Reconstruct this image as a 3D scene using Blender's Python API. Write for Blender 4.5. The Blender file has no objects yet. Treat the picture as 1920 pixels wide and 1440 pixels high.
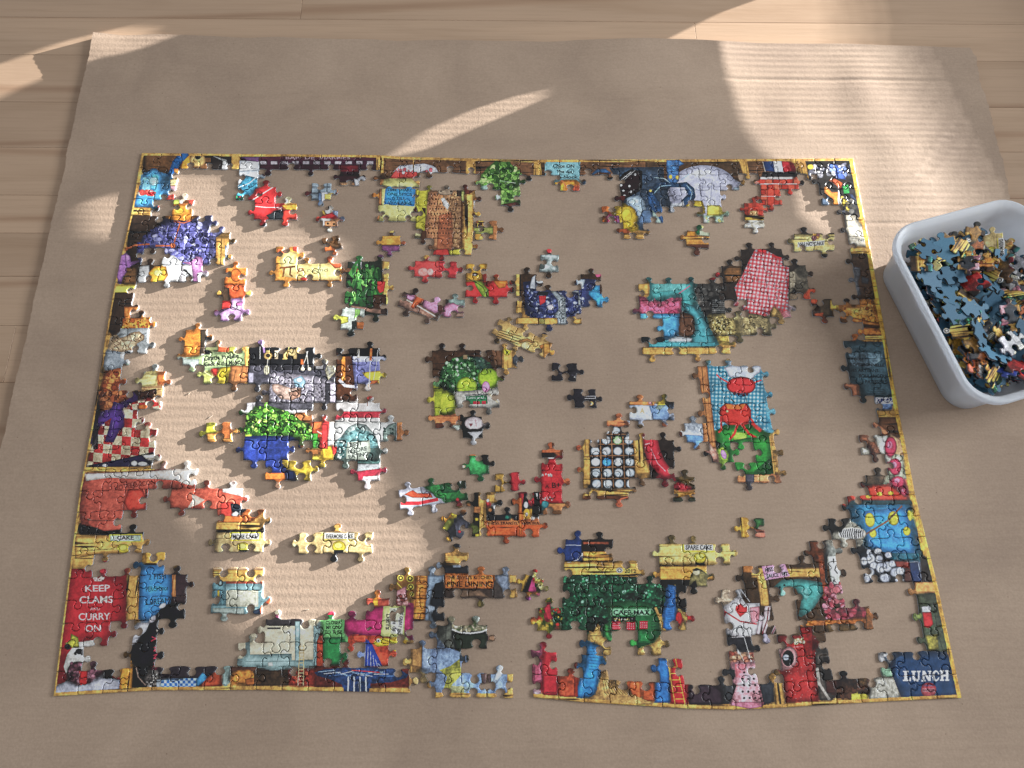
import bpy, math, random
import numpy as np
from mathutils import Matrix, Vector, Euler

# ------------------------------------------------------------------ camera
SC = bpy.context.scene
CAM_T = np.array([-.007, -.238, .662])
_rx, _ry, _rz = np.radians([20.38, -0.911, -0.35])
FPX = 1500.0
cam_d = bpy.data.cameras.new('camera')
cam_d.sensor_width = 36.0
cam_d.lens = FPX / 1920 * 36.0
cam_d.clip_start = 0.01
cam_d.clip_end = 100
cam = bpy.data.objects.new('camera', cam_d)
SC.collection.objects.link(cam)
cam.location = CAM_T
cam.rotation_euler = (_rx, _ry, _rz)
SC.camera = cam

# ------------------------------------------------------------------ light
SC.view_settings.view_transform = 'Standard'
SC.view_settings.look = 'None'
SC.view_settings.exposure = 0.08
SC.view_settings.gamma = 1.0
SUN_AZ, SUN_EL, SUN_D = math.radians(23.0), math.radians(6.6), 12.0
sun_dir = np.array([math.cos(SUN_AZ)*math.cos(SUN_EL), math.sin(SUN_AZ)*math.cos(SUN_EL), math.sin(SUN_EL)])
SUN_P = sun_dir*SUN_D
world = bpy.data.worlds.new("World")
SC.world = world
world.use_nodes = True
bg = world.node_tree.nodes['Background']
bg.inputs[0].default_value = (0.95, 0.965, 1.0, 1)      # soft light of the room
bg.inputs[1].default_value = 0.365
sp = bpy.data.lights.new('low_sun_spot', 'SPOT')       # low sun through the window, 12 m away
sp.energy = 44000
sp.color = (1.0, 0.98, 0.955)
sp.spot_size = math.radians(12)
sp.spot_blend = 0.1
sp.shadow_soft_size = 0.020
spo = bpy.data.objects.new('low_sun_spot', sp)
SC.collection.objects.link(spo)
spo.location = SUN_P
spo.rotation_euler = (Vector((0.05, 0.05, 0))-Vector(SUN_P)).to_track_quat('-Z', 'Y').to_euler()
wl = bpy.data.lights.new('window_skylight', 'AREA')    # the window's sky light
wl.shape = 'RECTANGLE'; wl.size = 1.1; wl.size_y = 0.9
wl.energy = 52
wl.color = (0.93, 0.97, 1.0)
wlo = bpy.data.objects.new('window_skylight', wl)
SC.collection.objects.link(wlo)
wlo.location = (2.4, 0.4, 1.3)
wlo.rotation_euler = (Vector((0, 0, 0))-Vector(wlo.location)).to_track_quat('-Z', 'Y').to_euler()

# ------------------------------------------------------------------ pixel <-> board plane
cx_, sx_, cy_, sy_, cz_, sz_ = np.cos(_rx), np.sin(_rx), np.cos(_ry), np.sin(_ry), np.cos(_rz), np.sin(_rz)
CR = np.array([[cz_, -sz_, 0], [sz_, cz_, 0], [0, 0, 1]]) @ np.array([[cy_, 0, sy_], [0, 1, 0], [-sy_, 0, cy_]]) @ np.array([[1, 0, 0], [0, cx_, -sx_], [0, sx_, cx_]])
def at(x, y, z=0.0):
    x = np.asarray(x, float); y = np.asarray(y, float)
    d = np.stack([(x-960)/FPX, -(y-720)/FPX, -np.ones_like(x)], -1) @ CR.T
    t = (z-CAM_T[2])/d[..., 2]
    return (CAM_T+d*t[..., None])[..., :2]
def topx(p):
    q = (np.asarray(p, float)-CAM_T) @ CR
    return 960+FPX*q[..., 0]/-q[..., 2], 720-FPX*q[..., 1]/-q[..., 2]
TH = 0.0020      # thickness of a puzzle piece

# ------------------------------------------------------------------ helpers
def link(o, parent=None):
    SC.collection.objects.link(o)
    if parent is not None: o.parent = parent
    return o
def tag(o, label=None, cat=None, group=None, kind=None):
    if label: o['label'] = label
    if cat: o['category'] = cat
    if group: o['group'] = group
    if kind: o['kind'] = kind
    return o
def empty(name, loc):
    e = bpy.data.objects.new(name, None)
    e.empty_display_size = 0.01
    e.location = loc
    return link(e)
def mesh_obj(name, verts, faces, mats, parent=None, fm=None, smooth=None):
    me = bpy.data.meshes.new(name)
    me.from_pydata([tuple(map(float, v)) for v in verts], [], faces)
    for m in (mats if isinstance(mats, (list, tuple)) else [mats]): me.materials.append(m)
    if fm is not None: me.polygons.foreach_set('material_index', fm)
    if smooth is not None: me.polygons.foreach_set('use_smooth', [smooth]*len(faces))
    me.update()
    return link(bpy.data.objects.new(name, me), parent)
def mat(name, col=(.5, .5, .5), rough=.6, spec=.5):
    m = bpy.data.materials.new(name)
    m.use_nodes = True
    nt = m.node_tree
    b = nt.nodes['Principled BSDF']
    b.inputs['Base Color'].default_value = (*col, 1)
    b.inputs['Roughness'].default_value = rough
    b.inputs['Specular IOR Level'].default_value = spec
    return m, nt, b
def node(nt, t, **kw):
    n = nt.nodes.new(t)
    for k, v in kw.items():
        if k in n.inputs: n.inputs[k].default_value = v
        else: setattr(n, k, v)
    return n
def ramp(nt, fac, stops):
    r = nt.nodes.new('ShaderNodeValToRGB')
    e = r.color_ramp.elements
    while len(e) < len(stops): e.new(0.5)
    for k, (p, c) in enumerate(stops):
        e[k].position = p; e[k].color = (*c, 1)
    nt.links.new(fac, r.inputs[0])
    return r.outputs[0]
def mixc(nt, fac, a, b, mode='MIX'):
    m = nt.nodes.new('ShaderNodeMix'); m.data_type = 'RGBA'; m.blend_type = mode
    for s, v in ((0, fac), (6, a), (7, b)):
        if hasattr(v, 'links') or hasattr(v, 'is_linked'): nt.links.new(v, m.inputs[s])
        else: m.inputs[s].default_value = v if s == 0 else (*v, 1)
    return m.outputs[2]
def noise(nt, vec, scale, detail=3, rough=.55, dist=0):
    n = node(nt, 'ShaderNodeTexNoise')
    n.inputs['Scale'].default_value = scale; n.inputs['Detail'].default_value = detail
    n.inputs['Roughness'].default_value = rough; n.inputs['Distortion'].default_value = dist
    if vec is not None: nt.links.new(vec, n.inputs['Vector'])
    return n.outputs[0]
def mapping(nt, vec, scale=(1, 1, 1), loc=(0, 0, 0), rot=(0, 0, 0)):
    m = node(nt, 'ShaderNodeMapping')
    m.inputs['Scale'].default_value = scale; m.inputs['Location'].default_value = loc
    m.inputs['Rotation'].default_value = rot
    nt.links.new(vec, m.inputs['Vector'])
    return m.outputs[0]
def bump(nt, b, h, strength, dist):
    n = node(nt, 'ShaderNodeBump')
    n.inputs['Strength'].default_value = strength; n.inputs['Distance'].default_value = dist
    nt.links.new(h, n.inputs['Height']); nt.links.new(n.outputs[0], b.inputs['Normal'])

# ------------------------------------------------------------------ materials
def m_wood():
    m, nt, b = mat('oiled beech', rough=.42, spec=.4)
    g = node(nt, 'ShaderNodeNewGeometry').outputs['Position']
    oi = node(nt, 'ShaderNodeObjectInfo').outputs['Random']
    cmb = node(nt, 'ShaderNodeCombineXYZ')
    mul = node(nt, 'ShaderNodeMath', operation='MULTIPLY'); nt.links.new(oi, mul.inputs[0]); mul.inputs[1].default_value = 37.0
    nt.links.new(mul.outputs[0], cmb.inputs[1]); nt.links.new(mul.outputs[0], cmb.inputs[2])
    add = node(nt, 'ShaderNodeVectorMath', operation='ADD'); nt.links.new(g, add.inputs[0]); nt.links.new(cmb.outputs[0], add.inputs[1])
    v = add.outputs[0]
    big = noise(nt, mapping(nt, v, (2.0, 13, 1)), 1.5, 3, .5, .9)
    fine = noise(nt, mapping(nt, v, (9, 330, 1)), 1.0, 5, .7, .3)
    ray = noise(nt, mapping(nt, v, (60, 900, 1)), 1.0, 2, .6)
    c = ramp(nt, big, [(.25, (.46, .315, .21)), (.5, (.53, .375, .26)), (.75, (.57, .40, .275))])
    wv = node(nt, 'ShaderNodeTexWave', bands_direction='Y')
    wv.inputs['Scale'].default_value = 1.1; wv.inputs['Distortion'].default_value = 5.5; wv.inputs['Detail'].default_value = 1.5
    wv.inputs['Detail Scale'].default_value = .9
    nt.links.new(mapping(nt, v, (.7, 4.2, 1)), wv.inputs['Vector'])
    lines = ramp(nt, wv.outputs['Fac'], [(0, (.62, .50, .43)), (.018, (.82, .74, .69)), (.07, (1, 1, 1)), (1, (1, 1, 1))])
    c = mixc(nt, .5, c, lines, 'MULTIPLY')
    f2 = ramp(nt, fine, [(.3, (.86, .84, .82)), (.5, (1, 1, 1)), (.7, (1.05, 1.05, 1.05))])
    c = mixc(nt, .8, c, f2, 'MULTIPLY')
    tint = ramp(nt, oi, [(0, (.90, .88, .86)), (.5, (.97, .96, .94)), (1, (1.05, 1.03, 1.0))])
    c = mixc(nt, 1.0, c, tint, 'MULTIPLY')
    nt.links.new(c, b.inputs['Base Color'])
    bump(nt, b, ray, .25, .0004)
    return m
def m_card(name='brown cardboard', k=1.0):
    m, nt, b = mat(name, rough=.72, spec=.28)
    v = node(nt, 'ShaderNodeNewGeometry').outputs['Position']
    n1 = noise(nt, v, 9, 5, .55, .6)
    n2 = noise(nt, v, 520, 2, .6)
    n3 = noise(nt, mapping(nt, v, (90, 700, 1)), 1.0, 3, .6)
    c = ramp(nt, n1, [(.3, (.392*k, .290*k, .218*k)), (.5, (.452*k, .337*k, .251*k)), (.7, (.503*k, .378*k, .283*k))])
    c = mixc(nt, .7, c, ramp(nt, n2, [(.25, (.86, .85, .84)), (.7, (1.06, 1.06, 1.06))]), 'MULTIPLY')
    c = mixc(nt, .6, c, ramp(nt, n3, [(.3, (.92, .91, .90)), (.7, (1.04, 1.04, 1.04))]), 'MULTIPLY')
    # dark and pale flecks of recycled fibre
    vo = node(nt, 'ShaderNodeTexVoronoi'); vo.inputs['Scale'].default_value = 64
    nt.links.new(v, vo.inputs['Vector'])
    fl = ramp(nt, vo.outputs['Distance'], [(0, (.30, .26, .23)), (.022, (.5, .45, .4)), (.04, (1, 1, 1)), (1, (1, 1, 1))])
    c = mixc(nt, .8, c, fl, 'MULTIPLY')
    v2 = node(nt, 'ShaderNodeTexVoronoi'); v2.inputs['Scale'].default_value = 40
    nt.links.new(mapping(nt, v, (1, 1.7, 1), (3, 5, 0)), v2.inputs['Vector'])
    f3 = ramp(nt, v2.outputs['Distance'], [(0, (1.5, 1.5, 1.5)), (.022, (1.3, 1.3, 1.3)), (.03, (1, 1, 1)), (1, (1, 1, 1))])
    c = mixc(nt, .7, c, f3, 'MULTIPLY')
    v3 = node(nt, 'ShaderNodeTexVoronoi'); v3.inputs['Scale'].default_value = 16
    nt.links.new(mapping(nt, v, (1.0, 4.5, 1), (7, 2, 0), (0, 0, .5)), v3.inputs['Vector'])
    f4 = ramp(nt, v3.outputs['Distance'], [(0, (.70, .68, .66)), (.02, (.85, .84, .83)), (.035, (1, 1, 1)), (1, (1, 1, 1))])
    c = mixc(nt, .6, c, f4, 'MULTIPLY')
    sc2 = noise(nt, mapping(nt, v, (3, 30, 1), (1, 4, 0), (0, 0, .4)), 1.0, 6, .7, 1.5)
    c = mixc(nt, .8, c, ramp(nt, sc2, [(.36, (.95, .945, .94)), (.46, (1, 1, 1)), (.62, (1, 1, 1)), (.72, (1.06, 1.06, 1.06))]), 'MULTIPLY')
    nt.links.new(c, b.inputs['Base Color'])
    h = node(nt, 'ShaderNodeMath', operation='ADD')
    nt.links.new(n2, h.inputs[0]); nt.links.new(noise(nt, mapping(nt, v, (260, 170, 1)), 1.0, 3, .6), h.inputs[1])
    bump(nt, b, h.outputs[0], .55, .00024)
    return m
M_WOOD, M_CARD = m_wood(), m_card()
M_CARD_EDGE = m_card('torn cardboard edge', .85)
M_GLUE = mat('dark joint', (.24, .16, .11), .8)[0]
def m_plastic():
    m, nt, b = mat('milky white plastic', (.8, .86, .92), .3, .5)
    v = node(nt, 'ShaderNodeNewGeometry').outputs['Position']
    c = ramp(nt, noise(nt, v, 30, 3), [(.3, (.83, .86, .90)), (.7, (.87, .90, .93))])
    nt.links.new(c, b.inputs['Base Color'])
    b.inputs['Subsurface Weight'].default_value = .0
    b.inputs['Subsurface Radius'].default_value = (.008, .008, .008)
    b.inputs['Subsurface Scale'].default_value = 1.0
    bump(nt, b, noise(nt, v, 900, 2), .08, .0002)
    tr = node(nt, 'ShaderNodeBsdfTranslucent'); tr.inputs['Color'].default_value = (.90, .94, 1.0, 1)
    mx = node(nt, 'ShaderNodeMixShader'); mx.inputs[0].default_value = .48
    nt.links.new(b.outputs[0], mx.inputs[1]); nt.links.new(tr.outputs[0], mx.inputs[2])
    nt.links.new(mx.outputs[0], nt.nodes['Material Output'].inputs['Surface'])
    return m
M_TUB = m_plastic()
def m_side():
    m, nt, b = mat('grey puzzle board edge', rough=.75)
    v = node(nt, 'ShaderNodeNewGeometry').outputs['Position']
    c = ramp(nt, noise(nt, mapping(nt, v, (900, 900, 3500)), 1.0, 2), [(.3, (.32, .37, .42)), (.7, (.52, .56, .60))])
    nt.links.new(c, b.inputs['Base Color'])
    return m
M_SIDE = m_side()
def m_back():
    m, nt, b = mat('blue puzzle back', rough=.6)
    v = node(nt, 'ShaderNodeTexCoord').outputs['Object']
    c = ramp(nt, noise(nt, v, 700, 3), [(.3, (.075, .205, .32)), (.7, (.115, .27, .39))])
    oi = node(nt, 'ShaderNodeObjectInfo').outputs['Random']
    c = mixc(nt, 1.0, c, ramp(nt, oi, [(0, (.35, .40, .45)), (1, (1.1, 1.1, 1.1))]), 'MULTIPLY')
    nt.links.new(c, b.inputs['Base Color'])
    bump(nt, b, noise(nt, v, 1800, 2), .3, .0002)
    return m
M_BACK = m_back()
M_SCREEN = mat('grey sun patch screen', (.42, .41, .40), .8)[0]

# ------------------------------------------------------------------ table of glued beech staves
table = empty('wooden_table', (0, 0, -.0045))
tag(table, 'beech table top of glued staves under the cardboard sheet', 'table')
rng = random.Random(5)
def box(x0, x1, y0, y1, z0, z1, ch=.0004):
    v = [(x0, y0, z0), (x1, y0, z0), (x1, y1, z0), (x0, y1, z0),
         (x0, y0, z1-ch), (x1, y0, z1-ch), (x1, y1, z1-ch), (x0, y1, z1-ch),
         (x0+ch, y0+ch, z1), (x1-ch, y0+ch, z1), (x1-ch, y1-ch, z1), (x0+ch, y1-ch, z1)]
    f = [(3, 2, 1, 0), (0, 1, 5, 4), (1, 2, 6, 5), (2, 3, 7, 6), (3, 0, 4, 7), (4, 5, 9, 8), (5, 6, 10, 9), (6, 7, 11, 10), (7, 4, 8, 11), (8, 9, 10, 11)]
    return v, f
core_v, core_f = box(-.85, .72, -.62, .62, -.03, -.0011)
mesh_obj('core', core_v, core_f, M_GLUE, table)
y = -.62
while y < .615:
    w = rng.choice([.042, .046, .05, .055, .06])
    y2 = min(y+w, .62)
    x = -.85-rng.random()*.4
    while x < .72:
        ln = rng.uniform(.45, .9)
        a, b_ = max(x, -.85), min(x+ln, .72)
        if b_-a > .02:
            v, f = box(a+.0001, b_-.0001, y+.0001, y2-.0001, -.001, rng.uniform(-.00006, 0), .00025)
            mesh_obj('stave', v, f, M_WOOD, table)
        x += ln
    y = y2
v, f = box(-.83, -.75, -.60, -.52, -.72, -.0302)
leg0 = mesh_obj('leg', v, f, M_WOOD, table)
for dx, dy in ((1.45, 0), (0, 1.12), (1.45, 1.12)):
    l = leg0.copy(); l.location = (dx, dy, 0); link(l, table)

# ------------------------------------------------------------------ cardboard sheet
def sm(x, a, b):
    t = np.clip((x-a)/(b-a), 0, 1); return t*t*(3-2*t)
def board():
    nx, ny = 150, 760
    R = np.random.RandomState(3)
    def wob(n, amp, k):
        q = np.interp(np.linspace(0, 1, n), np.linspace(0, 1, k), R.randn(k)*amp)
        return q
    ys = np.linspace(-.40, .393, ny)
    xl = -.4285+wob(ny, .0005, 40)+wob(ny, .00025, 260)
    xr = .4945+wob(ny, .0010, 34)+wob(ny, .0005, 260)
    xr -= .010*np.exp(-((ys-.33)/.014)**2)*0+.004*sm(ys, .375, .393)
    u = np.linspace(0, 1, nx)
    X = xl[:, None]*(1-u)+xr[:, None]*u
    topw = wob(nx, .0010, 30)+.0035*(1-u)*np.exp(-((u-.0)/.25)**2)-.002*sm(u, .93, 1)
    Y = ys[:, None]+topw[None]*sm(ys, .3, .393)[:, None]-.004*u[None]*sm(ys, .0, .393)[:, None]
    inside = (1-sm(np.abs(X), .350, .44))*(1-sm(np.abs(Y), .250, .33))
    pit = 2*np.pi/.0072
    fl = (.00009*np.sin(Y*pit)+.00003*np.sin(Y*pit*.5+1))*(1+.5*np.sin(X*37+Y*61)*np.sin(X*23-Y*17+2))
    lowr = np.zeros_like(X)
    for k in range(26):
        a = R.rand()*6.28; wl_ = R.uniform(.05, .16); ph = R.rand()*6.28
        lowr += np.sin((X*np.cos(a)+Y*np.sin(a))*2*np.pi/wl_+ph)*wl_
    lowr *= .0011/3.2
    bumpz = .0075*np.exp(-((X-.155)/.075)**2-((Y-.43)/.12)**2)
    bumpz += .0030*np.exp(-((X-.36)/.045)**2-((Y-.22)/.12)**2)*sm(X, .33, .38)
    bumpz += .0025*np.exp(-((X+.44)/.035)**2-((Y-.40)/.03)**2)
    crease = -.0005*np.exp(-((Y-.173)/.0022)**2)*sm(X, .32, .36)-.0004*np.exp(-((Y-.343)/.0022)**2)*sm(X, .14, .2)
    pa, pb = np.array(at(1728, 335)), np.array(at(1795, 235)); ab = pb-pa; tt = np.clip(((X-pa[0])*ab[0]+(Y-pa[1])*ab[1])/(ab@ab), 0, 1)
    dd = np.hypot(X-pa[0]-ab[0]*tt, Y-pa[1]-ab[1]*tt)
    crease += -.0007*np.exp(-(dd/.0022)**2)+.0004*np.exp(-(dd/.006)**2)
    Rq = np.random.RandomState(8)
    for k in range(34):
        gx, gy, gs = Rq.uniform(.25, .49), Rq.uniform(.17, .39), Rq.uniform(.007, .02)
        crease += Rq.uniform(-1, 1)*.028*gs*np.exp(-((X-gx)**2+(Y-gy)**2)/gs**2)*sm(X, .2, .3)*sm(np.maximum(X-.352, Y-.252), .0, .02)
    Z = fl*(.55+.45*(1-inside))+(lowr*.4*(1-sm(Y, .34, .39)*.8)+bumpz+.0006)*(1-inside)+crease
    flat = (np.abs(X) < .352) & (np.abs(Y) < .252)
    Z = np.where(flat, np.minimum(Z, 0.0001), Z)
    # small fan-out of flaps under the tub stays flat
    top = np.stack([X, Y, Z], -1)
    tub = np.exp(-(((X-.43)/.10)**4+((Y-.05)/.13)**4)); top[..., 2] *= (1-.9*tub)
    ok = top.reshape(-1, 3)
    faces = []
    idx = np.arange(nx*ny).reshape(ny, nx)
    q = np.stack([idx[:-1, :-1], idx[:-1, 1:], idx[1:, 1:], idx[1:, :-1]], -1).reshape(-1, 4)
    ring = np.concatenate([idx[0, :], idx[1:, -1], idx[-1, -2::-1], idx[-2:0:-1, 0]])
    bot = ok[ring].copy(); bot[:, 2] = -.0043
    mid = ok[ring].copy(); mid[:, 2] -= .0006
    rr = np.arange(len(ring)); cen = ok[ring].mean(0)
    d = mid[:, :2]-cen[:2]; mid[:, :2] -= d/np.linalg.norm(d, axis=1)[:, None]*(.0001+.0004*R.rand(len(ring))[:, None])
    bot[:, :2] -= d/np.linalg.norm(d, axis=1)[:, None]*(.0002+.0006*R.rand(len(ring))[:, None])
    base = len(ok)
    n = len(ring)
    verts = np.concatenate([ok, mid, bot, ok[ring]])
    nxt = (rr+1) % n
    s1 = np.stack([base+2*n+nxt, base+2*n+rr, base+rr, base+nxt], -1)
    s2 = np.stack([base+nxt, base+rr, base+n+rr, base+n+nxt], -1)
    me = bpy.data.meshes.new('cardboard_sheet')
    F = np.concatenate([q, s1, s2])
    me.vertices.add(len(verts)); me.vertices.foreach_set('co', verts.ravel())
    me.loops.add(F.size); me.loops.foreach_set('vertex_index', F.ravel().astype(np.int32))
    me.polygons.add(len(F)); me.polygons.foreach_set('loop_start', np.arange(0, F.size, 4, dtype=np.int32))
    me.materials.append(M_CARD); me.materials.append(M_CARD_EDGE)
    me.polygons.foreach_set('material_index', np.r_[np.zeros(len(q), np.int32), np.ones(len(s1)+len(s2), np.int32)])
    me.polygons.foreach_set('use_smooth', np.r_[np.ones(len(q), bool), np.zeros(len(s1)+len(s2), bool)])
    me.update(calc_edges=True); me.validate()
    return link(bpy.data.objects.new('cardboard_sheet', me))
tag(board(), 'large flat brown corrugated cardboard sheet lying on the wooden table under the puzzle', 'cardboard')

# ------------------------------------------------------------------ added cut-out screen, unseen at the right, its holes shaped for the sun patches
SX = 0.80
def to_screen(p):
    p = np.array([p[0], p[1], 0.0]); d = SUN_P-p; t = (SX-p[0])/d[0]; q = p+d*t
    return q[1], q[2]
PATCH = [  # where sun reaches the board, in photo pixels
 [(1290, 60), (1320, 130), (1362, 200), (1420, 275), (1475, 320), (1492, 350), (1500, 400), (1545, 440), (1640, 520), (1875, 540), (1895, 400), (1842, 300), (1785, 190), (1734, 90), (1722, -20), (1715, -110), (1410, 0)],
 [(728, 294), (800, 244), (880, 208), (950, 186), (1004, 175), (1008, 190), (958, 212), (882, 244), (795, 282)],
 [(-60, 206), (20, 180), (100, 142), (160, 116), (240, 100), (330, 66), (350, 30), (300, 26), (180, 54), (90, 88), (0, 114), (-60, 132)],
 [(146, 388), (172, 372), (215, 366), (262, 362), (262, 420), (215, 450), (162, 438)],
 [(285, 335), (330, 322), (415, 330), (440, 364), (486, 384), (528, 420), (594, 440), (640, 462), (655, 540), (640, 610), (612, 640), (622, 700), (640, 790), (690, 850), (712, 900), (732, 950), (795, 1000), (808, 1055), (770, 1078), (705, 1112), (645, 1162), (560, 1186), (470, 1180), (430, 1150), (410, 1090), (425, 1040), (395, 1000), (345, 960), (320, 905), (285, 880), (262, 800), (262, 700), (240, 640), (225, 600), (215, 560), (262, 520), (280, 440)],
]
B0 = [(1585, -110), (1592, -20), (1604, 90), (1655, 190), (1712, 300), (1765, 400), (1745, 540)]
def _band(o0, o1): return [(x+o0, y) for x, y in B0]+[(x+o1, y) for x, y in B0[::-1]]
HALVES = [(_band(0, 26), .80), (_band(26, 52), .62), (_band(52, 78), .45), (_band(78, 104), .30), (_band(104, 160), .16)]     # ever denser slats
def screen():
    cu = bpy.data.curves.new('sun_patch_screen', 'CURVE')
    cu.dimensions = '2D'; cu.fill_mode = 'BOTH'; cu.extrude = .0001
    def spl(pts):
        s = cu.splines.new('POLY'); s.points.add(len(pts)-1); s.use_cyclic_u = True
        for k, (a, b_) in enumerate(pts): s.points[k].co = (a, b_, 0, 1)
    spl([(-.70, -.03), (1.35, -.03), (1.35, .20), (-.70, .20)])
    for poly in PATCH:
        pl = at([p[0] for p in poly], [p[1] for p in poly])
        spl([to_screen(p) for p in pl])
    ob = bpy.data.objects.new('tmp', cu); SC.collection.objects.link(ob)
    dg = bpy.context.evaluated_depsgraph_get(); dg.update()
    me = bpy.data.meshes.new_from_object(ob.evaluated_get(dg))
    bpy.data.objects.remove(ob)
    me.name = 'sun_patch_screen'
    me.materials.clear(); me.materials.append(M_SCREEN)
    me.transform(Matrix(((0, 0, 1, SX), (1, 0, 0, 0), (0, 1, 0, 0), (0, 0, 0, 1))))
    sc = link(bpy.data.objects.new('sun_patch_screen', me))
    # fine slats added across one side of the large opening to half shade the right
    V, F = [], []
    for poly, op in HALVES:
        hz = [to_screen(p) for p in at([p[0] for p in poly], [p[1] for p in poly])]
        zz = [p[1] for p in hz]; z = .0007*math.floor(min(zz)/.0007)
        while z < max(zz):
            ys_ = []; zm = z+.0003
            for k in range(len(hz)):
                (a0, b0), (a1, b1) = hz[k], hz[(k+1) % len(hz)]
                if (b0 > zm) != (b1 > zm): ys_.append(a0+(zm-b0)/(b1-b0)*(a1-a0))
            ys_.sort()
            for a0, a1 in zip(ys_[::2], ys_[1::2]):
                n = len(V); V += [(SX, a0, z), (SX, a1, z), (SX, a1, z+.0007*(1-op)), (SX, a0, z+.0007*(1-op))]; F.append((n, n+1, n+2, n+3))
            z += .0007
    sl = mesh_obj('slats', V, F, M_SCREEN, sc); sl['kind'] = 'stuff'
    return sc
tag(screen(), 'added grey cut-out screen shaping the sun patches, unseen beyond the right table edge', 'screen')

# ------------------------------------------------------------------ white tub
TU = math.radians(16.3)
tu, tv = np.array([math.cos(TU), math.sin(TU)]), np.array([-math.sin(TU), math.cos(TU)])
TUB_H = .052
U0, U1, V0, V1 = .357, .497, -.1415, .0352      # outer rim extents along tu, tv
tubc = tu*(U0+U1)/2+tv*(V0+V1)/2
def rrect(hw, hh, r, z, n=9):
    out = []
    for cx, cy, a0 in ((hw-r, hh-r, 0), (-hw+r, hh-r, 90), (-hw+r, -hh+r, 180), (hw-r, -hh+r, 270)):
        for k in range(n):
            a = math.radians(a0+90*k/(n-1)); out.append((cx+r*math.cos(a), cy+r*math.sin(a), z))
    return out
def tub():
    hw, hh = (U1-U0)/2, (V1-V0)/2
    H = TUB_H
    prof = [(-.0148, .018, .0005), (-.0130, .020, 0.0), (-.0118, .021, .0012), (-.0105, .022, .010), (-.0062, .025, H-.010), (-.0046, .026, H-.0062), (-.0016, .028, H-.0060), (-.0002, .0295, H-.0052), (0, .0295, H-.0022),
            (-.0006, .029, H-.0006), (-.0016, .028, H), (-.0026, .027, H-.0004), (-.0040, .026, H-.0014), (-.0056, .025, H-.0022), (-.0074, .0245, H-.0050),
            (-.0120, .0210, .010), (-.0134, .020, .0045), (-.0165, .017, .0022), (-.024, .012, .0016)]
    vs, fs = [], []
    for off, r, z in prof: vs += rrect(hw+off, hh+off, r, z)
    n = 36
    for k in range(len(prof)-1):
        for j in range(n):
            a, b_ = k*n+j, k*n+(j+1) % n
            fs.append((a, b_, b_+n, a+n))
    fs.append(tuple(range((len(prof)-1)*n, len(prof)*n)))
    fs.append(tuple(reversed(range(n))))
    o = mesh_obj('plastic_tub', vs, fs, M_TUB, None, None, True)
    o.location = (tubc[0], tubc[1], 0.0003)
    o.rotation_euler = (0, 0, TU)
    return o
tag(tub(), 'white rectangular plastic tub with rounded corners holding the loose pieces', 'plastic tub')

# ------------------------------------------------------------------ the printed picture (drawn by code, in board coordinates)
CX0, CY0, CPM = -.372, -.272, 3400.0            # canvas origin and pixels per metre
CW, CH = int(.744*CPM), int(.544*CPM)
NR = np.random.RandomState(11)
def nfield(h, w, cell):
    a = NR.rand(int(h/cell)+3, int(w/cell)+3).astype(np.float32)
    yy = np.arange(h)/cell; xx = np.arange(w)/cell
    y0 = yy.astype(int); x0 = xx.astype(int); fy = (yy-y0)[:, None]; fx = (xx-x0)[None]
    fy = fy*fy*(3-2*fy); fx = fx*fx*(3-2*fx)
    r0 = a[y0]; r1 = a[y0+1]
    return ((r0[:, x0]*(1-fx)+r0[:, x0+1]*fx)*(1-fy)+(r1[:, x0]*(1-fx)+r1[:, x0+1]*fx)*fy).astype(np.float32)-.5
NF = nfield(CH, CW, 60)*.7+nfield(CH, CW, 22)*.8+nfield(CH, CW, 8)*.8+nfield(CH, CW, 3)*.7
def grain(v):
    h, w = (CH, CW) if not v else (CW, CH)
    q = h//6+3
    a = NR.rand(q, w//90+3).astype(np.float32); b = NR.rand(h//3+3, w//60+3).astype(np.float32)
    def up(a, cy, cx):
        yy = np.arange(h)/cy; xx = np.arange(w)/cx; y0 = yy.astype(int); x0 = xx.astype(int)
        fy = (yy-y0)[:, None]; fx = (xx-x0)[None]
        r0 = a[y0]; r1 = a[y0+1]
        return (r0[:, x0]*(1-fx)+r0[:, x0+1]*fx)*(1-fy)+(r1[:, x0]*(1-fx)+r1[:, x0+1]*fx)*fy
    g = up(a, 6, 90)*.7+up(b, 3, 60)*.5
    g = np.where(g > .80, (g-.80)*4, 0)+(.5-g)*.0+np.abs(g-.6)*.15
    return (g if not v else g.T).astype(np.float32)
GH, GV = grain(False), grain(True)
IMG = np.empty((CH, CW, 3), np.float32); PAINTED = np.zeros((CH, CW), bool)
def hx(c): return np.array([int(c[k:k+2], 16)/255 for k in (0, 2, 4)], np.float32)
_o = [0., 0., 1.]
def O(x, y, s=4.8): _o[:] = [x, y, s]
def cv(pts):
    p = np.asarray(pts, float).reshape(-1, 2)/_o[2]+np.array(_o[:2])
    w = at(p[:, 0], p[:, 1], TH)
    return np.stack([(w[:, 0]-CX0)*CPM, (w[:, 1]-CY0)*CPM], 1)
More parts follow.
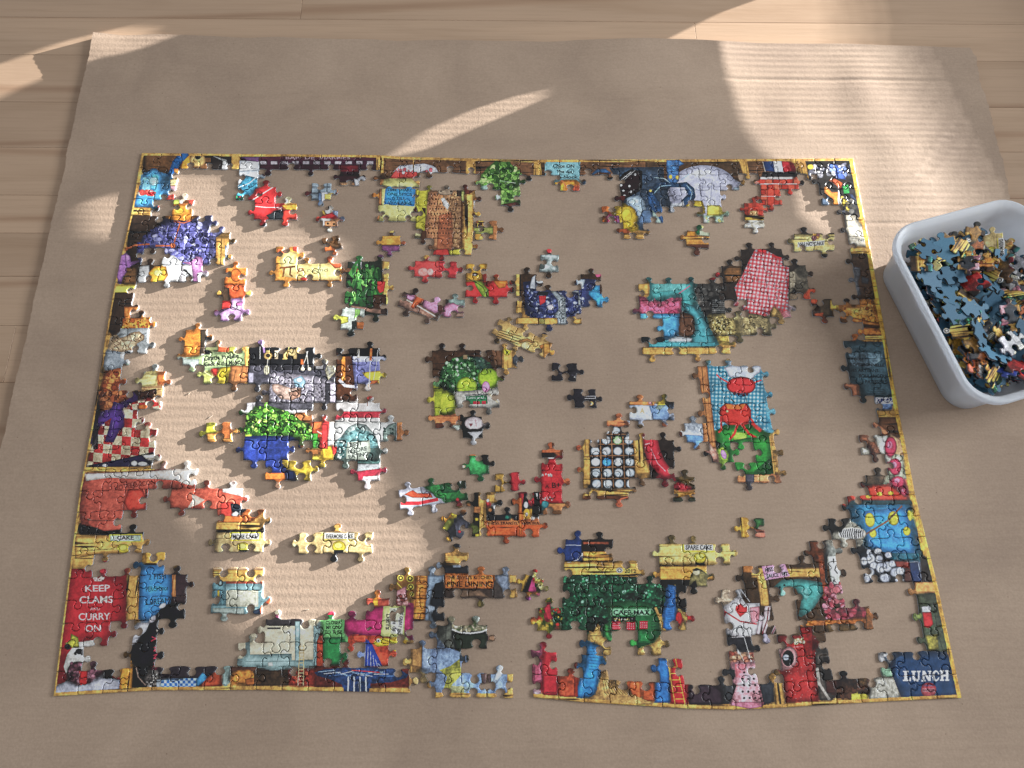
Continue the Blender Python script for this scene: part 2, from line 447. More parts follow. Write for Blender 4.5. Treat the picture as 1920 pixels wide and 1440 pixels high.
def pmask(q):
    x0, y0 = np.floor(q.min(0)).astype(int)-1; x1, y1 = np.ceil(q.max(0)).astype(int)+2
    x0, y0 = max(x0, 0), max(y0, 0); x1, y1 = min(x1, CW), min(y1, CH)
    if x1 <= x0 or y1 <= y0: return None
    xs = np.arange(x0, x1)+.5; ys = np.arange(y0, y1)+.5
    m = np.zeros((y1-y0, x1-x0), bool)
    n = len(q)
    for i in range(n):
        ax, ay = q[i]; bx, by = q[(i+1) % n]
        if ay == by: continue
        r0, r1 = (ay, by) if ay < by else (by, ay)
        rows = np.nonzero((ys >= r0) & (ys < r1))[0]
        if len(rows) == 0: continue
        xi = ax+(ys[rows]-ay)/(by-ay)*(bx-ax)
        m[rows] ^= xs[None] < xi[:, None]
    return m, x0, y0, x1, y1
def bblur(a, r):
    r = int(max(1, r)); 
    for ax in (0, 1):
        p = [(0, 0), (0, 0)]; p[ax] = (r+1, r)
        c = np.cumsum(np.pad(a, p), ax)
        a = (np.take(c, range(2*r+1, c.shape[ax]), ax)-np.take(c, range(0, c.shape[ax]-2*r-1), ax))/(2*r+1)
    return a
def put(q, c, c2=None, n=.18, g=None, sh=.35, al=1.0, mk=None):
    t = pmask(q)
    if t is None: return
    m, x0, y0, x1, y1 = t
    c = hx(c) if isinstance(c, str) else c
    col = np.broadcast_to(c, m.shape+(3,)).copy()
    if c2 is not None:
        t_ = np.linspace(1, 0, m.shape[0])[:, None, None]; col = col*(1-t_)+hx(c2)*t_
        col = col[::-1] if False else col
    f = 1+n*NF[y0:y1, x0:x1]
    if g == 'h': f = f*(1.06-1.15*np.clip(GH[y0:y1, x0:x1], 0, .75))
    if g == 'v': f = f*(1.06-1.15*np.clip(GV[y0:y1, x0:x1], 0, .75))
    if sh > 0 and min(m.shape) > 8:
        b = bblur(np.pad(m.astype(np.float32), 1), max(2, min(m.shape)*.13))[1:-1, 1:-1]
        b = b[:m.shape[0], :m.shape[1]]
        s = np.clip(b*2-1, 0, 1); f = f*(1-sh+sh*1.22*s)
    col *= f[..., None]
    mm = (m & mk[y0:y1, x0:x1]) if mk is not None else m
    d = IMG[y0:y1, x0:x1]
    d[mm] = d[mm]*(1-al)+col[mm]*al
    PAINTED[y0:y1, x0:x1] |= mm
def P(c, *pts, **k): put(cv(pts), c, **k)
def R(c, x0, y0, x1, y1, **k): put(cv([x0, y0, x1, y0, x1, y1, x0, y1]), c, **k)
def ell(x, y, rx, ry, rot=0, n=26):
    a = np.linspace(0, 2*np.pi, n, endpoint=False); r = math.radians(rot)
    return np.stack([x+rx*np.cos(a)*np.cos(r)-ry*np.sin(a)*np.sin(r), y+rx*np.cos(a)*np.sin(r)+ry*np.sin(a)*np.cos(r)], 1).ravel()
def E(c, x, y, rx, ry=None, rot=0, **k): put(cv(ell(x, y, rx, ry or rx, rot)), c, **k)
def L(c, w, *pts, **k):
    p = np.asarray(pts, float).reshape(-1, 2)
    k.setdefault('sh', 0)
    for a, b in zip(p[:-1], p[1:]):
        d = b-a; l = np.linalg.norm(d)+1e-6; nrm = np.array([-d[1], d[0]])/l*w/2; e = d/l*w*.25
        put(cv(np.concatenate([a-e+nrm, b+e+nrm, b+e-nrm, a-e-nrm])), c, **k)
def pip(x, y, q):
    q = np.asarray(q, float).reshape(-1, 2); ins = False
    for i in range(len(q)):
        (ax, ay), (bx, by) = q[i], q[(i+1) % len(q)]
        if (ay > y) != (by > y) and x < (bx-ax)*(y-ay)/(by-ay)+ax: ins = not ins
    return ins
def S(cs, n, r, *pts, **k):           # scattered daubs
    q = np.asarray(pts, float).reshape(-1, 2); lo, hi = q.min(0), q.max(0); k.setdefault('sh', .3)
    asp = k.pop('asp', .65)
    for _ in range(n):
        x, y = lo+NR.rand(2)*(hi-lo)
        if pip(x, y, pts):
            rr = r*NR.uniform(.5, 1.3); E(cs[NR.randint(len(cs))], x, y, rr, rr*NR.uniform(asp*.7, 1), NR.rand()*180, **k)
def K(c1, c2, s, *pts, ang=0, **k):   # checked cloth
    q = np.asarray(pts, float).reshape(-1, 2)
    mk = np.zeros((CH, CW), bool); t = pmask(cv(pts))
    if t is None: return
    m, x0, y0, x1, y1 = t; mk[y0:y1, x0:x1] = m
    c = q.mean(0); rad = np.linalg.norm(q-c, axis=1).max(); nn = int(rad/s)+2; a = math.radians(ang)
    put(cv(pts), c1, **k)
    k['mk'] = mk; k['sh'] = 0
    for i in range(-nn, nn+1):
        for j in range(-nn, nn+1):
            if (i+j) % 2: continue
            x, y = c[0]+(i*np.cos(a)-j*np.sin(a))*s, c[1]+(i*np.sin(a)+j*np.cos(a))*s
            e = s*.5; u = np.array([np.cos(a), np.sin(a)])*e; v = np.array([-np.sin(a), np.cos(a)])*e; p = np.array([x, y])
            put(cv(np.concatenate([p-u-v, p+u-v, p+u+v, p-u+v])), c2, **k)
def GM(base, st, s, *pts, ang=0, **k):   # gingham
    q = np.asarray(pts, float).reshape(-1, 2)
    mk = np.zeros((CH, CW), bool); t = pmask(cv(pts)); m, x0, y0, x1, y1 = t; mk[y0:y1, x0:x1] = m
    put(cv(pts), base, **k)
    c = q.mean(0); rad = np.linalg.norm(q-c, axis=1).max(); nn = int(rad/s)+1; a = math.radians(ang)
    u = np.array([np.cos(a), np.sin(a)]); v = np.array([-np.sin(a), np.cos(a)])
    for i in range(-nn, nn+1, 2):
        for d, e in ((u, v), (v, u)):
            p = c+d*i*s; put(cv(np.concatenate([p-d*s/2-e*rad, p+d*s/2-e*rad, p+d*s/2+e*rad, p-d*s/2+e*rad])), st, mk=mk, sh=0, al=.55, n=.1)
_tc = {}
def ttri(s, bold):
    if (s, bold) in _tc: return _tc[(s, bold)]
    cu = bpy.data.curves.new('t', 'FONT'); cu.body = s; cu.align_x = 'CENTER'; cu.align_y = 'CENTER'; cu.size = 1; cu.offset = bold; cu.resolution_u = 3
    ob = bpy.data.objects.new('t', cu); SC.collection.objects.link(ob)
    dg = bpy.context.evaluated_depsgraph_get(); dg.update()
    me = bpy.data.meshes.new_from_object(ob.evaluated_get(dg)); me.calc_loop_triangles()
    v = np.array([tuple(a.co)[:2] for a in me.vertices]); tr = np.array([tuple(t.vertices) for t in me.loop_triangles])
    bpy.data.objects.remove(ob); bpy.data.curves.remove(cu); bpy.data.meshes.remove(me)
    if len(v): v = v-(v.max(0)+v.min(0))/2
    _tc[(s, bold)] = (v, tr); return v, tr
def T(s, x, y, h, c, w=None, rot=0, bold=.026, slant=0):
    """text centred at x,y: h = height of the capitals, w = total width"""
    v, tr = ttri(s, bold)
    if not len(v): return
    v = v.copy(); sz = h/.70
    sx = sz if w is None else w/(v[:, 0].max()-v[:, 0].min())
    v[:, 0] = v[:, 0]*sx+v[:, 1]*slant*sz; v[:, 1] *= -sz
    a = math.radians(rot); v = np.stack([x+v[:, 0]*np.cos(a)-v[:, 1]*np.sin(a), y+v[:, 0]*np.sin(a)+v[:, 1]*np.cos(a)], 1)
    q = cv(v.ravel()); col = hx(c)
    for t in tr:
        p = q[t]; x0, y0 = np.floor(p.min(0)).astype(int); x1, y1 = np.ceil(p.max(0)).astype(int)+1
        if x0 < 0 or y0 < 0 or x1 > CW or y1 > CH: continue
        X, Y = np.meshgrid(np.arange(x0, x1)+.5, np.arange(y0, y1)+.5)
        s_ = [(p[(k+1) % 3][0]-p[k][0])*(Y-p[k][1])-(p[(k+1) % 3][1]-p[k][1])*(X-p[k][0]) for k in range(3)]
        m = ((s_[0] >= 0) & (s_[1] >= 0) & (s_[2] >= 0)) | ((s_[0] <= 0) & (s_[1] <= 0) & (s_[2] <= 0))
        IMG[y0:y1, x0:x1][m] = col
G_, GD = 'c29a52', 'a87646'      # gold wood, darker wood
# base: dark shelf boards
IMG[:] = hx('4b3a2c'); IMG *= (1+.35*NF-.5*np.clip(GH, 0, .8))[..., None]
_o[:] = [0, 0, 1]
# ---- top row: shelf backs
R('6b4c2c', 270, 280, 440, 322, g='h', sh=.5); R('2b2522', 395, 290, 436, 322)
P('c8ccc8', 398, 292, 425, 300, 430, 318, 415, 322, 418, 302, sh=.2)
R('6a4d33', 716, 288, 1020, 332, g='h'); R('6a4d33', 1082, 298, 1450, 336, g='h'); R('2e2a28', 1500, 300, 1605, 480, sh=.2)
R('55402c', 1210, 298, 1400, 330, g='h'); R('3a2c22', 240, 395, 300, 520, g='h', sh=.4); R('3f2f24', 200, 545, 262, 620, g='h', sh=.2)
O(80, 260)
P('1f6fa8', 1240, 120, 1310, 110, 1330, 160, 1260, 210, 1200, 300, 1150, 340, 1140, 290, 1170, 200); P('e0a030', 1290, 120, 1330, 160, 1330, 270, 1310, 290, 1240, 280, 1260, 200)
E('c9a66a', 1395, 195, 72, 62); E('333333', 1400, 150, 28, 40, 20); E('dcdcdc', 1350, 130, 40, 18); P('d88a3a', 1180, 270, 1220, 270, 1220, 330, 1190, 330)
# teapot
P('4f9bc8', 905, 330, 960, 290, 985, 265, 1020, 270, 1050, 300, 1080, 330, 1070, 480, 1100, 470, 1150, 340, 1165, 345, 1150, 440, 1120, 520, 1060, 570, 1000, 570, 1000, 620, 815, 615, 825, 520, 870, 500, 890, 420, sh=.4)
P('79b7d6', 900, 345, 990, 340, 970, 480, 890, 470, n=.2, sh=.3); S(['c8303a', 'd85048', 'e8e0d0'], 26, 22, 880, 475, 1015, 475, 1015, 505, 880, 505); E('8fc3dc', 1000, 385, 45, 40)
P('e2c48a', 1150, 370, 1215, 365, 1210, 420, 1150, 425); P('d8a0a8', 1150, 425, 1195, 425, 1190, 475, 1160, 470); P('cc5540', 1080, 560, 1160, 520, 1170, 545, 1100, 575, 1095, 600, 1070, 595)
R(G_, 780, 620, 975, 690, g='h')
# fruit bowl and hanging bag
R('8a5a2a', 1155, 570, 1370, 700); P('c98a2a', 1155, 690, 1180, 590, 1320, 600, 1350, 700, 1300, 760, 1180, 745); E('d9b53a', 1230, 650, 40, 28); E('a8c050', 1200, 575, 35, 18); E('c84a3a', 1345, 580, 30, 22); E('ecdcc0', 1248, 570, 18)
P('5d5f94', 1090, 760, 1180, 735, 1330, 740, 1400, 725, 1480, 780, 1500, 860, 1570, 880, 1560, 1040, 1500, 1160, 1290, 1170, 1060, 1100, 1010, 990, 880, 960, 900, 880, 980, 820, n=.35, sh=.5)
P('4a4c80', 850, 930, 960, 940, 960, 1060, 880, 1140, 845, 1060, n=.4)
S(['8488b8', '3c3e6c', '9da0cc', '2e3058', '6a6ca4'], 300, 24, 900, 880, 1090, 770, 1330, 740, 1480, 790, 1560, 890, 1550, 1040, 1480, 1150, 1200, 1150, 1030, 1000, asp=.35)
P('2b2d48', 1500, 870, 1570, 880, 1560, 1060, 1480, 1160, 1500, 1000, n=.4, al=.6)
L('a8643a', 10, 1180, 745, 1270, 760, 1340, 735); L('a8643a', 12, 1235, 765, 1195, 900, 1175, 960); L('a8643a', 14, 740, 1000, 830, 960, 960, 950); L('b8704a', 16, 1020, 965, 1170, 965); E('a8643a', 1172, 962, 26)
R(G_, 1560, 890, 1690, 1180, g='v'); L('7a5a30', 8, 1610, 900, 1600, 1180); R('8a9096', 1640, 960, 1660, 1180)
# cats and purple figures
P('a878b8', 700, 1060, 750, 1035, 790, 1060, 795, 1110, 870, 1095, 870, 1110, 790, 1150, 760, 1230, 690, 1300, 670, 1290, 670, 1180, 680, 1120); E('c090cc', 748, 1075, 42, 34)
P('dfe2e0', 870, 1150, 960, 1140, 960, 1300, 860, 1300, sh=.3); P('dfe2e0', 1030, 1060, 1180, 1050, 1260, 1120, 1270, 1250, 1180, 1330, 1060, 1290, 1090, 1150, sh=.3)
P('e0a830', 950, 1210, 1010, 1150, 1110, 1150, 1130, 1230, 1080, 1300, 980, 1310, sh=.3); E('f2d878', 1040, 1210, 40, 30); P('eceaee', 1260, 1130, 1440, 1140, 1440, 1320, 1230, 1320, sh=.3)
L('2e2c30', 14, 1270, 1180, 1330, 1230, 1260, 1310); L('2e2c30', 12, 1400, 1220, 1330, 1310); P('c890c4', 1380, 1060, 1440, 1070, 1450, 1200, 1390, 1210, 1400, 1300, 1360, 1310, 1340, 1140, 1240, 1110, 1340, 1110)
R('d8c04a', 640, 1325, 900, 1385, g='h'); R('7a5a36', 720, 1160, 850, 1310, g='h', sh=.4)
# orange figure cluster
P('d98430', 1650, 1130, 1850, 1130, 1850, 1320, 1640, 1320); E('c8742a', 1740, 1230, 50, 60)
O(80, 540)
P('df6f34', 1650, -30, 1800, -30, 1830, 70, 1720, 100, 1680, 60); R('5a4634', 1560, 0, 1680, 120); R('c43a34', 1610, 115, 1690, 180); P('c8a0d0', 1700, 100, 1770, 90, 1810, 140, 1790, 250, 1740, 290, 1600, 290, 1610, 210, 1690, 180); L('4a3050', 8, 1610, 215, 1700, 170, 1790, 210); R('b86aa0', 1740, 130, 1800, 160)
R('e0a850', 1555, 20, 1610, 60); R('e0a850', 1830, 20, 1890, 80)
# left column: croissant, bread, skull
P('d4863a', 735, 170, 870, 170, 870, 215, 800, 220, 790, 290, 735, 290); P('d98a34', 720, 275, 1040, 270, 1050, 390, 960, 365, 720, 365, n=.3); S(['a85a20', 'e8a850'], 30, 16, 720, 275, 990, 275, 990, 360, 720, 360)
P('a9b1b2', 700, 365, 980, 360, 970, 520, 940, 620, 700, 600, 690, 470, sh=.25); P('8d979e', 570, 570, 720, 560, 760, 700, 600, 740, 550, 700, sh=.3)
P('d9c09a', 610, 520, 640, 460, 740, 440, 800, 400, 870, 390, 920, 430, 910, 470, 850, 500, 840, 570, 780, 560, 720, 580, 620, 560)
for a in ((650, 470, 700, 500, 640, 530), (700, 450, 740, 500, 720, 550), (780, 410, 800, 470, 770, 530, 800, 560), (840, 400, 830, 460, 870, 470), (900, 420, 860, 460), (740, 470, 840, 480), (640, 500, 700, 560)): L('9a7258', 6, *a)
P('e2e2dc', 700, 580, 800, 560, 900, 590, 900, 630, 850, 640, 830, 715, 770, 715, 750, 640, 700, 630, sh=.2); E('26262a', 765, 595, 30, 26); E('26262a', 830, 580, 26, 26); E('26262a', 800, 635, 14, 18); L('3a8a5a', 8, 765, 685, 845, 685); P('b4bcb8', 850, 640, 990, 660, 980, 720, 910, 720, 910, 775, 840, 770, sh=.25)
P('b86f3c', 600, 740, 680, 725, 770, 730, 760, 770, 700, 780, 690, 930, 560, 930, 550, 800, n=.3); S(['a05428', 'd08848', '8a4420'], 60, 26, 560, 760, 700, 760, 690, 940, 540, 960)
P('8a4f2e', 530, 940, 770, 940, 760, 990, 640, 1060, 530, 1080, n=.3); S(['6a3820', 'a86838', 'c08050'], 50, 24, 530, 940, 740, 940, 640, 1060, 530, 1080)
P('ddd08a', 830, 850, 930, 770, 1030, 780, 1020, 870, 960, 880, 840, 890); P('cc7a3a', 1030, 780, 1115, 770, 1100, 850, 1040, 850); P('c8a070', 880, 890, 1090, 890, 1090, 990, 880, 930); P('4a2c20', 860, 940, 1020, 905, 1030, 950, 860, 1010, n=.3)
P('5c3a8a', 780, 1010, 860, 970, 850, 1010, 740, 1060, 690, 1100, 730, 1130, 730, 1250, 690, 1280, 640, 1390, 560, 1380, 600, 1250, 620, 1170, 560, 1210, 480, 1260, 440, 1250, 520, 1150, 620, 1090, 640, 1020, 700, 1040)
# checked cloth ball
_K1 = (560, 1210, 620, 1170, 600, 1260, 560, 1390, 640, 1390, 690, 1290, 740, 1250, 740, 1090, 850, 1090, 850, 1160, 900, 1170, 900, 1240, 830, 1270, 900, 1290, 980, 1270, 1050, 1260, 1030, 1340, 1040, 1480, 900, 1520, 400, 1610, 430, 1480, 500, 1300)
K('c23632', 'cfc0a0', 82, *_K1, ang=4, sh=.35); S(['b8a888', '9a8a70'], 60, 7, *_K1, al=.6)
P('c03a34', 800, 1050, 960, 1000, 1120, 1000, 1080, 1100, 850, 1100); K('c23632', 'd8c8a8', 60, 780, 1040, 1000, 1000, 1120, 1005, 1080, 1095, 790, 1100, ang=-12); P('c8742a', 850, 1050, 950, 1050, 940, 1095, 850, 1090)
P('5c3a8a', 780, 1010, 860, 970, 850, 1010, 740, 1060, 690, 1100, 730, 1130, 730, 1250, 690, 1280, 640, 1390, 560, 1380, 600, 1250, 620, 1170, 560, 1210, 480, 1260, 440, 1250, 520, 1150, 620, 1090, 640, 1020, 700, 1040)
R('202028', 455, 1000, 500, 1450, al=.8); L('3a2e48', 20, 445, 1260, 430, 1400)
O(80, 800)
P('2a2648', 380, 355, 800, 270, 1010, 225, 1010, 250, 900, 265, 960, 330, 900, 370, 560, 370); E('cfd2d0', 825, 330, 30, 24); E('cfd2d0', 900, 335, 45, 20); E('b8bcc0', 560, 350, 26, 16); R('c09a50', 380, 360, 1010, 410, g='h'); P('e0dccc', 890, 255, 1020, 250, 1000, 285, 930, 285)
# ham
P('b45a48', 390, 420, 1210, 380, 1430, 380, 1420, 500, 1400, 560, 1100, 560, 980, 590, 960, 740, 740, 760, 740, 850, 700, 930, 540, 940, 380, 880, 330, 760, 350, 560, n=.2, sh=.35)
P('d8d0c6', 385, 425, 1000, 400, 1210, 380, 1430, 380, 1420, 480, 1350, 530, 1290, 520, 1200, 485, 1000, 470, 800, 470, 600, 460, 390, 490, sh=.25); P('c84632', 770, 560, 900, 560, 930, 640, 930, 740, 770, 760, 730, 680)
T('HOTEL BACON', 830, 525, 42, '7c2a24', w=370, rot=-9, bold=.01); R('5a2a24', 925, 560, 940, 640)
P('d4c4b4', 400, 820, 560, 890, 700, 900, 560, 940, 430, 900, al=.7)
P('c0614a', 1110, 560, 1410, 540, 1620, 545, 1840, 540, 1840, 700, 1600, 740, 1600, 850, 1450, 740, 1160, 740, n=.2); P('d8c2b0', 1340, 600, 1460, 660, 1400, 700, 1300, 740, 1350, 660, sh=.1); P('dedad4', 1620, 545, 1840, 545, 1840, 640, 1720, 610, 1620, 590, sh=.2)
P('c04438', 1600, 680, 1720, 680, 1690, 860, 1600, 850); P('1e2832', 1690, 690, 1740, 690, 1790, 710, 1830, 680, 1820, 760, 1760, 800, 1700, 760); P('d8dcdc', 1740, 760, 1770, 780, 1730, 830, 1700, 790); P('d87a34', 1630, 800, 1800, 810, 1800, 860, 1630, 860); P('a8642f', 1810, 770, 1890, 750, 1880, 850, 1810, 860)
# drawers of cake
R(G_, 1520, 860, 1960, 930, g='h'); R(G_, 255, 960, 470, 1280, g='h'); P(G_, 290, 985, 950, 970, 950, 1010, 900, 1140, 540, 1140, 290, 1190, g='h'); R('14161a', 330, 900, 950, 975, sh=.2); P('b45a48', 400, 840, 740, 840, 700, 925, 560, 940, 420, 890, sh=.3)
R('b08a3a', 925, 1115, 1140, 1240, g='h'); R('b8d0b8', 610, 978, 885, 1030, sh=.2); L('d8cc40', 9, 605, 975, 890, 970, 885, 1035, 600, 1035, 605, 975); T('CAKE', 745, 1000, 34, '3a3a34', w=150); E('c8b830', 725, 1095, 58, 42); E('e8e060', 725, 1090, 34, 28)
L('5a4020', 6, 800, 1040, 820, 1090, 900, 1110); L('6a4a22', 5, 300, 1060, 560, 1040); L('6a4a22', 5, 300, 1120, 640, 1100)
for (ox, ty, txt, nw, pl) in ((0, 0, 'MORE CAKE', 205, 255),):
    R('bda878', 1560, 950, 2040, 1150, g='h'); R('14161a', 1575, 930, 2020, 955, sh=0); R('d6d4c4', 1695, 960, 1950, 1015, sh=.15); L('d8cc40', 9, 1690, 955, 1960, 955, 1955, 1022, 1690, 1022, 1690, 955); T('MORE CAKE', 1820, 990, 36, '33332e', w=215)
    E('d8c838', 1805, 1085, 56, 46); E('efe878', 1800, 1075, 34, 26); R('1c1c1e', 1770, 1110, 1850, 1145, sh=0)
O(420, 800)
R('c0ac7a', 600, 945, 1350, 1145, g='h'); R('d8d6c8', 905, 955, 1175, 1010, sh=.1); L('d8cc40', 8, 870, 985, 905, 950); L('d8cc40', 7, 905, 1018, 1180, 1018); T('EVERMORE CAKE', 1040, 988, 34, '44443c', w=240); E('d0c030', 1035, 1080, 62, 52); E('f0e870', 1030, 1070, 38, 28); R('26262a', 990, 1110, 1075, 1180, sh=0); R('d09a50', 985, 880, 1045, 945)
# red block, teal swirl, bar front
O(420, 260)
P('d6dde6', 140, 200, 310, 190, 320, 290, 130, 330, sh=.2); P('c6d4de', 130, 290, 330, 280, 310, 420, 110, 460, 120, 370, sh=.3); P('3f88a0', 200, 330, 320, 360, 320, 430, 160, 540, 100, 520, 110, 450, n=.4); L('b8dce4', 8, 130, 440, 230, 400, 300, 340); L('2a5a70', 8, 150, 480, 260, 430, 310, 380); P('1c3c34', 95, 510, 180, 520, 170, 580, 90, 580); S(['c84a50', '3aa070'], 8, 14, 100, 520, 170, 520, 170, 570, 100, 570)
P('4a2038', 150, 150, 1370, 150, 1370, 300, 320, 300, 320, 200, 150, 200, sh=.2); P('6a4a70', 150, 165, 320, 165, 310, 210, 200, 200, sh=.3)
R('5a2438', 320, 150, 1365, 195, sh=.1); T('BAR  DE  VIARMES', 845, 172, 28, 'a89098', w=580, bold=.02)
for k in range(11): R('a09aa2', 325+k*96, 203, 385+k*96, 232, sh=.3)
R('3a1c28', 320, 235, 1370, 310, sh=.2); R('6a1e28', 1030, 240, 1210, 300, sh=.3)
P('cf2f33', 380, 390, 430, 400, 480, 440, 480, 490, 520, 510, 470, 580, 540, 580, 540, 620, 440, 640, 400, 720, 270, 700, 210, 650, 210, 620, 270, 620, 210, 560, 290, 500, 280, 460, 350, 430, n=.12); L('e8e0da', 10, 220, 575, 440, 440); L('e8e0da', 9, 240, 605, 380, 620, 520, 620); P('2c3338', 380, 690, 520, 640, 560, 720, 420, 735); P('e0a83a', 520, 600, 660, 590, 660, 640, 600, 640, 560, 640); P('d0402e', 540, 640, 660, 640, 650, 710, 570, 720, 560, 770, 520, 760); E('e6e2b8', 560, 560, 22, 24)
for (x, y) in ((790, 390), (875, 390), (930, 390), (790, 445), (865, 440), (790, 500), (930, 440)): R('8a9aa4', x, y, x+58, y+42, sh=.3)
R('5c2a2c', 735, 435, 790, 490); P('c8d0dc', 870, 480, 930, 480, 930, 560, 870, 560); R('d0b860', 905, 500, 965, 545); R('6a84a0', 850, 490, 880, 560)
R('3a1e24', 980, 335, 1200, 400); R('b8906a', 1035, 395, 1185, 560, n=.3); L('6a4028', 6, 1035, 440, 1180, 430); R('5a1c22', 1150, 470, 1195, 570); R('5a1c22', 1020, 500, 1050, 570); L('7a5030', 5, 1100, 400, 1100, 470); P('d0d4da', 1170, 360, 1215, 370, 1200, 480, 1260, 480, 1240, 510, 1190, 500)
E('e0dcd0', 935, 640, 30, 40); P('c03034', 860, 700, 960, 670, 1020, 690, 960, 720, 880, 750); P('e8e4dc', 870, 715, 960, 720, 950, 790, 870, 780); P('d8b050', 860, 650, 900, 640, 920, 700); E('c84a34', 830, 700, 34, 22); R('d8a070', 905, 740, 1005, 790); E('30221c', 935, 765, 10); E('30221c', 990, 770, 10); E('e6dcc0', 940, 825, 30, 18); E('2a3034', 930, 620, 20, 22); E('8896b0', 1010, 670, 20, 22)
P('5a4228', 835, 880, 1000, 845, 1030, 920, 1050, 990, 930, 970, 840, 930, n=.3); P('d27a3c', 870, 960, 960, 960, 1005, 1050, 960, 1055, 880, 1020)
# time-share jar
P('d9d68a', 1395, 430, 1500, 370, 1740, 360, 1745, 740, 1395, 740, sh=.3, n=.12); R(GD, 1395, 390, 1420, 600, g='v'); R(GD, 1370, 655, 1400, 725, g='v'); R('d8903a', 1340, 480, 1400, 540); P('d8a05a', 1690, 365, 1790, 365, 1790, 400, 1740, 410); P('b9b43c', 1740, 470, 1850, 440, 1850, 720, 1820, 840, 1720, 800, sh=.3)
P('3f9bd0', 1455, 430, 1725, 435, 1715, 610, 1440, 590, sh=.15, n=.06)
for (s, y) in (('TIME SHARE', 462), ('ONE SPICE', 500), ('STILL', 538), ('AVAILABLE', 578)): T(s, 1580, y, 25, '16364e', w=(225 if len(s) > 8 else 115), rot=1, bold=.01)
L('1e2c34', 7, 1440, 445, 1480, 430); P('4c2018', 1740, 590, 1760, 640, 1750, 700, 1700, 670, 1710, 630); P('402018', 1790, 620, 1830, 620, 1820, 690, 1780, 670)
P('c8ccd8', 1520, 300, 1580, 245, 1800, 225, 1900, 250, 1940, 320, 1860, 320, 1830, 280, 1740, 310, sh=.2); P('c04a44', 1500, 350, 1540, 290, 1740, 300, 1740, 350, sh=.3); S(['e8e8f0', 'd4707a'], 30, 16, 1540, 280, 1900, 260, 1900, 300, 1540, 310)
for x in (1700, 1380): R(G_, x if x > 1500 else 1370, 130, (x+10 if x > 1500 else 1440), 310, g='v', sh=.2)
R(G_, 68, 120, 140, 280, g='v', sh=.25)
# purple-wood piece, pi pie
R('c08f3c', 1360, 870, 1600, 960, g='h'); P('7a4a72', 1415, 960, 1590, 960, 1580, 1000, 1530, 1055, 1480, 1050, 1415, 1000); R('5a4030', 1420, 840, 1580, 875); R('c8a860', 1480, 790, 1530, 850); R('9a5c3c', 1590, 920, 1640, 955)
P('dba048', 470, 970, 665, 970, 720, 1000, 720, 1050, 665, 1060, 665, 1110, 1060, 1110, 1050, 1280, 455, 1280, 455, 1130, n=.25, sh=.3); P('e4cf8a', 540, 1000, 660, 1030, 660, 1120, 1040, 1120, 1040, 1270, 700, 1270, 540, 1240, 500, 1100, n=.12, sh=.25)
P('c86a34', 480, 990, 560, 985, 560, 1030, 480, 1040); P('b84a34', 620, 970, 670, 970, 660, 1020, 620, 1010); P('c86a3a', 940, 1070, 1060, 1130, 1050, 1160, 1000, 1170, 950, 1120); E('a03424', 720, 1262, 34, 16)
L('8a5a2c', 16, 505, 1165, 640, 1152); L('8a5a2c', 15, 545, 1165, 530, 1245); L('8a5a2c', 15, 600, 1160, 595, 1225, 615, 1240); T('p', 690, 1190, 50, 'a86a34', w=50, slant=.4, bold=.005); T('round', 842, 1182, 34, '6a6048', w=180, bold=-.004)
# greens
R('2a3428', 1105, 1100, 1420, 1700, sh=.2); P('8c8f90', 1150, 1110, 1240, 1110, 1235, 1170, sh=.2); R('6a4a30', 1060, 1165, 1250, 1200, n=.3)
O(420, 540)
for k in range(46):
    x = 1110+NR.rand()*290; y = -250+NR.rand()*330
    if x < 1150 and y < -100: continue
    c = ['2f6a34', '4a8a44', '1f4a26', '78b060', '2a5c30'][k % 5]; L(c, 26, x, y, x+NR.uniform(-40, 40), y+60, x+NR.uniform(-50, 50), y+120, sh=.0)
R(G_, 1435, -240, 1490, 150, g='v'); P('c43434', 1380, -60, 1455, -60, 1440, 30, 1400, 50, 1380, 10); R('4a3020', 1340, 60, 1460, 200); P('8c7060', 1140, 155, 1440, 195, 1450, 240, 1330, 225, 1140, 175); E('4a3a34', 1435, 215, 24, 24)
P('b4c0b8', 1075, 170, 1265, 190, 1260, 270, 1180, 290, 1190, 370, 1050, 370, 1045, 300, sh=.2); P('b8bc50', 1000, 280, 1060, 250, 1120, 260, 1120, 310, 1050, 330, 1000, 310); P('7fa860', 1180, 190, 1230, 190, 1220, 260, 1170, 280); R('26302e', 1150, 300, 1185, 400); R('b07038', 1195, 305, 1260, 370)
P('9a7a6a', 1560, 30, 1920, 230, 1900, 290, 1780, 280, 1560, 130, n=.3); L('d0c8b8', 12, 1560, 60, 1740, 160, 1900, 255); P('e07038', 1740, 60, 1810, 80, 1760, 140, 1700, 190, 1680, 170, 1720, 100); P('c890b0', 1650, 60, 1720, 80, 1690, 120, 1640, 90); P('cc94b4', 1820, 90, 1960, 50, 1980, 180, 1900, 230, 1790, 170, 1800, 120); R('4a3a34', 1650, 0, 1710, 50)
O(760, 540)
R('5a3830', 290, 150, 350, 210); P('8ba09a', 400, 60, 450, 60, 470, 110, 530, 100, 530, 140, 440, 160, 390, 120, sh=.2); P('c88aa8', 345, 170, 430, 130, 530, 190, 530, 215, 430, 220, 400, 265, 345, 265); R('8a7468', 440, 225, 535, 260); E('4a4038', 355, 120, 24, 20)
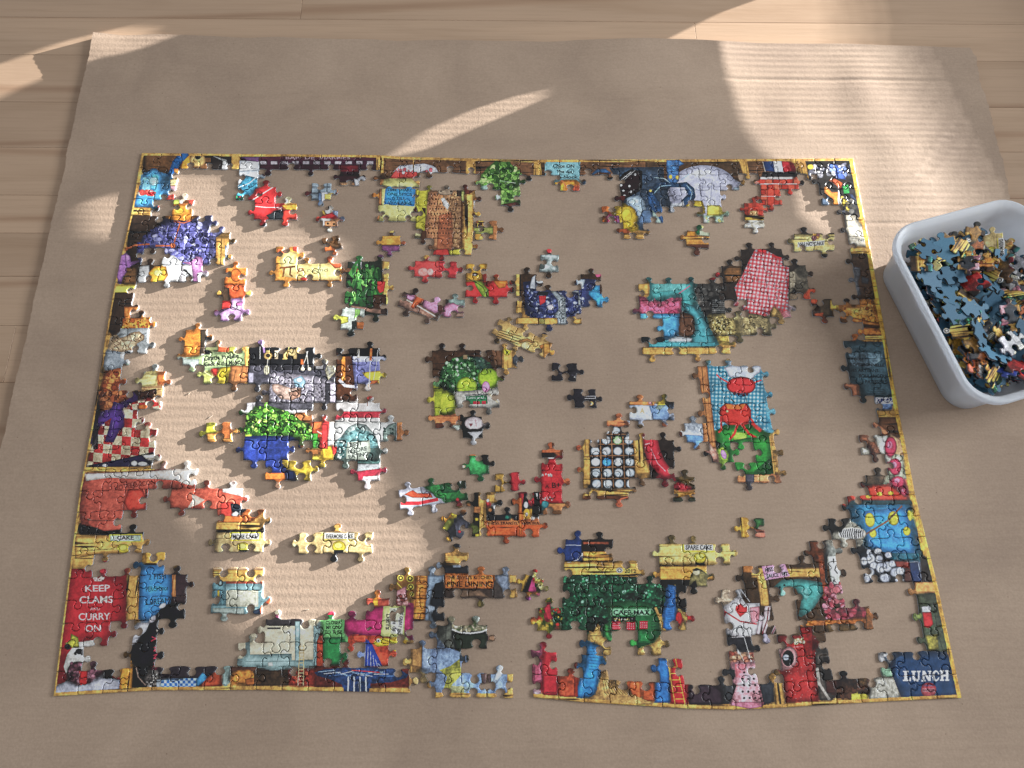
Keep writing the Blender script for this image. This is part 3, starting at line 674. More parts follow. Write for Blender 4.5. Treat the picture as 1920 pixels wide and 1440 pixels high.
# beets/meat, bug, jar beans
O(760, 260)
P('cc4a48', 30, 1140, 90, 1090, 160, 1100, 360, 1090, 460, 1100, 510, 1150, 500, 1200, 440, 1240, 200, 1240, 180, 1290, 140, 1290, 80, 1240, 30, 1190, n=.2); E('e8a8a0', 160, 1200, 50, 40, al=.8); E('efc8c0', 225, 1200, 30, 34, al=.7); R('c49a50', 125, 1040, 175, 1085); P('b8303a', 300, 1110, 500, 1110, 480, 1230, 380, 1230, 300, 1180, al=.8)
P('b88f30', 545, 1115, 735, 1120, 735, 1180, 690, 1200, 690, 1280, 545, 1290); P('cc3434', 540, 1290, 640, 1290, 740, 1330, 780, 1280, 960, 1320, 920, 1430, 540, 1430); P('c87a2a', 790, 1280, 920, 1280, 900, 1340, 840, 1350); P('8fa83c', 610, 1270, 680, 1290, 750, 1360, 750, 1430, 700, 1430, 640, 1340); L('2a3a1a', 6, 620, 1280, 700, 1340, 740, 1420); P('7c2c20', 690, 1190, 740, 1170, 750, 1220, 740, 1300, 700, 1300); E('e4e0d8', 740, 1190, 18, 18); E('5a4030', 628, 1222, 26, 18); E('e4e0d8', 625, 1225, 12, 8); P('d8502c', 745, 1170, 800, 1160, 795, 1210, 755, 1200); L('2a2420', 5, 550, 1250, 640, 1300)
P('a8b8b6', 1215, 1035, 1385, 1045, 1370, 1080, 1330, 1090, 1330, 1140, 1370, 1150, 1370, 1195, 1210, 1190, 1200, 1130, 1280, 1120, 1280, 1080, 1215, 1070, n=.25); E('cc3a40', 1295, 1005, 26, 26); R('30302e', 1215, 1032, 1380, 1044, sh=0); E('4a5452', 1230, 1150, 26, 26)
# honeycomb, plank, peppers
P('b9885f', 200, 480, 460, 465, 500, 560, 510, 900, 270, 1010, 170, 870, 190, 600, n=.2, sh=.3); P('a5835e', 330, 470, 500, 470, 500, 990, 390, 1000, 440, 700, 350, 600, n=.3, sh=.2); P('b0704a', 300, 690, 420, 660, 430, 1000, 280, 1000, 290, 850, sh=.2, n=.2)
for i in range(11):
    for j in range(9):
        E('5a4030', 210+i*26+(j % 2)*12, 500+j*44, 6, 8, sh=0); 
for i in range(10):
    L('8a6a4a', 4, 400, 560+i*44, 500, 530+i*44, al=.8); L('6f5238', 4, 380+i*12, 560, 400+i*12, 980, al=.6)
E('a0907c', 360, 480, 70, 30); E('2c241c', 322, 468, 12); E('2c241c', 412, 472, 12); P('d8d8cc', 320, 540, 350, 530, 400, 600, 380, 640, 340, 600, sh=.2); R('3a2c24', 462, 470, 500, 520); R('9aa060', 505, 475, 530, 560)
R(G_, 525, 500, 612, 1050, g='v'); L('5a3c20', 8, 505, 560, 500, 1000); R('5a2c1e', 535, 430, 580, 500); P('b83a34', 270, 1000, 380, 990, 400, 1050, 270, 1050); P('c6c040', 400, 1005, 515, 990, 515, 1045, 400, 1040)
R('c09440', 612, 640, 705, 990, g='h'); S(['6a4424', 'd8b060', '8a5a2c', '4a2c1c'], 40, 20, 612, 540, 700, 540, 700, 990, 612, 990); R('8a9050', 615, 800, 790, 860, sh=.3); R(GD, 730, 870, 800, 910, g='h'); R(GD, 790, 780, 830, 910, g='v'); E('2a2420', 695, 822, 16, 14); P('e8d8d0', 615, 560, 650, 570, 640, 640, 615, 630); E('8a1a40', 632, 600, 12, 12); P('b8b438', 90, 460, 210, 440, 200, 560, 190, 700, 90, 770); P('4c2018', 70, 640, 100, 600, 120, 690, 100, 710); P('3c2018', 145, 620, 185, 625, 180, 690); R('d4d09a', 85, 825, 140, 880); R('5a3a24', 140, 830, 190, 930)
# lettuce
P('6f9e4a', 680, 330, 740, 260, 800, 210, 930, 205, 1080, 355, 990, 360, 960, 400, 1000, 520, 1040, 540, 1000, 570, 860, 600, 770, 580, 800, 540, 700, 440, n=.3)
S(['86b45e', '456e2e', 'a0c878', '2c5420', '70a04a', '3a6428'], 260, 24, 690, 330, 800, 215, 930, 215, 1070, 350, 980, 400, 1010, 540, 860, 590, 790, 560, 710, 430, asp=.5)
P('a8ccc0', 690, 430, 740, 415, 800, 470, 740, 470, 740, 510, 700, 480, sh=.3); P('b8dcc8', 810, 490, 850, 490, 860, 540, 820, 560); P('5a342c', 880, 590, 1000, 570, 1000, 620, 820, 640, 815, 600); R('2a2620', 815, 610, 1005, 640, sh=0); L('a8d8a0', 6, 850, 380, 990, 400)
for x in (545, 1155): R(G_, x, 160 if x < 600 else 190, x+(88 if x < 600 else 76), 350, g='v', sh=.2)
# chips sign
P('7fb0b8', 1265, 195, 1575, 200, 1570, 365, 1265, 370, sh=.12, n=.1); R('5a8a98', 1350, 200, 1375, 370, sh=0, al=.4)
T('Chips ON', 1425, 252, 30, '22343a', w=190); T('The old', 1430, 298, 28, '22343a', w=140); T('Knife-block', 1420, 345, 28, '22343a', w=265)
P('d8932c', 1360, 430, 1430, 380, 1530, 380, 1530, 490, 1360, 490); P('e0b838', 1365, 420, 1425, 420, 1420, 490, 1365, 490, sh=.2); P('d0623c', 1470, 440, 1535, 420, 1530, 490, 1470, 490); L('d8804a', 10, 1420, 390, 1480, 480)
# lobster region
O(1100, 260)
P('3f5266', 200, 260, 690, 255, 720, 620, 700, 800, 500, 790, 460, 660, 360, 590, 290, 400, n=.3, sh=.3); P('9db2c2', 360, 530, 470, 510, 520, 560, 560, 780, 470, 720, 440, 640, 360, 590, n=.2, sh=.3); P('5f7a96', 500, 640, 580, 640, 600, 800, 460, 760)
P('2c1a1e', 225, 430, 330, 310, 400, 275, 500, 290, 500, 440, 470, 480, 320, 560, 290, 470); L('c8c8cc', 7, 225, 440, 400, 300); L('c8c8cc', 5, 280, 420, 440, 280)
for (x, y) in ((310, 420), (385, 428), (397, 478), (330, 467), (340, 515), (437, 323)): E('e8e8ea', x, y, 11, sh=0)
P('5a2018', 300, 515, 350, 515, 340, 550, 310, 560); E('b8bcd0', 1050, 440, 300, 200, sh=.22, n=.08); P('b8bcd0', 1000, 420, 1260, 430, 1240, 600, 1190, 600, 1190, 690, 1060, 690, sh=.1, n=.06)
L('8e93a8', 5, 1050, 370, 1020, 620); L('8e93a8', 5, 1130, 370, 1110, 600); P('b8bcd0', 1190, 510, 1250, 560, 1240, 600, 1190, 600, sh=.1)
P('3f6f98', 0, 400, 40, 320, 90, 275, 170, 270, 220, 310, 190, 330, 120, 300, 70, 320, 30, 410); R('5a3f2c', 90, 305, 200, 365, g='h')
P('4878a4', 715, 195, 820, 190, 880, 230, 830, 250, 830, 380, 780, 430, 730, 400, 720, 300, n=.3); P('3d6c98', 560, 480, 620, 400, 740, 390, 820, 400, 900, 390, 970, 450, 980, 530, 930, 600, 860, 640, 850, 560, 910, 500, 880, 440, 760, 440, 660, 430, 600, 480, n=.35)
P('2f5a84', 550, 480, 600, 480, 650, 560, 690, 640, 690, 780, 640, 780, 580, 660, 550, 580, n=.4); P('a8c4bc', 590, 640, 640, 700, 680, 770, 650, 790, 600, 740, sh=.2); P('3a6690', 650, 560, 700, 640, 740, 700, 710, 725, 660, 680); P('cfd8e0', 790, 640, 840, 580, 870, 560, 880, 600, 830, 645, sh=.2); L('8fb8dc', 7, 600, 500, 660, 430, 760, 420); L('9cc4e4', 7, 900, 420, 950, 480, 930, 560); L('1c3048', 6, 740, 300, 820, 290); E('e0b848', 755, 345, 16, 20); E('e0b848', 815, 350, 16, 20); E('e0c860', 575, 470, 16, 12); L('9cc4e4', 5, 610, 350, 700, 360, 750, 400); L('9cc4e4', 5, 850, 370, 920, 320); L('1c3048', 6, 560, 500, 620, 620, 680, 760)
P('c8b034', 890, 600, 960, 555, 1040, 560, 1070, 640, 960, 640, 940, 690, 900, 650); P('c8bc50', 1085, 600, 1200, 600, 1200, 690, 1080, 690); P('8a7a30', 950, 600, 1060, 620, 1070, 680, 1030, 660)
E('c4a820', 350, 710, 105, 115, sh=.4); E('e0cc40', 360, 690, 50, 60, al=.7); P('a06090', 190, 700, 290, 690, 300, 760, 200, 770); P('b8386a', 185, 690, 270, 720, 280, 770, 190, 770); E('f0e0e0', 252, 752, 14); P('d0762c', 125, 660, 160, 650, 180, 600, 220, 600, 215, 650, 150, 690); P('c87a2a', 125, 730, 160, 730, 170, 800, 125, 805); R('a0582c', 290, 810, 370, 850)
R(G_, 230, 862, 560, 925, g='h'); R('7a4030', 300, 935, 500, 965, sh=.1); P('a9c8b0', 1000, 700, 1255, 700, 1215, 720, 1215, 785, 1130, 790, 1060, 780, sh=.25, n=.2); S(['c8c878', 'b0d0b8'], 16, 12, 1060, 710, 1210, 710, 1210, 780, 1060, 780)
R('c08a40', 860, 880, 1125, 955, g='h'); R('6a4030', 930, 955, 1120, 972, sh=0); R('d0902c', 900, 835, 975, 880); P('a8b49a', 1000, 830, 1110, 820, 1100, 880, 1010, 870); P('2f7a50', 975, 790, 1010, 800, 1020, 860, 990, 850)
P('8a4a28', 1300, 470, 1330, 460, 1330, 510, 1300, 520); E('b04878', 1305, 540, 22, 20); P('7a8a94', 1320, 440, 1365, 440, 1365, 505, 1330, 505)
# flag, brick cafe front
O(1340, 260)
P('24406c', 432, 190, 525, 195, 540, 300, 455, 295, sh=.2); P('ccd4e0', 525, 195, 600, 205, 620, 300, 540, 300, sh=.2); P('bc2f3a', 600, 205, 670, 210, 695, 290, 620, 305, sh=.2); L('c0b8a8', 6, 427, 190, 455, 300)
P('2c2a2c', 430, 300, 700, 300, 700, 350, 420, 350); R('c4c0bc', 410, 345, 700, 368, sh=.2)
for j in range(7):
    for i in range(6): R(['b8402c', 'c8543a', 'a83826', 'cc6a4c'][(i*3+j) % 4], 400+i*62+(j % 2)*16, 366+j*47, 456+i*62+(j % 2)*16, 408+j*47, sh=.25)
R('bc4630', 470, 440, 540, 640, sh=.3); L('e8ddd0', 7, 400, 408, 740, 408); L('e8ddd0', 5, 420, 520, 600, 520)
R('b4402c', 250, 610, 400, 640, sh=.2); R('b84830', 300, 565, 340, 680, sh=.2); R('c8a070', 315, 650, 380, 685); R('b8983c', 270, 700, 450, 748, g='h'); R('e4e0cc', 270, 735, 450, 752, sh=0)
for x in (215, 740): P(G_, x, 190, x+75, 190, x+110, 380, x+60, 395, g='v', sh=.2)
# wanderer corner pieces
S(['6a6c78', '8a8c94', 'a8a8b0', '3a3c48'], 60, 26, 850, 230, 1240, 230, 1240, 330, 850, 340); P('4a6ab0', 1040, 240, 1090, 230, 1160, 300, 1180, 370, 1090, 360, 1080, 290); S(['5a78c0', '8aa0d8', 'd8e0f0'], 26, 20, 1000, 230, 1180, 260, 1180, 370, 1060, 330); E('d8c040', 862, 255, 30, 24); P('f0f0f0', 920, 290, 950, 290, 940, 340, 910, 340)
P('cc6a34', 1025, 375, 1080, 360, 1150, 400, 1130, 460, 1080, 410); P('d08a30', 980, 440, 1010, 430, 1050, 480, 1130, 480, 1120, 600, 1060, 600, 1060, 540, 990, 490); P('2f8a4a', 1150, 430, 1200, 410, 1220, 490, 1160, 500); P('4a78c0', 1210, 500, 1240, 500, 1275, 560, 1240, 560); P('e4e0d8', 1110, 460, 1130, 480, 1120, 610, 1105, 560); S(['7a7454', 'b0a040', '5a6068', 'c8c4b4', '3c4048'], 60, 20, 1130, 520, 1290, 560, 1290, 660, 1140, 660); P('56687a', 970, 500, 1010, 500, 1070, 620, 1060, 660, 1020, 640, 960, 600)
R('36383c', 1210, 250, 1330, 700, sh=.2, al=.6)
P('b8b4a4', 1170, 690, 1270, 690, 1290, 770, 1370, 780, 1380, 970, 1220, 960, 1180, 800, n=.2, sh=.3); T('NI', 1315, 912, 26, '6a6a62', w=50); L('8a887c', 6, 1220, 895, 1380, 910); R(G_, 1210, 980, 1400, 1035, g='h')
R('55402e', 1215, 1035, 1450, 1440, n=.3); P('6a6e74', 1245, 1150, 1310, 1160, 1310, 1230, 1290, 1290, 1320, 1400, 1290, 1420, 1250, 1300, 1200, 1280, 1200, 1240, 1250, 1220, n=.3); P('4a4e54', 1320, 1240, 1390, 1260, 1380, 1310, 1320, 1300)
# WUL NO CAKE
R('c8b878', 690, 860, 1100, 1040, g='h'); P('d8d8cc', 745, 935, 990, 915, 985, 960, 745, 980, sh=.1); T('WU NO CAKE', 865, 948, 32, '33322c', w=230, rot=-3); S(['b88a40', '8a5a60'], 14, 20, 880, 860, 940, 860, 930, 900, 880, 900)
# mixer + mitt
O(1100, 260)
R('3a302a', 1200, 980, 1860, 1450, sh=0, n=.3); P('7c5a34', 1280, 1150, 1390, 1150, 1390, 1290, 1260, 1300, 1230, 1200, g='h'); P('b83438', 1150, 1210, 1200, 1200, 1200, 1230)
_M = (1520, 990, 1620, 1010, 1760, 1080, 1760, 1140, 1820, 1160, 1815, 1440, 1800, 1560, 1720, 1530, 1690, 1490, 1640, 1560, 1580, 1620, 1480, 1590, 1430, 1530, 1370, 1490, 1330, 1340, 1400, 1230, 1450, 1120)
GM('e4dde6', 'c02830', 17, *_M, ang=8, sh=.3, n=.12); L('c03038', 5, 1540, 1000, 1620, 1030); P('c83038', 1540, 990, 1620, 1005, 1620, 1040, 1540, 1020); P('c83038', 1660, 1040, 1760, 1070, 1750, 1085, 1670, 1070)
for k in range(30):
    t = NR.rand(2)
    E('e8c8c8', 1420+t[0]*370, 1120+t[1]*380, 8, sh=0, al=.5) if pip(1420+t[0]*370, 1120+t[1]*380, _M) else None
O(1100, 540)
R('a8915c', 690, -170, 720, -120) if 0 else None
R(G_, 455, -40, 560, 60, g='h'); P('4fa0a0', 570, -50, 960, -50, 960, 180, 860, 190, 840, 60, 600, 110, 570, 60, n=.12); P('7cc0bc', 600, -40, 900, -40, 900, 20, 600, 40, sh=.3, al=.6); L('d06a88', 9, 830, 50, 930, -20)
P('d06a88', 470, 90, 500, 100, 520, 150, 600, 150, 610, 90, 650, 170, 720, 140, 760, 90, 770, 140, 860, 80, 830, 230, 480, 230, n=.3); P('a84068', 700, 160, 760, 200, 830, 180, 820, 230, 700, 230, al=.6)
P('5aa8cc', 475, 230, 540, 230, 540, 280, 480, 285); P('4f9cc4', 570, 230, 835, 230, 825, 390, 800, 430, 760, 450, 680, 440, 650, 400, 600, 370, 640, 340, 660, 290, 570, 270, n=.1, sh=.4)
P('6a4a34', 840, 230, 960, 250, 970, 420, 900, 440, 830, 400, n=.2); P('4fa0a8', 870, 130, 960, 160, 1060, 280, 1130, 440, 1165, 490, 1150, 515, 960, 520, 930, 450, 990, 380, 960, 260, 880, 200, n=.1, sh=.45); P('4fa0a8', 555, 490, 1160, 490, 1150, 525, 560, 530, sh=.3, n=.1); R('20282c', 500, 440, 680, 490, sh=.2); P('c8d0d4', 760, 455, 950, 455, 940, 480, 760, 480, sh=.2)
R(G_, 505, 535, 1310, 600, g='h'); S(['3a3836', '242424', '565450'], 60, 22, 970, 0, 1250, 0, 1240, 230, 1080, 230)
P('a89a64', 1110, 240, 1260, 230, 1340, 280, 1350, 430, 1180, 430, 1110, 340, n=.45, sh=.4); P('9c9068', 1390, 250, 1440, 225, 1560, 240, 1640, 270, 1640, 420, 1560, 400, 1420, 430, n=.45, sh=.4); P('b09a4c', 1180, 430, 1290, 430, 1290, 490, 1200, 480, n=.4); S(['8a7c4a', 'd0c890', '5e5430'], 80, 10, 1110, 240, 1340, 250, 1340, 430, 1150, 430); S(['6a6048', 'c8bc90'], 50, 8, 1400, 250, 1640, 270, 1600, 410, 1420, 420)
for j in range(7): L('b8c0c0', 3, 980, 10+j*18, 1080, 10+j*18, al=.5); L('b8c0c0', 3, 1130, 110+j*18, 1240, 110+j*18, al=.7)
P('c0a060', 1680, 170, 1720, 200, 1700, 250, 1660, 240); P('8a7a64', 1800, 60, 1850, 40, 1900, 60, 1900, 110, 1830, 130)
O(1480, 540)
P('a09884', 0, -150, 60, -150, 60, -20, 0, 60, n=.3); P('c45028', 170, 100, 240, 100, 240, 140, 180, 130); P('4a3a30', 170, 130, 310, 180, 300, 250, 190, 250); R('5a4c38', 270, 100, 370, 250, n=.2); R('d8b048', 365, 110, 430, 190); P('a0522c', 220, 230, 310, 220, 300, 260, 230, 250)
# croissants, teal plaque
P('c88a38', 450, 170, 640, 170, 620, 110, 680, 100, 760, 130, 800, 220, 860, 330, 860, 370, 400, 250, 390, 225, 480, 215, n=.35); P('c0803a', 400, 225, 860, 330, 865, 365, 620, 320, 460, 280, n=.3, sh=.5); P('e8c470', 480, 180, 740, 170, 780, 270, 600, 230, al=.5); P('b87430', 620, 350, 860, 400, 860, 420, 660, 420, 590, 390, n=.35); S(['8a5020', 'e0b060'], 50, 14, 480, 180, 760, 150, 820, 330, 500, 240); R('3c2a20', 640, 330, 860, 355, sh=0, al=.5); R(G_, 660, 425, 885, 478, g='h'); P('d08030', 505, 330, 555, 340, 550, 375, 510, 370); P('d08030', 530, 430, 580, 440, 580, 475, 545, 470)
P('44606a', 500, 485, 880, 485, 945, 985, 670, 990, 640, 870, 560, 860, n=.2, sh=.35); P('9cb4c4', 530, 590, 700, 580, 840, 600, 840, 640, 720, 720, 560, 700, sh=0, al=.45, n=.5)
for (s, x, y, w, h) in (('UNION', 600, 640, 120, 24), ('PROFESSIONNELLE', 690, 692, 330, 26), ('DES ARTISANS', 670, 742, 260, 26), ('BOULANGERS', 750, 793, 250, 30), ('PATISSIERS', 780, 845, 195, 30)): T(s, x, y, h, '1c2a30', w=w, rot=1)
for k in range(3): L('2a3c42', 4, 700, 910+k*18, 850, 914+k*18, al=.7)
P('6f8ab4', 770, 985, 940, 985, 930, 1050, 900, 1095, 800, 1090, 780, 1040); R('c4ccdc', 775, 985, 935, 1045, sh=.2); S(['2a4488'], 18, 9, 785, 995, 930, 995, 930, 1030, 785, 1030); R('22262a', 940, 985, 965, 1100); R(G_, 800, 1105, 1000, 1165, g='h'); P('9c6848', 500, 855, 610, 870, 620, 990, 570, 990, 560, 900, 500, 890); E('5f8478', 745, 1080, 34, 24)
R('6b4a30', 810, 1165, 1010, 1340, g='h'); P('d0906a', 750, 1240, 820, 1240, 900, 1310, 860, 1330)
# bacon, pink beads, blue cheese
O(1420, 800)
P('d8dcd0', 1060, 90, 1170, 80, 1150, 250, 1200, 300, 1180, 310, 1110, 230, sh=.2); P('a06a4a', 920, 85, 1030, 90, 1110, 240, 1060, 250, 990, 140, 930, 120, n=.3); S(['5a2c1c', 'd8a078'], 22, 14, 960, 95, 1100, 240, 1050, 250, 980, 140); P('c09a74', 1190, 60, 1290, 120, 1320, 230, 1300, 330, 1230, 270, n=.2); P('d8d8c8', 940, 180, 1010, 220, 950, 245)
P('c8ccb4', 1220, 240, 1310, 260, 1320, 480, 1230, 440, 1130, 520, 1180, 440, sh=.3); P('5a4a38', 985, 440, 1150, 440, 1120, 520, 985, 520, n=.4)
for (x, y, rx, ry) in ((1200, 180, 55, 90), (1240, 360, 56, 76), (1265, 500, 62, 56), (1315, 590, 30, 40)): E('bc3c60', x, y, rx, ry); E('e4a0b8', x-8, y-15, rx*.45, ry*.4, al=.7)
P('c8442c', 820, 610, 880, 560, 930, 560, 1070, 530, 1190, 530, 1350, 640, 1350, 660, 850, 660, n=.2); R('b8402c', 870, 560, 930, 620)
for (x, y) in ((1100, 605), (1200, 598), (1000, 628)): E('d8b030', x, y, 28, 20)
P('2e7ea0', 850, 665, 1360, 665, 1460, 1200, 1200, 1200, 1140, 1130, 1000, 1100, 900, 830, n=.15, sh=.35); P('3f9cd4', 960, 760, 1330, 720, 1420, 1140, 1150, 1130, 1000, 1080, n=.1, sh=.3); P('2c4a50', 850, 665, 1380, 665, 1390, 700, 860, 705, sh=.1)
for (x, y, rx, ry) in ((1012, 840, 44, 66), (1040, 960, 34, 40), (1225, 825, 50, 66), (1345, 940, 34, 42), (1370, 800, 20, 50)): E('c8c838', x, y, rx, ry, -8)
L('7a5c50', 16, 965, 975, 1170, 850, 1300, 715); E('dcdccc', 850, 965, 130, 66)
for k in range(11): L('23231f', 7, 745+k*21, 968-10-k % 2, 765+k*20, 912, sh=0) if 0 else L('23231f', 8, 760+k*19, 1010-abs(k-5)*3, 748+k*20, 965, 762+k*19, 918+abs(k-5)*3)
P('1e2020', 740, 780, 790, 900, 740, 960, 700, 900, 710, 800); P('1f2a34', 900, 1150, 1000, 1100, 1150, 1130, 1200, 1200, 1330, 1200, 1330, 1400, 960, 1410, sh=.1)
for (x, y, rx, ry, a) in ((1005, 1130, 24, 30, 0), (1085, 1120, 36, 28, 0), (1180, 1155, 36, 28, 10), (1020, 1190, 40, 50, 0), (1095, 1190, 38, 34, 0), (960, 1210, 34, 40, 0), (1045, 1250, 34, 36, 0), (1010, 1320, 44, 56, 20), (1110, 1270, 46, 50, 0), (1170, 1260, 44, 50, -10), (1215, 1235, 36, 34, 0), (1240, 1310, 50, 44, -20), (1150, 1360, 52, 44, 10), (1285, 1300, 40, 40, 0), (1280, 1380, 44, 24, 0), (985, 1370, 30, 34, 0)):
    E('b9c2d2', x, y, rx, ry, a, sh=.5); L('8a94a8', 3, x, y-ry*.6, x-rx*.2, y+ry*.5)
P('8a3a2c', 1230, 1210, 1370, 1215, 1370, 1280, 1250, 1260); P('5a2e24', 1330, 1280, 1380, 1280, 1390, 1390, 1320, 1390); P('2c3e64', 1365, 1220, 1445, 1218, 1480, 1395, 1395, 1395); L('9aa8bc', 4, 1360, 1220, 1445, 1216, 1480, 1395); R('2c7a88', 1210, 1140, 1460, 1200, n=.3, al=.7)
R('231e1c', 1480, 1180, 1590, 1400, sh=0, al=.7)
# puzzle Q (Letitia, utensils, lettuce pot, veined cheese)
O(80, 540)
P('d48c30', 1290, 390, 1500, 380, 1500, 500, 1420, 530, 1410, 610, 1290, 610, 1230, 490, n=.25); R('4a4034', 1420, 380, 1480, 620); R('26282a', 1460, 440, 1500, 600); R('c8c0b0', 1425, 590, 1460, 640); R('cc6a3a', 1580, 530, 1680, 570, sh=.3); R('a8a850', 1680, 530, 1790, 575); R('8a9068', 1460, 530, 1580, 560); R(G_, 1820, 520, 1860, 860, g='v')
P('9fb487', 1400, 620, 1460, 600, 1810, 580, 1820, 690, 1460, 730, 1270, 720, 1290, 640, sh=.2, n=.12); P('b8c8c0', 1260, 640, 1410, 640, 1400, 710, 1270, 715, sh=.2)
T('Letitia Puddle', 1610, 622, 38, '2a3430', w=310, rot=-5); T('Cook of the Month', 1620, 678, 36, '2a3430', w=330, rot=-4, slant=.1)
P('a8b068', 1375, 800, 1400, 770, 1440, 770, 1500, 750, 1560, 850, 1560, 890, 1520, 850, 1440, 855, 1430, 820); L('e0dc9a', 8, 1460, 760, 1530, 800, 1560, 880); P('c8b828', 1570, 780, 1600, 720, 1700, 710, 1720, 740, 1660, 760, 1650, 840, 1570, 845); P('c23a2e', 1520, 730, 1570, 725, 1570, 790, 1540, 770); R(GD, 1690, 700, 1850, 850, g='v')
O(420, 540)
R('1e2024', 230, 520, 840, 700, sh=.1); P('4a4a54', 220, 700, 1000, 690, 1000, 860, 440, 870, 215, 860, n=.35, sh=.2); R('565660', 240, 700, 420, 760, sh=.2); R('8a8a98', 220, 760, 270, 855)
R('2a2a30', 430, 700, 900, 740, sh=.2)
for (x, c) in ((395, 'b0a468'), (470, 'c8b89a'), (550, 'c4a468'), (640, '9a8a60')): R(c, x-16, 560, x+18, 640, sh=.4)
E('a8905a', 398, 610, 40, 36); E('3a3430', 398, 608, 20, 18); E('b8a878', 615, 580, 38, 34); E('c0a870', 680, 560, 36, 30); L('d4cfc0', 6, 325, 530, 325, 640); L('d4cfc0', 6, 395, 640, 390, 700); E('b8b8a0', 385, 740, 28, 44); L('3a3a34', 4, 375, 710, 375, 780); L('3a3a34', 4, 395, 710, 395, 780); L('d4cfc0', 7, 755, 570, 735, 640, 700, 720); L('d4cfc0', 7, 745, 570, 760, 720); E('cfc8b0', 707, 728, 18, 18); E('cfc8b0', 770, 730, 18, 18); P('c8702c', 690, 640, 715, 640, 720, 690, 690, 690); P('b090c8', 335, 470, 385, 465, 390, 500, 365, 530, 375, 580, 355, 590, 345, 510); L('c8a060', 8, 585, 530, 565, 640, 530, 640)
P('8c8a94', 410, 760, 800, 790, 1000, 850, 1000, 1030, 410, 1030, 420, 880, n=.2, sh=.25)
S(['5e5c66', 'a8a6b0', '74727c', '494750', 'bab8c0'], 420, 9, 410, 790, 950, 850, 950, 1025, 410, 1025)
P('b09a8e', 430, 870, 480, 860, 600, 900, 700, 900, 690, 960, 600, 1010, 510, 1000, 440, 930, n=.3); P('8cacbc', 620, 820, 700, 790, 740, 840, 720, 900, 640, 890, sh=.3); E('c8d8dc', 680, 830, 30, 20); P('8a7060', 580, 940, 700, 900, 690, 980, 600, 1020)
R('3c3c44', 910, 860, 955, 1090, n=.3); R('bcb6c4', 955, 855, 1005, 1030, sh=.2); P('8f9092', 820, 690, 900, 680, 890, 730, 830, 730, sh=.3); P('d0cdb0', 940, 670, 1000, 680, 1000, 760, 940, 830, 910, 740, sh=.2)
for k in range(9): L('4a4636', 4, 920+k*10, 690+(k % 2)*6, 915+k*9, 800-k*4)
for k in range(9): L('4a4636', 3, 915, 690+k*14, 1000, 700+k*12)
P('5a3620', 1005, 600, 1160, 600, 1180, 1020, 1005, 1000, n=.25, sh=.2); R('c87f2c', 1055, 615, 1095, 835, sh=.5); L('b4b4b8', 26, 1040, 830, 1090, 880, 1170, 890)
R('16181c', 1045, 520, 1500, 615, sh=.1); P('7478a4', 1150, 620, 1440, 615, 1440, 730, 1400, 840, 1210, 860, 1180, 900, 1165, 760, n=.2); P('aeb4cc', 1160, 615, 1440, 620, 1440, 660, 1160, 670, sh=.1); P('d8c040', 1240, 760, 1440, 740, 1450, 845, 1340, 850, 1270, 800); P('c86a34', 1330, 830, 1400, 830, 1300, 900); R('e8e0c8', 1200, 550, 1220, 630); L('c8783a', 20, 1325, 550, 1320, 650); L('c8c8c8', 7, 1318, 650, 1305, 900); L('d8d4c8', 6, 1385, 560, 1370, 700, 1345, 830); E('d8d4c8', 1410, 545, 22, 16); E('1a1c20', 1410, 545, 13, 9)
P('c0bfbd', 1010, 1025, 1420, 1020, 1420, 1110, 1000, 1110, sh=.15, n=.1); R('b03446', 1000, 1110, 1420, 1170, sh=.15); R('c4c4c2', 1060, 1170, 1420, 1200, sh=.1); L('c84a44', 14, 1295, 965, 1295, 1010); L('8a5a3a', 7, 1295, 1000, 1290, 1060)
P('56565e', 310, 1040, 800, 1035, 800, 1090, 540, 1110, 310, 1060, n=.4); R('dcdce4', 550, 1098, 850, 1120, sh=.1); R(GD, 640, 1122, 790, 1200, g='h'); P('d8d8dc', 205, 1040, 255, 1040, 255, 1120, 205, 1120, sh=.2)
P('5c9a3a', 165, 1200, 240, 1100, 400, 1055, 540, 1100, 640, 1160, 720, 1210, 790, 1290, 840, 1330, 820, 1400, 700, 1360, 590, 1320, 420, 1340, 200, 1310, n=.3)
_LT = (170, 1210, 260, 1090, 400, 1060, 530, 1110, 640, 1150, 720, 1210, 840, 1320, 800, 1400, 700, 1360, 560, 1310, 430, 1330, 200, 1310)
S(['7cb048', '356a24', '98c860', '1f4816', '5a9a34', '2a5a1c'], 420, 24, *_LT, asp=.4, sh=.6)
R('9a4a2a', 790, 1200, 900, 1350, n=.3); P('b0e048', 165, 1330, 245, 1310, 250, 1360, 185, 1390)
P('cc4040', 885, 1210, 960, 1200, 960, 1460, 880, 1460, n=.1); P('d8d4cc', 950, 1200, 1060, 1215, 1000, 1330, 1000, 1400, 930, 1430, 940, 1300, sh=.3); P('d4743a', 800, 1210, 890, 1200, 870, 1260, 800, 1290); L('d8b8a8', 10, 840, 1290, 960, 1360)
P('b8bcba', 1000, 1200, 1560, 1200, 1560, 1370, 1420, 1370, 1400, 1440, 1000, 1440, sh=.15, n=.1)
P('8a9a98', 1060, 1330, 1120, 1250, 1200, 1215, 1280, 1230, 1360, 1320, 1400, 1440, 1020, 1440, n=.3); P('7a8c86', 1430, 1290, 1480, 1230, 1550, 1210, 1550, 1370, 1430, 1370, n=.3); S(['3f5a5c', '5e7c7a', 'b0c0b8'], 60, 16, 1060, 1330, 1200, 1225, 1360, 1320, 1390, 1430, 1060, 1430); S(['3c5650'], 12, 14, 1440, 1250, 1550, 1230, 1550, 1360, 1440, 1360)
R(GD, 1555, 1205, 1625, 1370, g='v')
O(420, 800)
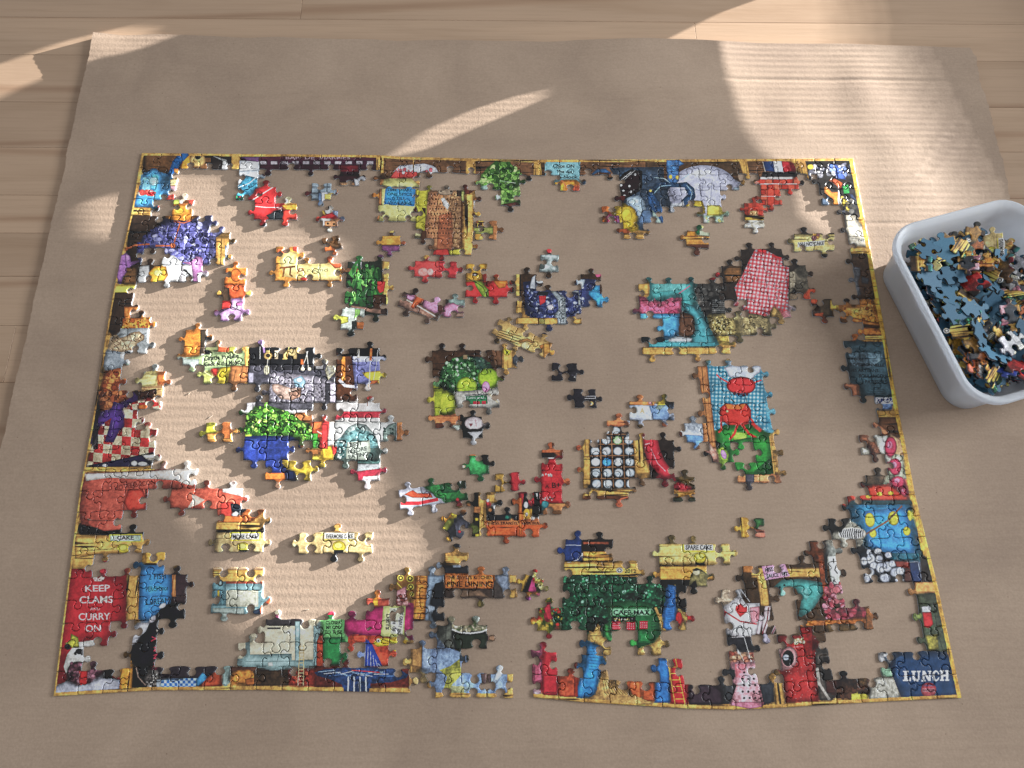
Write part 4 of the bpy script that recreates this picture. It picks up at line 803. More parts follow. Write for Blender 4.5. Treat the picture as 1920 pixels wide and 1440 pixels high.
P('2a4288', 150, 90, 380, 80, 590, 90, 640, 110, 600, 170, 650, 200, 640, 250, 560, 300, 500, 320, 560, 440, 360, 400, 350, 330, 250, 340, 150, 310, n=.25, sh=.4); P('5e86c8', 240, 110, 300, 110, 280, 200, 220, 220, al=.35, sh=0)
P('4a8a90', 1000, 130, 1100, 60, 1200, 20, 1300, 40, 1380, 120, 1400, 290, 1100, 300, 1000, 290, n=.3, al=.5); P('a8b4a8', 1110, 140, 1310, 120, 1320, 220, 1280, 300, 1100, 290, sh=.2, n=.1)
for (s, x, y, w) in (('BEST', 1190, 158, 110), ('BEFORE', 1200, 210, 175), ('EATING', 1210, 258, 180)): T(s, x, y, 34, '3f4a48', w=w, rot=-10)
S(['2f5a5a', 'a8b8b4', '6f8a88'], 60, 12, 1000, 130, 1100, 120, 1100, 290, 1010, 280); P('4a6c68', 1190, 300, 1400, 300, 1400, 345, 1190, 330, n=.4); R('9aa0a2', 1200, 335, 1400, 400, sh=.2)
P('a43048', 1190, 410, 1250, 395, 1460, 370, 1450, 410, 1380, 420, 1370, 450, 1190, 475, sh=.2); P('d0c8c8', 1250, 450, 1390, 440, 1380, 480, 1250, 475)
P('d0b838', 520, 300, 540, 290, 620, 330, 680, 370, 690, 310, 770, 310, 770, 360, 830, 370, 820, 420, 760, 420, 750, 480, 680, 480, 680, 420, 600, 380, n=.2); P('dbb82c', 880, 190, 960, 170, 990, 220, 980, 290, 890, 290); P('c03a34', 970, 180, 1020, 180, 1010, 240, 980, 250); P('d47f2e', 345, 415, 545, 415, 550, 475, 345, 480, n=.2); P('1f2c50', 560, 400, 630, 400, 630, 470, 560, 480); E('d8b090', 438, 520, 26, 22); R('a0703c', 730, 205, 850, 250); E('e0c848', 825, 285, 34, 20); P('4a9a40', 780, 60, 850, 60, 830, 190, 800, 190, n=.3); P('cc4040', 880, -20, 935, -20, 935, 200, 880, 200, n=.1)
O(80, 800)
P('c2c23a', 1460, 0, 1560, -20, 1560, 50, 1470, 60); R('c8954a', 1480, 60, 1760, 120, g='h'); R('a86a34', 1610, -50, 1690, 110, g='v')
# pumpkin, apples, shed
O(760, 540)
R('46301f', 170, 550, 860, 800, n=.3, g='h'); P('6a4c34', 770, 550, 870, 540, 870, 700, 800, 700, g='v'); R(G_, 880, 480, 965, 740, g='v'); E('d8c030', 915, 572, 34, 38); L('2a2414', 7, 900, 555, 930, 600); L('2a2414', 6, 925, 570, 905, 600); L('2a2414', 6, 905, 560, 912, 585); R('4a4e54', 970, 620, 1020, 680)
_PK = ell(560, 790, 250, 180)
P('2f5c34', *_PK, n=.35, sh=.5); S(['4a8a4a', '7fb07c', '24482c', '3a6e3c', 'a4c4a4'], 300, 15, *_PK, asp=.8); P('4a6272', 600, 620, 700, 620, 780, 700, 800, 800, 640, 720, al=.45, n=.4, sh=0); R('8a7a5c', 520, 600, 560, 640)
E('8fae2c', 745, 810, 95, 92, sh=.45); E('9ab832', 555, 890, 96, 90, sh=.45); P('3f5c20', 755, 740, 775, 740, 770, 770, sh=0); E('a4b232', 360, 1035, 92, 100, sh=.4); P('c8c038', 200, 980, 260, 930, 300, 950, 290, 1080, 220, 1030, sh=.2); P('a4b232', 265, 930, 330, 930, 310, 1140, 265, 1150, sh=.1)
P('a8a8a0', 440, 935, 840, 905, 870, 1040, 740, 1090, 540, 1060, 470, 1060, 450, 1000, sh=.3); P('2c7c54', 545, 975, 735, 965, 740, 1040, 545, 1050, sh=.2); T('CAFE MAX', 640, 990, 16, 'b8d8c0', w=170); R('b02c44', 610, 1020, 670, 1048, sh=0); R('b02c44', 690, 1018, 725, 1048, sh=0); L('3a4850', 8, 540, 965, 740, 960)
E('cc8ab0', 725, 890, 36, 50); L('c8c0a0', 12, 750, 950, 830, 1030); R('c88250', 200, 1150, 480, 1225, g='h'); R('6a3c2c', 280, 1215, 410, 1245, sh=0)
# panda dish
P('1e2220', 500, 1150, 690, 1150, 710, 1340, 510, 1350, sh=.1); E('16181a', 565, 1130, 30, 26); E('c4babc', 618, 1218, 84, 58, sh=.3); P('8a4a54', 570, 1220, 610, 1220, 590, 1250, sh=0); L('b88a90', 5, 630, 1180, 640, 1250); E('16181a', 620, 1290, 88, 22); P('c4c8cc', 560, 1298, 700, 1290, 660, 1330, 650, 1400, 605, 1400, 610, 1340, sh=.2); E('b8c8bc', 462, 1268, 30, 34)
# dark range pieces
P('26252c', 1320, 660, 1420, 660, 1550, 665, 1560, 720, 1610, 730, 1600, 770, 1545, 780, 1540, 840, 1320, 840, sh=.2, n=.2); L('6a6878', 5, 1325, 670, 1425, 680); L('6a6878', 5, 1480, 670, 1545, 672); L('5a5866', 4, 1330, 770, 1410, 770); L('5a5866', 4, 1450, 780, 1545, 790); E('c8c8d0', 1522, 802, 6)
P('26242c', 1440, 930, 1505, 900, 1780, 900, 1780, 1080, 1510, 1080, sh=.2, n=.2); L('a8a8b0', 6, 1615, 975, 1710, 975, 1710, 995, 1615, 995); E('e8b070', 1668, 1040, 26, 20); E('f4ecd8', 1668, 1045, 14, 10)
for k in range(5): L('8a8894', 5, 1630+k*17, 900, 1630+k*17, 912)
# harp bench
P('c8a86a', 860, 270, 1380, 550, 1340, 640, 1260, 650, 900, 520, 780, 400, 800, 340, n=.15, g='h', sh=.2)
for k in range(5): L('4a3a24', 6, 835+k*2, 372+k*17, 1050-k*8, 452+k*17) if 0 else L('4a3a24', 6, 840-k*6, 375+k*19, 1045-k*10, 440+k*22)
P('8a6a3a', 1020, 470, 1100, 450, 1170, 490, 1150, 500, 1090, 480, 1030, 500); E('dcc890', 1080, 520, 40, 34); P('b07838', 1200, 520, 1260, 500, 1230, 560); R('b88a40', 1240, 500, 1350, 640, n=.2, g='v')
# denim cupboard
O(760, 260)
R('43301f', 970, 1210, 1760, 1500, n=.3, sh=.1); R(G_, 985, 1210, 1040, 1420, g='v'); P('3a4470', 1060, 1290, 1180, 1280, 1200, 1380, 1420, 1370, 1600, 1260, 1720, 1270, 1640, 1560, 1480, 1660, 1300, 1720, 1180, 1700, 1080, 1500, n=.3)
S(['6a78a8', '2c3560', 'a8b4d4', '4c5a90'], 220, 15, 1080, 1300, 1180, 1400, 1600, 1300, 1620, 1540, 1460, 1640, 1200, 1640); P('b4bcc4', 1120, 1330, 1140, 1250, 1170, 1230, 1170, 1400, 1180, 1440, 1130, 1420, sh=.3); E('b8c0c4', 1210, 1285, 34, 20); P('a8b4b8', 1480, 1380, 1560, 1370, 1580, 1500, 1530, 1500); P('8a98a0', 1330, 1390, 1440, 1380, 1450, 1600, 1440, 1610, 1390, 1570, sh=.3); P('a8b8c8', 1530, 1260, 1620, 1270, 1600, 1340, 1550, 1330, sh=.3)
P('3f9cc8', 1650, 1400, 1720, 1310, 1750, 1320, 1750, 1400, 1830, 1390, 1820, 1430, 1760, 1440, 1760, 1510, 1720, 1490, 1710, 1440, n=.1); E('c85a80', 1735, 1225, 26, 24)
O(760, 540)
P('3a4470', 1070, 0, 1560, 40, 1560, 210, 1440, 250, 1250, 240, 1120, 160, n=.3); S(['6a78a8', '2c3560', 'a8b4d4'], 130, 15, 1080, 20, 1550, 60, 1540, 200, 1200, 230); P('c03038', 1200, 70, 1270, 70, 1260, 130, 1210, 160); P('20262c', 1190, 30, 1290, 35, 1280, 70, 1190, 65); E('b8b4c4', 1305, 175, 34, 26)
P('a0acb2', 1310, 30, 1350, 30, 1440, 90, 1450, 330, 1370, 325, 1340, 240, 1380, 200, 1370, 110, sh=.35, n=.2); T('CANTERBURY', 1418, 200, 30, '3a4448', w=220, rot=92); R(G_, 1010, 265, 1200, 325, g='h'); R(G_, 1200, 270, 1370, 330, g='h'); R(G_, 1480, 255, 1580, 320, g='h'); R(G_, 1005, 110, 1050, 225, g='v')
for k in range(5): L('3a2a18', 6, 1205+k*12, 270, 1205+k*12, 330)
P('3f9cc8', 1650, 30, 1740, 30, 1760, 60, 1830, 70, 1820, 100, 1760, 110, 1760, 160, 1730, 160, 1700, 110, 1650, 60)
# green + red figure pieces
O(720, 800)
P('3f9a5c', 685, 345, 760, 330, 770, 265, 820, 260, 900, 340, 940, 350, 940, 425, 870, 430, 850, 490, 820, 480, 770, 420, n=.3); P('1e1e1c', 870, 240, 930, 240, 930, 310, 980, 300, 985, 340, 900, 340, sh=.1); E('e8d8b0', 715, 360, 22, 16); R('b06a3a', 762, 248, 820, 262, sh=0)
P('b8bcc8', 120, 570, 300, 545, 520, 640, 520, 690, 320, 720, 240, 740, 240, 820, 210, 810, 120, 760, sh=.2, n=.12); R('7a5a30', 80, 570, 130, 660); L('c03040', 30, 160, 690, 310, 690, 480, 655); P('cc5a34', 180, 610, 260, 570, 300, 600, 420, 600, 440, 640, 260, 640, n=.3); P('3a8a4c', 380, 540, 500, 510, 590, 540, 730, 580, 735, 655, 640, 660, 540, 655, 470, 640, n=.35); P('24503a', 490, 500, 590, 560, 700, 470, 720, 500, 660, 590, 520, 600, al=.6); P('d87a3a', 600, 490, 650, 480, 640, 500); P('e4dcdc', 670, 475, 700, 480, 690, 520, sh=0); E('c84048', 662, 655, 16); P('b8bcc8', 430, 700, 460, 700, 460, 760, 430, 760, sh=.2)
P('a8893c', 995, 420, 1110, 420, 1120, 590, 995, 590, g='v'); P('b82c38', 1130, 405, 1215, 400, 1220, 440, 1285, 460, 1280, 500, 1220, 500, 1210, 595, 1160, 590, n=.12)
R('b4683c', 1395, 195, 1590, 235, g='h'); R('b4683c', 1465, 135, 1515, 200); R('2a2422', 1400, 235, 1530, 280, sh=0); R('e0dcd8', 1405, 278, 1530, 292, sh=0); P('b82430', 1470, 290, 1600, 285, 1615, 690, 1420, 680, 1415, 420, n=.2, sh=.3); T('B+', 1550, 528, 46, '4a1018', w=80); T('A', 1468, 540, 30, '6a1820', w=40); S(['e0c8c4'], 14, 10, 1420, 425, 1530, 425, 1530, 445, 1420, 445); S(['d8a8a8'], 20, 8, 1430, 630, 1530, 640, 1520, 670, 1430, 660)
R(GD, 1450, 690, 1640, 760, g='h'); P('7a5038', 1615, 640, 1690, 630, 1690, 690, 1620, 690); E('b8683c', 1650, 468, 30, 28)
R('1a1c1c', 800, 615, 850, 720, sh=0); R(G_, 850, 615, 915, 1000, g='v'); R(G_, 920, 610, 1005, 680, g='v'); R(GD, 740, 720, 870, 780, g='h'); R('2a2a22', 815, 790, 860, 1010, sh=.1); R('c8b030', 820, 820, 850, 850); R('c8b030', 820, 965, 855, 995); E('5a6430', 810, 925, 50, 40)
P('26282c', 950, 740, 1020, 690, 1080, 700, 1130, 800, 1130, 850, 930, 850, sh=.1); E('d8dce0', 1020, 725, 40, 22); E('b83a3c', 935, 680, 16, 34); E('e8e4dc', 935, 665, 14, 16); E('c08850', 955, 750, 18); E('2c8070', 1108, 815, 20, 18); P('1c1e20', 1170, 790, 1210, 790, 1210, 850, 1170, 850, sh=0)
P('a02834', 1220, 595, 1420, 590, 1430, 700, 1220, 700); P('c8702c', 1215, 640, 1240, 640, 1250, 970, 1215, 970); P('121416', 1240, 760, 1260, 600, 1290, 600, 1310, 770, sh=0); E('dcdce0', 1278, 705, 20, 30); E('d8a838', 1285, 780, 30, 44); E('e8c8b0', 1283, 790, 16, 20); P('16181a', 1350, 590, 1400, 590, 1410, 800, 1350, 800, sh=0); P('c8d4d8', 1365, 600, 1385, 600, 1380, 650, sh=0); E('3f8a90', 1450, 700, 34, 34); L('d4d8dc', 7, 1330, 810, 1350, 850); L('d4d8dc', 7, 1400, 790, 1415, 850)
P('cc6428', 905, 850, 1440, 840, 1455, 890, 1420, 985, 960, 985, g='h', sh=.3); P('c8804a', 905, 848, 1440, 845, 1440, 885, 905, 885, sh=.1); T('THE SS TRANSYLVANIA WAY', 1170, 868, 24, '5a2010', w=500); P('c8702c', 1215, 840, 1240, 840, 1240, 970, 1215, 970)
P('4a4c58', 640, 860, 690, 815, 770, 860, 740, 960, 680, 1040, 600, 1000, 600, 930, n=.2); E('a83a40', 680, 945, 15); P('2a2c30', 560, 940, 640, 880, 660, 1040, 600, 1010, sh=.1); P('6a7030', 500, 900, 580, 820, 620, 860, 560, 950, n=.2); P('b8892c', 480, 800, 530, 780, 540, 820, 600, 765, 620, 790, 520, 900, 500, 880, 520, 840, 480, 830, g='v'); E('c89c38', 562, 1020, 28, 28); E('c8b838', 620, 790, 14); E('c8b838', 540, 915, 14)
# eggs
O(1060, 800)
R('2c2a2c', 220, 90, 620, 550, sh=.1); R('3a3230', 345, 0, 545, 90, sh=0)
for i in range(5): L('8a6a48', 10, 225+0*i, 160+i*103, 620, 155+i*103)
for i in range(4): L('8a6a48', 10, 312+i*103, 90, 330+i*103, 545)
for j in range(5):
    for i in range(4):
        c = 'b8c6d0'
        if (i, j) == (2, 0): c = 'a0cc90'
        if (i, j) == (1, 2): c = '3f8fd0'
        E(c, 265+i*102+j*4, 122+j*98, 42, 40, sh=.5)
E('b8c6d0', 370, 38, 26, 32); E('b8c6d0', 452, 35, 40, 32); L('8a6a48', 8, 410, 0, 412, 75); L('8a6a48', 8, 345, 68, 540, 68); P('20262a', 515, 10, 545, 10, 545, 60, 515, 60, sh=0)
R(G_, 150, 90, 215, 270, g='v'); R(G_, 160, 270, 225, 520, g='v'); P(G_, 600, 20, 650, 20, 690, 90, 720, 300, 770, 425, 630, 430, 610, 90, g='v'); R(G_, 170, 565, 605, 625, g='h'); R('6a4028', 175, 622, 605, 650, sh=0); E('a85a38', 115, 160, 30, 28); E('a85a38', 115, 340, 30, 28); L('c8704a', 12, 480, 690, 500, 650, 560, 635)
P('2c211c', 830, 80, 970, 80, 975, 320, 980, 430, 760, 430, 760, 330, 700, 250, sh=.1)
P('bc2c40', 695, 85, 825, 85, 850, 200, 890, 300, 985, 430, 900, 470, 830, 420, 740, 310, 705, 200, n=.1, sh=.4); L('e8a8b0', 8, 720, 160, 760, 150); L('e8909c', 8, 770, 200, 830, 330, 900, 400); L('f0d0d4', 10, 700, 100, 750, 90)
P('bc2c40', 945, 475, 1110, 540, 1100, 570, 1030, 570, 1010, 520, 960, 530, n=.1); P('6f5c34', 1010, 400, 1050, 410, 1060, 460, 1170, 465, 1165, 530, 1080, 520, 1010, 480); R('b88a44', 965, 590, 1175, 635, g='h'); R('3a4030', 975, 640, 1175, 668, sh=0)
O(1100, 540)
R('c47a4c', 140, 1160, 345, 1240, g='h'); P('c8d4e8', 350, 1060, 740, 1040, 760, 1150, 700, 1200, 350, 1180, sh=.2, n=.1); P('cc8a50', 350, 1020, 610, 1020, 610, 1060, 360, 1050); P('d8c030', 640, 1040, 730, 1040, 660, 1100, 620, 1090); P('6f98cc', 560, 1060, 750, 1050, 740, 1190, 600, 1190, al=.7, sh=.3); T('A', 500, 1105, 40, 'c8b890', w=36); T('I', 440, 1105, 40, 'c8b890', w=12); E('e0a0a0', 570, 1035, 16); P('1c2024', 700, 1040, 745, 1040, 745, 1090); E('b87048', 655, 1225, 28, 16)
P('b0bcc8', 835, 1210, 1030, 1210, 1080, 1300, 1040, 1370, 860, 1370, 830, 1290, sh=.3, n=.3); P('6f9ccc', 860, 1370, 880, 1320, 1040, 1330, 1050, 1375, sh=.2); P('5a3426', 820, 1280, 860, 1300, 870, 1370, 840, 1350)
# chef poster
_PO = (1085, 700, 1570, 700, 1635, 1280, 1600, 1260, 1470, 1200, 1180, 1280, 1150, 1280)
GM('a0ccd8', '10708c', 17, *_PO, ang=2, sh=.2, n=.1); P(GD, 985, 705, 1085, 705, 1165, 1440, 1060, 1440, g='v', sh=.3); L('5a3c20', 6, 1035, 710, 1100, 1430)
P('c0cad8', 1230, 720, 1290, 700, 1400, 705, 1570, 700, 1560, 760, 1510, 790, 1500, 830, 1390, 810, 1280, 800, 1260, 750, sh=.3, n=.1); E('cc2c2e', 1390, 880, 132, 82, sh=.45); L('cc2c2e', 12, 1270, 850, 1200, 810, 1170, 780); L('cc2c2e', 12, 1510, 850, 1570, 830); L('2a3a20', 10, 1300, 1000, 1330, 1030); P('1c6a90', 1300, 940, 1470, 950, 1380, 1000, al=.5, sh=0); S(['701a1a'], 8, 12, 1320, 930, 1450, 930, 1440, 975, 1330, 975)
P('cc3426', 1200, 1080, 1250, 1035, 1330, 1050, 1440, 1035, 1480, 1100, 1480, 1180, 1420, 1240, 1300, 1250, 1220, 1200, 1195, 1130, n=.12, sh=.4); P('e0902c', 1240, 1040, 1330, 1055, 1430, 1045, 1400, 1090, 1270, 1090, sh=0, al=.8); E('f0e8a8', 1265, 1110, 12)
P('2f8a3c', 1160, 1290, 1240, 1230, 1470, 1240, 1640, 1340, 1660, 1700, 1480, 1700, 1400, 1660, 1440, 1500, 1180, 1440, n=.15, sh=.4); P('9cc04c', 1300, 1290, 1450, 1300, 1440, 1370, 1320, 1370, al=.9, sh=.4); L('cc3426', 22, 1360, 1220, 1330, 1310, 1290, 1360); L('cc3426', 22, 1390, 1220, 1460, 1310, 1550, 1365); L('cc3426', 18, 1205, 1160, 1215, 1270, 1190, 1300); L('cc3426', 18, 1480, 1180, 1530, 1260, 1560, 1290)
O(1060, 800)
P('2f8a3c', 1480, 130, 1640, 100, 1840, 90, 1870, 420, 1480, 420, 1470, 350, n=.15, sh=.35); P('143c1e', 1700, 400, 1870, 260, 1890, 425, 1690, 430, al=.6, sh=0, n=.3); P('9cc04c', 1370, 200, 1420, 180, 1470, 260, 1460, 310, 1400, 300, sh=.3); E('b88ac0', 1425, 250, 24, 44, -20); R('202020', 1280, 250, 1370, 300, sh=.1); P('c89888', 1255, 140, 1290, 130, 1370, 250, 1370, 300, 1330, 300, 1290, 210, n=.2); P('111a14', 1350, 130, 1400, 150, 1370, 210); L(G_, 12, 1840, 90, 1880, 425); R(G_, 1855, 170, 1920, 215); R(G_, 1885, 365, 1920, 410); R('c88a5c', 1480, 430, 1900, 500, g='h'); P('50505c', 1620, 430, 1700, 430, 1700, 500, 1620, 500, n=.3)
P('b8923c', 1500, 880, 1560, 880, 1565, 815, 1640, 815, 1680, 890, 1680, 930, 1630, 940, 1630, 1005, 1575, 1000, g='v', sh=.2); P('2f5c34', 1660, 825, 1780, 825, 1785, 900, 1720, 920, n=.4); R('c4806a', 1680, 930, 1800, 1000, g='h')
# spare cake, cafe and tree
R('cdb26a', 765, 1050, 1540, 1235, g='h'); P('c0a45a', 1350, 1050, 1540, 1050, 1540, 1230, 1350, 1230, g='h', al=.4); R('1c1c1e', 1170, 1195, 1255, 1260, sh=0); R('d8d8d0', 1070, 1062, 1330, 1112, sh=.1); L('d8cc40', 10, 1065, 1055, 1070, 1125, 1345, 1125); T('SPARE CAKE', 1200, 1087, 38, '3a3a38', w=235); E('c8b828', 1212, 1180, 60, 48); E('e8e060', 1210, 1170, 38, 28)
R('c89a48', 845, 1250, 1330, 1380, g='h'); L('3a2a18', 8, 840, 1255, 1180, 1255); R('20201e', 845, 1378, 1280, 1440, sh=0); P('8a8458', 1110, 1440, 1130, 1330, 1180, 1280, 1230, 1290, 1280, 1330, 1330, 1300, 1325, 1340, 1280, 1360, 1280, 1440, 1190, 1440, 1170, 1380, n=.4); E('c4c0a0', 1180, 1310, 34, 30); P('1e1c1a', 1140, 1290, 1180, 1270, 1230, 1290, 1160, 1300, sh=0)
R('25407a', -100, 1010, 145, 1210, n=.15, sh=.2); L('a8b8d8', 7, -90, 1065, 60, 1065, 140, 1070); L('d8dce4', 7, 165, 1090, 160, 1140, 110, 1200, -20, 1235); P('241a18', 150, 1020, 395, 1020, 395, 1130, 150, 1130, sh=.1); R('8a4a30', 160, 1035, 390, 1060, sh=.3); R('cf9a44', 160, 1125, 400, 1210, g='h'); T('No.42', 235, 1180, 18, '4a3418', w=80); L('2c2018', 8, 0, 1212, 400, 1218, 620, 1235)
R('c8a050', -100, 1222, 690, 1350, g='h'); E('e0dccc', 487, 1293, 30, 26); E('5a5040', 487, 1293, 20, 17); E('e0dccc', 487, 1293, 13, 11); T('2012', 585, 1300, 32, '4a4434', w=105); R('16201a', -100, 1332, 630, 1345, sh=0)
O(1000, 1040)
_TR = (265, 190, 690, 185, 915, 210, 920, 280, 1050, 240, 1160, 280, 1160, 480, 1040, 600, 700, 660, 480, 700, 260, 650, 190, 640, 180, 470, 265, 430)
P('1f5238', *_TR, n=.35, sh=.2); S(['2f7a54', '163c2a', '4aa078', '27684a', '8ac4a8', '1c4a34'], 620, 14, *_TR, asp=.7); S(['4fae80', '1a4430', '2f8058', '123024'], 170, 19, *_TR, asp=.5, al=.75); P('121c18', 480, 560, 620, 560, 700, 620, 690, 680, 480, 700, sh=0, n=.5, al=.8); P('121c18', 820, 350, 930, 340, 1000, 380, 930, 420, 830, 400, al=.6, sh=0, n=.4)
P('2a6a40', 640, 430, 780, 420, 880, 410, 1040, 430, 1130, 480, 1140, 680, 1080, 790, 940, 840, 930, 700, 700, 680, 630, 740, 620, 640, 690, 600, n=.2); R('7cb48c', 705, 485, 1060, 548, sh=.15); T('CAFE-MAX', 885, 520, 40, '1c3424', w=330)
R('241c18', 700, 560, 920, 600, sh=0); S(['d8a850', 'e8d8b0'], 16, 8, 710, 575, 910, 575, 910, 595, 710, 595)
for x0, x1, y0, y1 in ((705, 785, 602, 675), (835, 920, 605, 685), (955, 1030, 595, 670)):
    R('b02440', x0, y0, x1, y1, sh=.2)
    for i in range(4):
        for j in range(3): E('e8d8dc', x0+12+i*18, y0+18+j*20, 4, sh=0, n=0)
P('3f9050', 635, 625, 685, 630, 690, 740, 765, 735, 765, 790, 680, 780, 640, 720, n=.2); L('16402a', 5, 640, 660, 690, 665); L('16402a', 5, 640, 695, 690, 700); R('2f8a50', 945, 690, 1050, 790, sh=.2); L('16402a', 5, 960, 705, 1040, 705, 1040, 780, 960, 780, 960, 705)
for k in range(6): L('1c5034', 6, 1065, 580+k*24, 1130, 570+k*24)
P('3fa050', 865, 760, 930, 760, 930, 815, 870, 820)
P('b89a58', 500, 680, 540, 700, 580, 620, 600, 640, 600, 720, 690, 790, 695, 930, 640, 900, 600, 820, 520, 760, n=.3, g='h'); P('b89a58', 950, 850, 1090, 800, 1150, 740, 1200, 790, 1150, 900, 1080, 900, 1060, 850, 1020, 890, 950, 890, n=.3, g='h'); L('b89a58', 22, 1100, 480, 1150, 600, 1180, 690); L('b8a058', 22, 1280, 225, 1290, 400, 1330, 540, 1410, 600); P('b89a58', 1310, 690, 1350, 600, 1390, 690, g='v')
P('121416', 1140, 225, 1350, 225, 1350, 500, 1290, 480, 1280, 270, 1160, 260, sh=0); P('2c78b8', 1210, 270, 1285, 280, 1280, 600, 1240, 690, 1165, 660, 1180, 480, 1210, 440, n=.15, sh=.35)
for k in range(17): L('16507c', 4, 1200+(k % 3)*8, 310+k*21, 1255, 310+k*21, al=.7)
E('c03030', 1310, 570, 30, 56); E('c03030', 1405, 575, 22, 34)
S(['8a9030', 'c8b040', 'b83a2c', '4a5c20'], 70, 15, 50, 380, 240, 380, 260, 650, 30, 650); P('b82c44', 110, 450, 150, 440, 170, 580, 130, 590, 100, 500)
P('2f8ac0', 485, 800, 610, 820, 620, 900, 590, 1080, 560, 1240, 510, 1280, 390, 1290, 400, 1180, 470, 1020, 480, 900, n=.12, sh=.4)
for k in range(8): L('1f6490', 5, 495, 840+k*27, 590, 850+k*27, al=.8)
P('b09058', 590, 1170, 640, 1030, 690, 1040, 700, 1180, 790, 1060, 810, 1080, 830, 1200, 900, 1280, 1090, 1340, 480, 1310, 560, 1260, g='v', n=.35, sh=.2)
for k in range(12): L('6f5630', 5, 620+k*16, 1100+k*8, 640+k*28, 1240+k*3, 720+k*34, 1320)
P('b8602c', 870, 1140, 965, 1140, 970, 1300, 900, 1280, 860, 1200, n=.25); P('a8562a', 985, 1150, 1090, 1150, 1090, 1320, 985, 1310, n=.25); P('2f78b4', 1110, 940, 1220, 940, 1230, 1330, 1095, 1335, n=.15, sh=.4); P('bc2630', 1245, 870, 1300, 870, 1310, 940, 1375, 940, 1375, 1010, 1320, 1040, 1380, 1080, 1385, 1350, 1235, 1340, n=.1, sh=.3)
L('d8a848', 8, 1205, 940, 1275, 1340); L('d8a848', 8, 1265, 870, 1365, 1345)
for k in range(6): L('d8a848', 7, 1225+k*11, 1010+k*58, 1290+k*13, 1010+k*58)
P('bc2638', 85, 1040, 145, 1020, 215, 1090, 220, 1265, 90, 1260, n=.1); P('bc2638', 110, 840, 240, 850, 240, 905, 160, 920, 170, 980, 220, 990, 220, 1090, 80, 1090, 90, 960, n=.1, sh=.2); E('8a1c28', 143, 795, 30, 30); P('b0607c', 20, 850, 60, 850, 60, 890, 20, 880); P('c0607c', 15, 960, 75, 960, 75, 1130, 5, 1150, n=.2); P('c8a8b0', 5, 1225, 80, 1250, 10, 1260); T('DRACULA', 155, 1240, 14, '3a1018', w=95)
P('a84c2c', 230, 1095, 290, 1095, 305, 1020, 335, 1020, 340, 1095, 400, 1100, 390, 1280, 235, 1280, g='v', n=.3); R('7a2c1c', 365, 1100, 400, 1280, sh=.2, g='v')
P('3c2e38', 1395, 1200, 1480, 1170, 1600, 1165, 1700, 1230, 1700, 1350, 1400, 1350, sh=.4); P('c08488', 1450, 1150, 1490, 1120, 1490, 1085, 1535, 1085, 1540, 1120, 1500, 1160)
# devils kitchen, tower, cauldron
O(720, 1040)
R('7a5828', 108, 180, 290, 400, sh=.2)
for (x, y, r) in ((150, 210, 30), (235, 215, 34), (240, 290, 30), (250, 355, 22)):
    E('c8b848', x, y, r, r); E('4a3c18', x, y, r*.72, r*.72); E('c8b848', x, y, r*.4)
L('c8b848', 7, 115, 250, 160, 300, 230, 320); P('c08a90', 108, 330, 200, 280, 200, 400, 108, 395, n=.2); S(['8a4a44', 'd8a0a0'], 22, 16, 110, 350, 200, 350, 200, 450, 110, 450)
P('b07830', 300, 180, 395, 180, 380, 400, 360, 600, 265, 590, 280, 440, n=.25, g='h')
for k in range(12): L('7a5024', 5, 290, 200+k*33, 380, 205+k*33)
P('8fa4b8', 395, 185, 540, 185, 520, 240, 440, 300, 410, 420, 400, 670, 365, 670, 380, 440, sh=.35, n=.15); P('22262c', 460, 260, 540, 240, 525, 400, 520, 560, 450, 560, 440, 480, 420, 440, 440, 330, sh=.2); P('a0b0c0', 390, 450, 460, 470, 455, 500, 390, 520, sh=.2); E('a0b0c0', 460, 145, 40, 30)
R(G_, 550, 5, 755, 85, g='h'); R('8a94a0', 620, 95, 690, 120, sh=.1); R('2a2c32', 550, 115, 755, 165, sh=.2)
P('c87c34', 552, 168, 992, 180, 990, 305, 552, 300, n=.25, sh=.2); T("THE DEVIL'S KITCHEN", 772, 205, 30, '4a2010', w=420); T('FINE DINING', 772, 265, 46, '4a1c10', w=410, bold=.02)
R('4a3c34', 555, 305, 990, 400, sh=.1, n=.3); P('7a6450', 640, 380, 700, 320, 860, 320, 950, 390, 830, 370, 720, 380, sh=.2, n=.2); E('8a7c40', 850, 440, 28, 34); P('7c8898', 1000, 185, 1120, 185, 1130, 390, 1090, 380, 1050, 290, sh=.35, n=.2); E('7c8898', 1062, 145, 34, 32); P('4c4440', 990, 230, 1060, 300, 1080, 390, 970, 395, sh=.1); R(G_, 1130, 185, 1190, 250, g='v'); R(G_, 1130, 320, 1180, 390, g='v')
S(['b8a0a0'], 0, 1, 0, 0, 1, 0, 1, 1); P('b8963c', 1210, 330, 1195, 200, 1240, 230, 1295, 155, 1320, 160, 1240, 340, n=.2, g='v'); P('1f1c20', 1250, 335, 1320, 175, 1345, 190, 1290, 340, sh=0); P('c04880', 1295, 330, 1335, 210, 1350, 330, sh=.3); P('a8762c', 1250, 340, 1300, 335, 1380, 360, 1320, 385); P('a04890', 1300, 380, 1335, 380, 1335, 450, 1295, 450); R('d06a88', 1350, 365, 1410, 400)
S(['8a8a30', 'c8c060', 'b03028', '2c3c1c', 'd8d090'], 60, 16, 1340, 130, 1420, 130, 1470, 260, 1400, 300, 1340, 230)
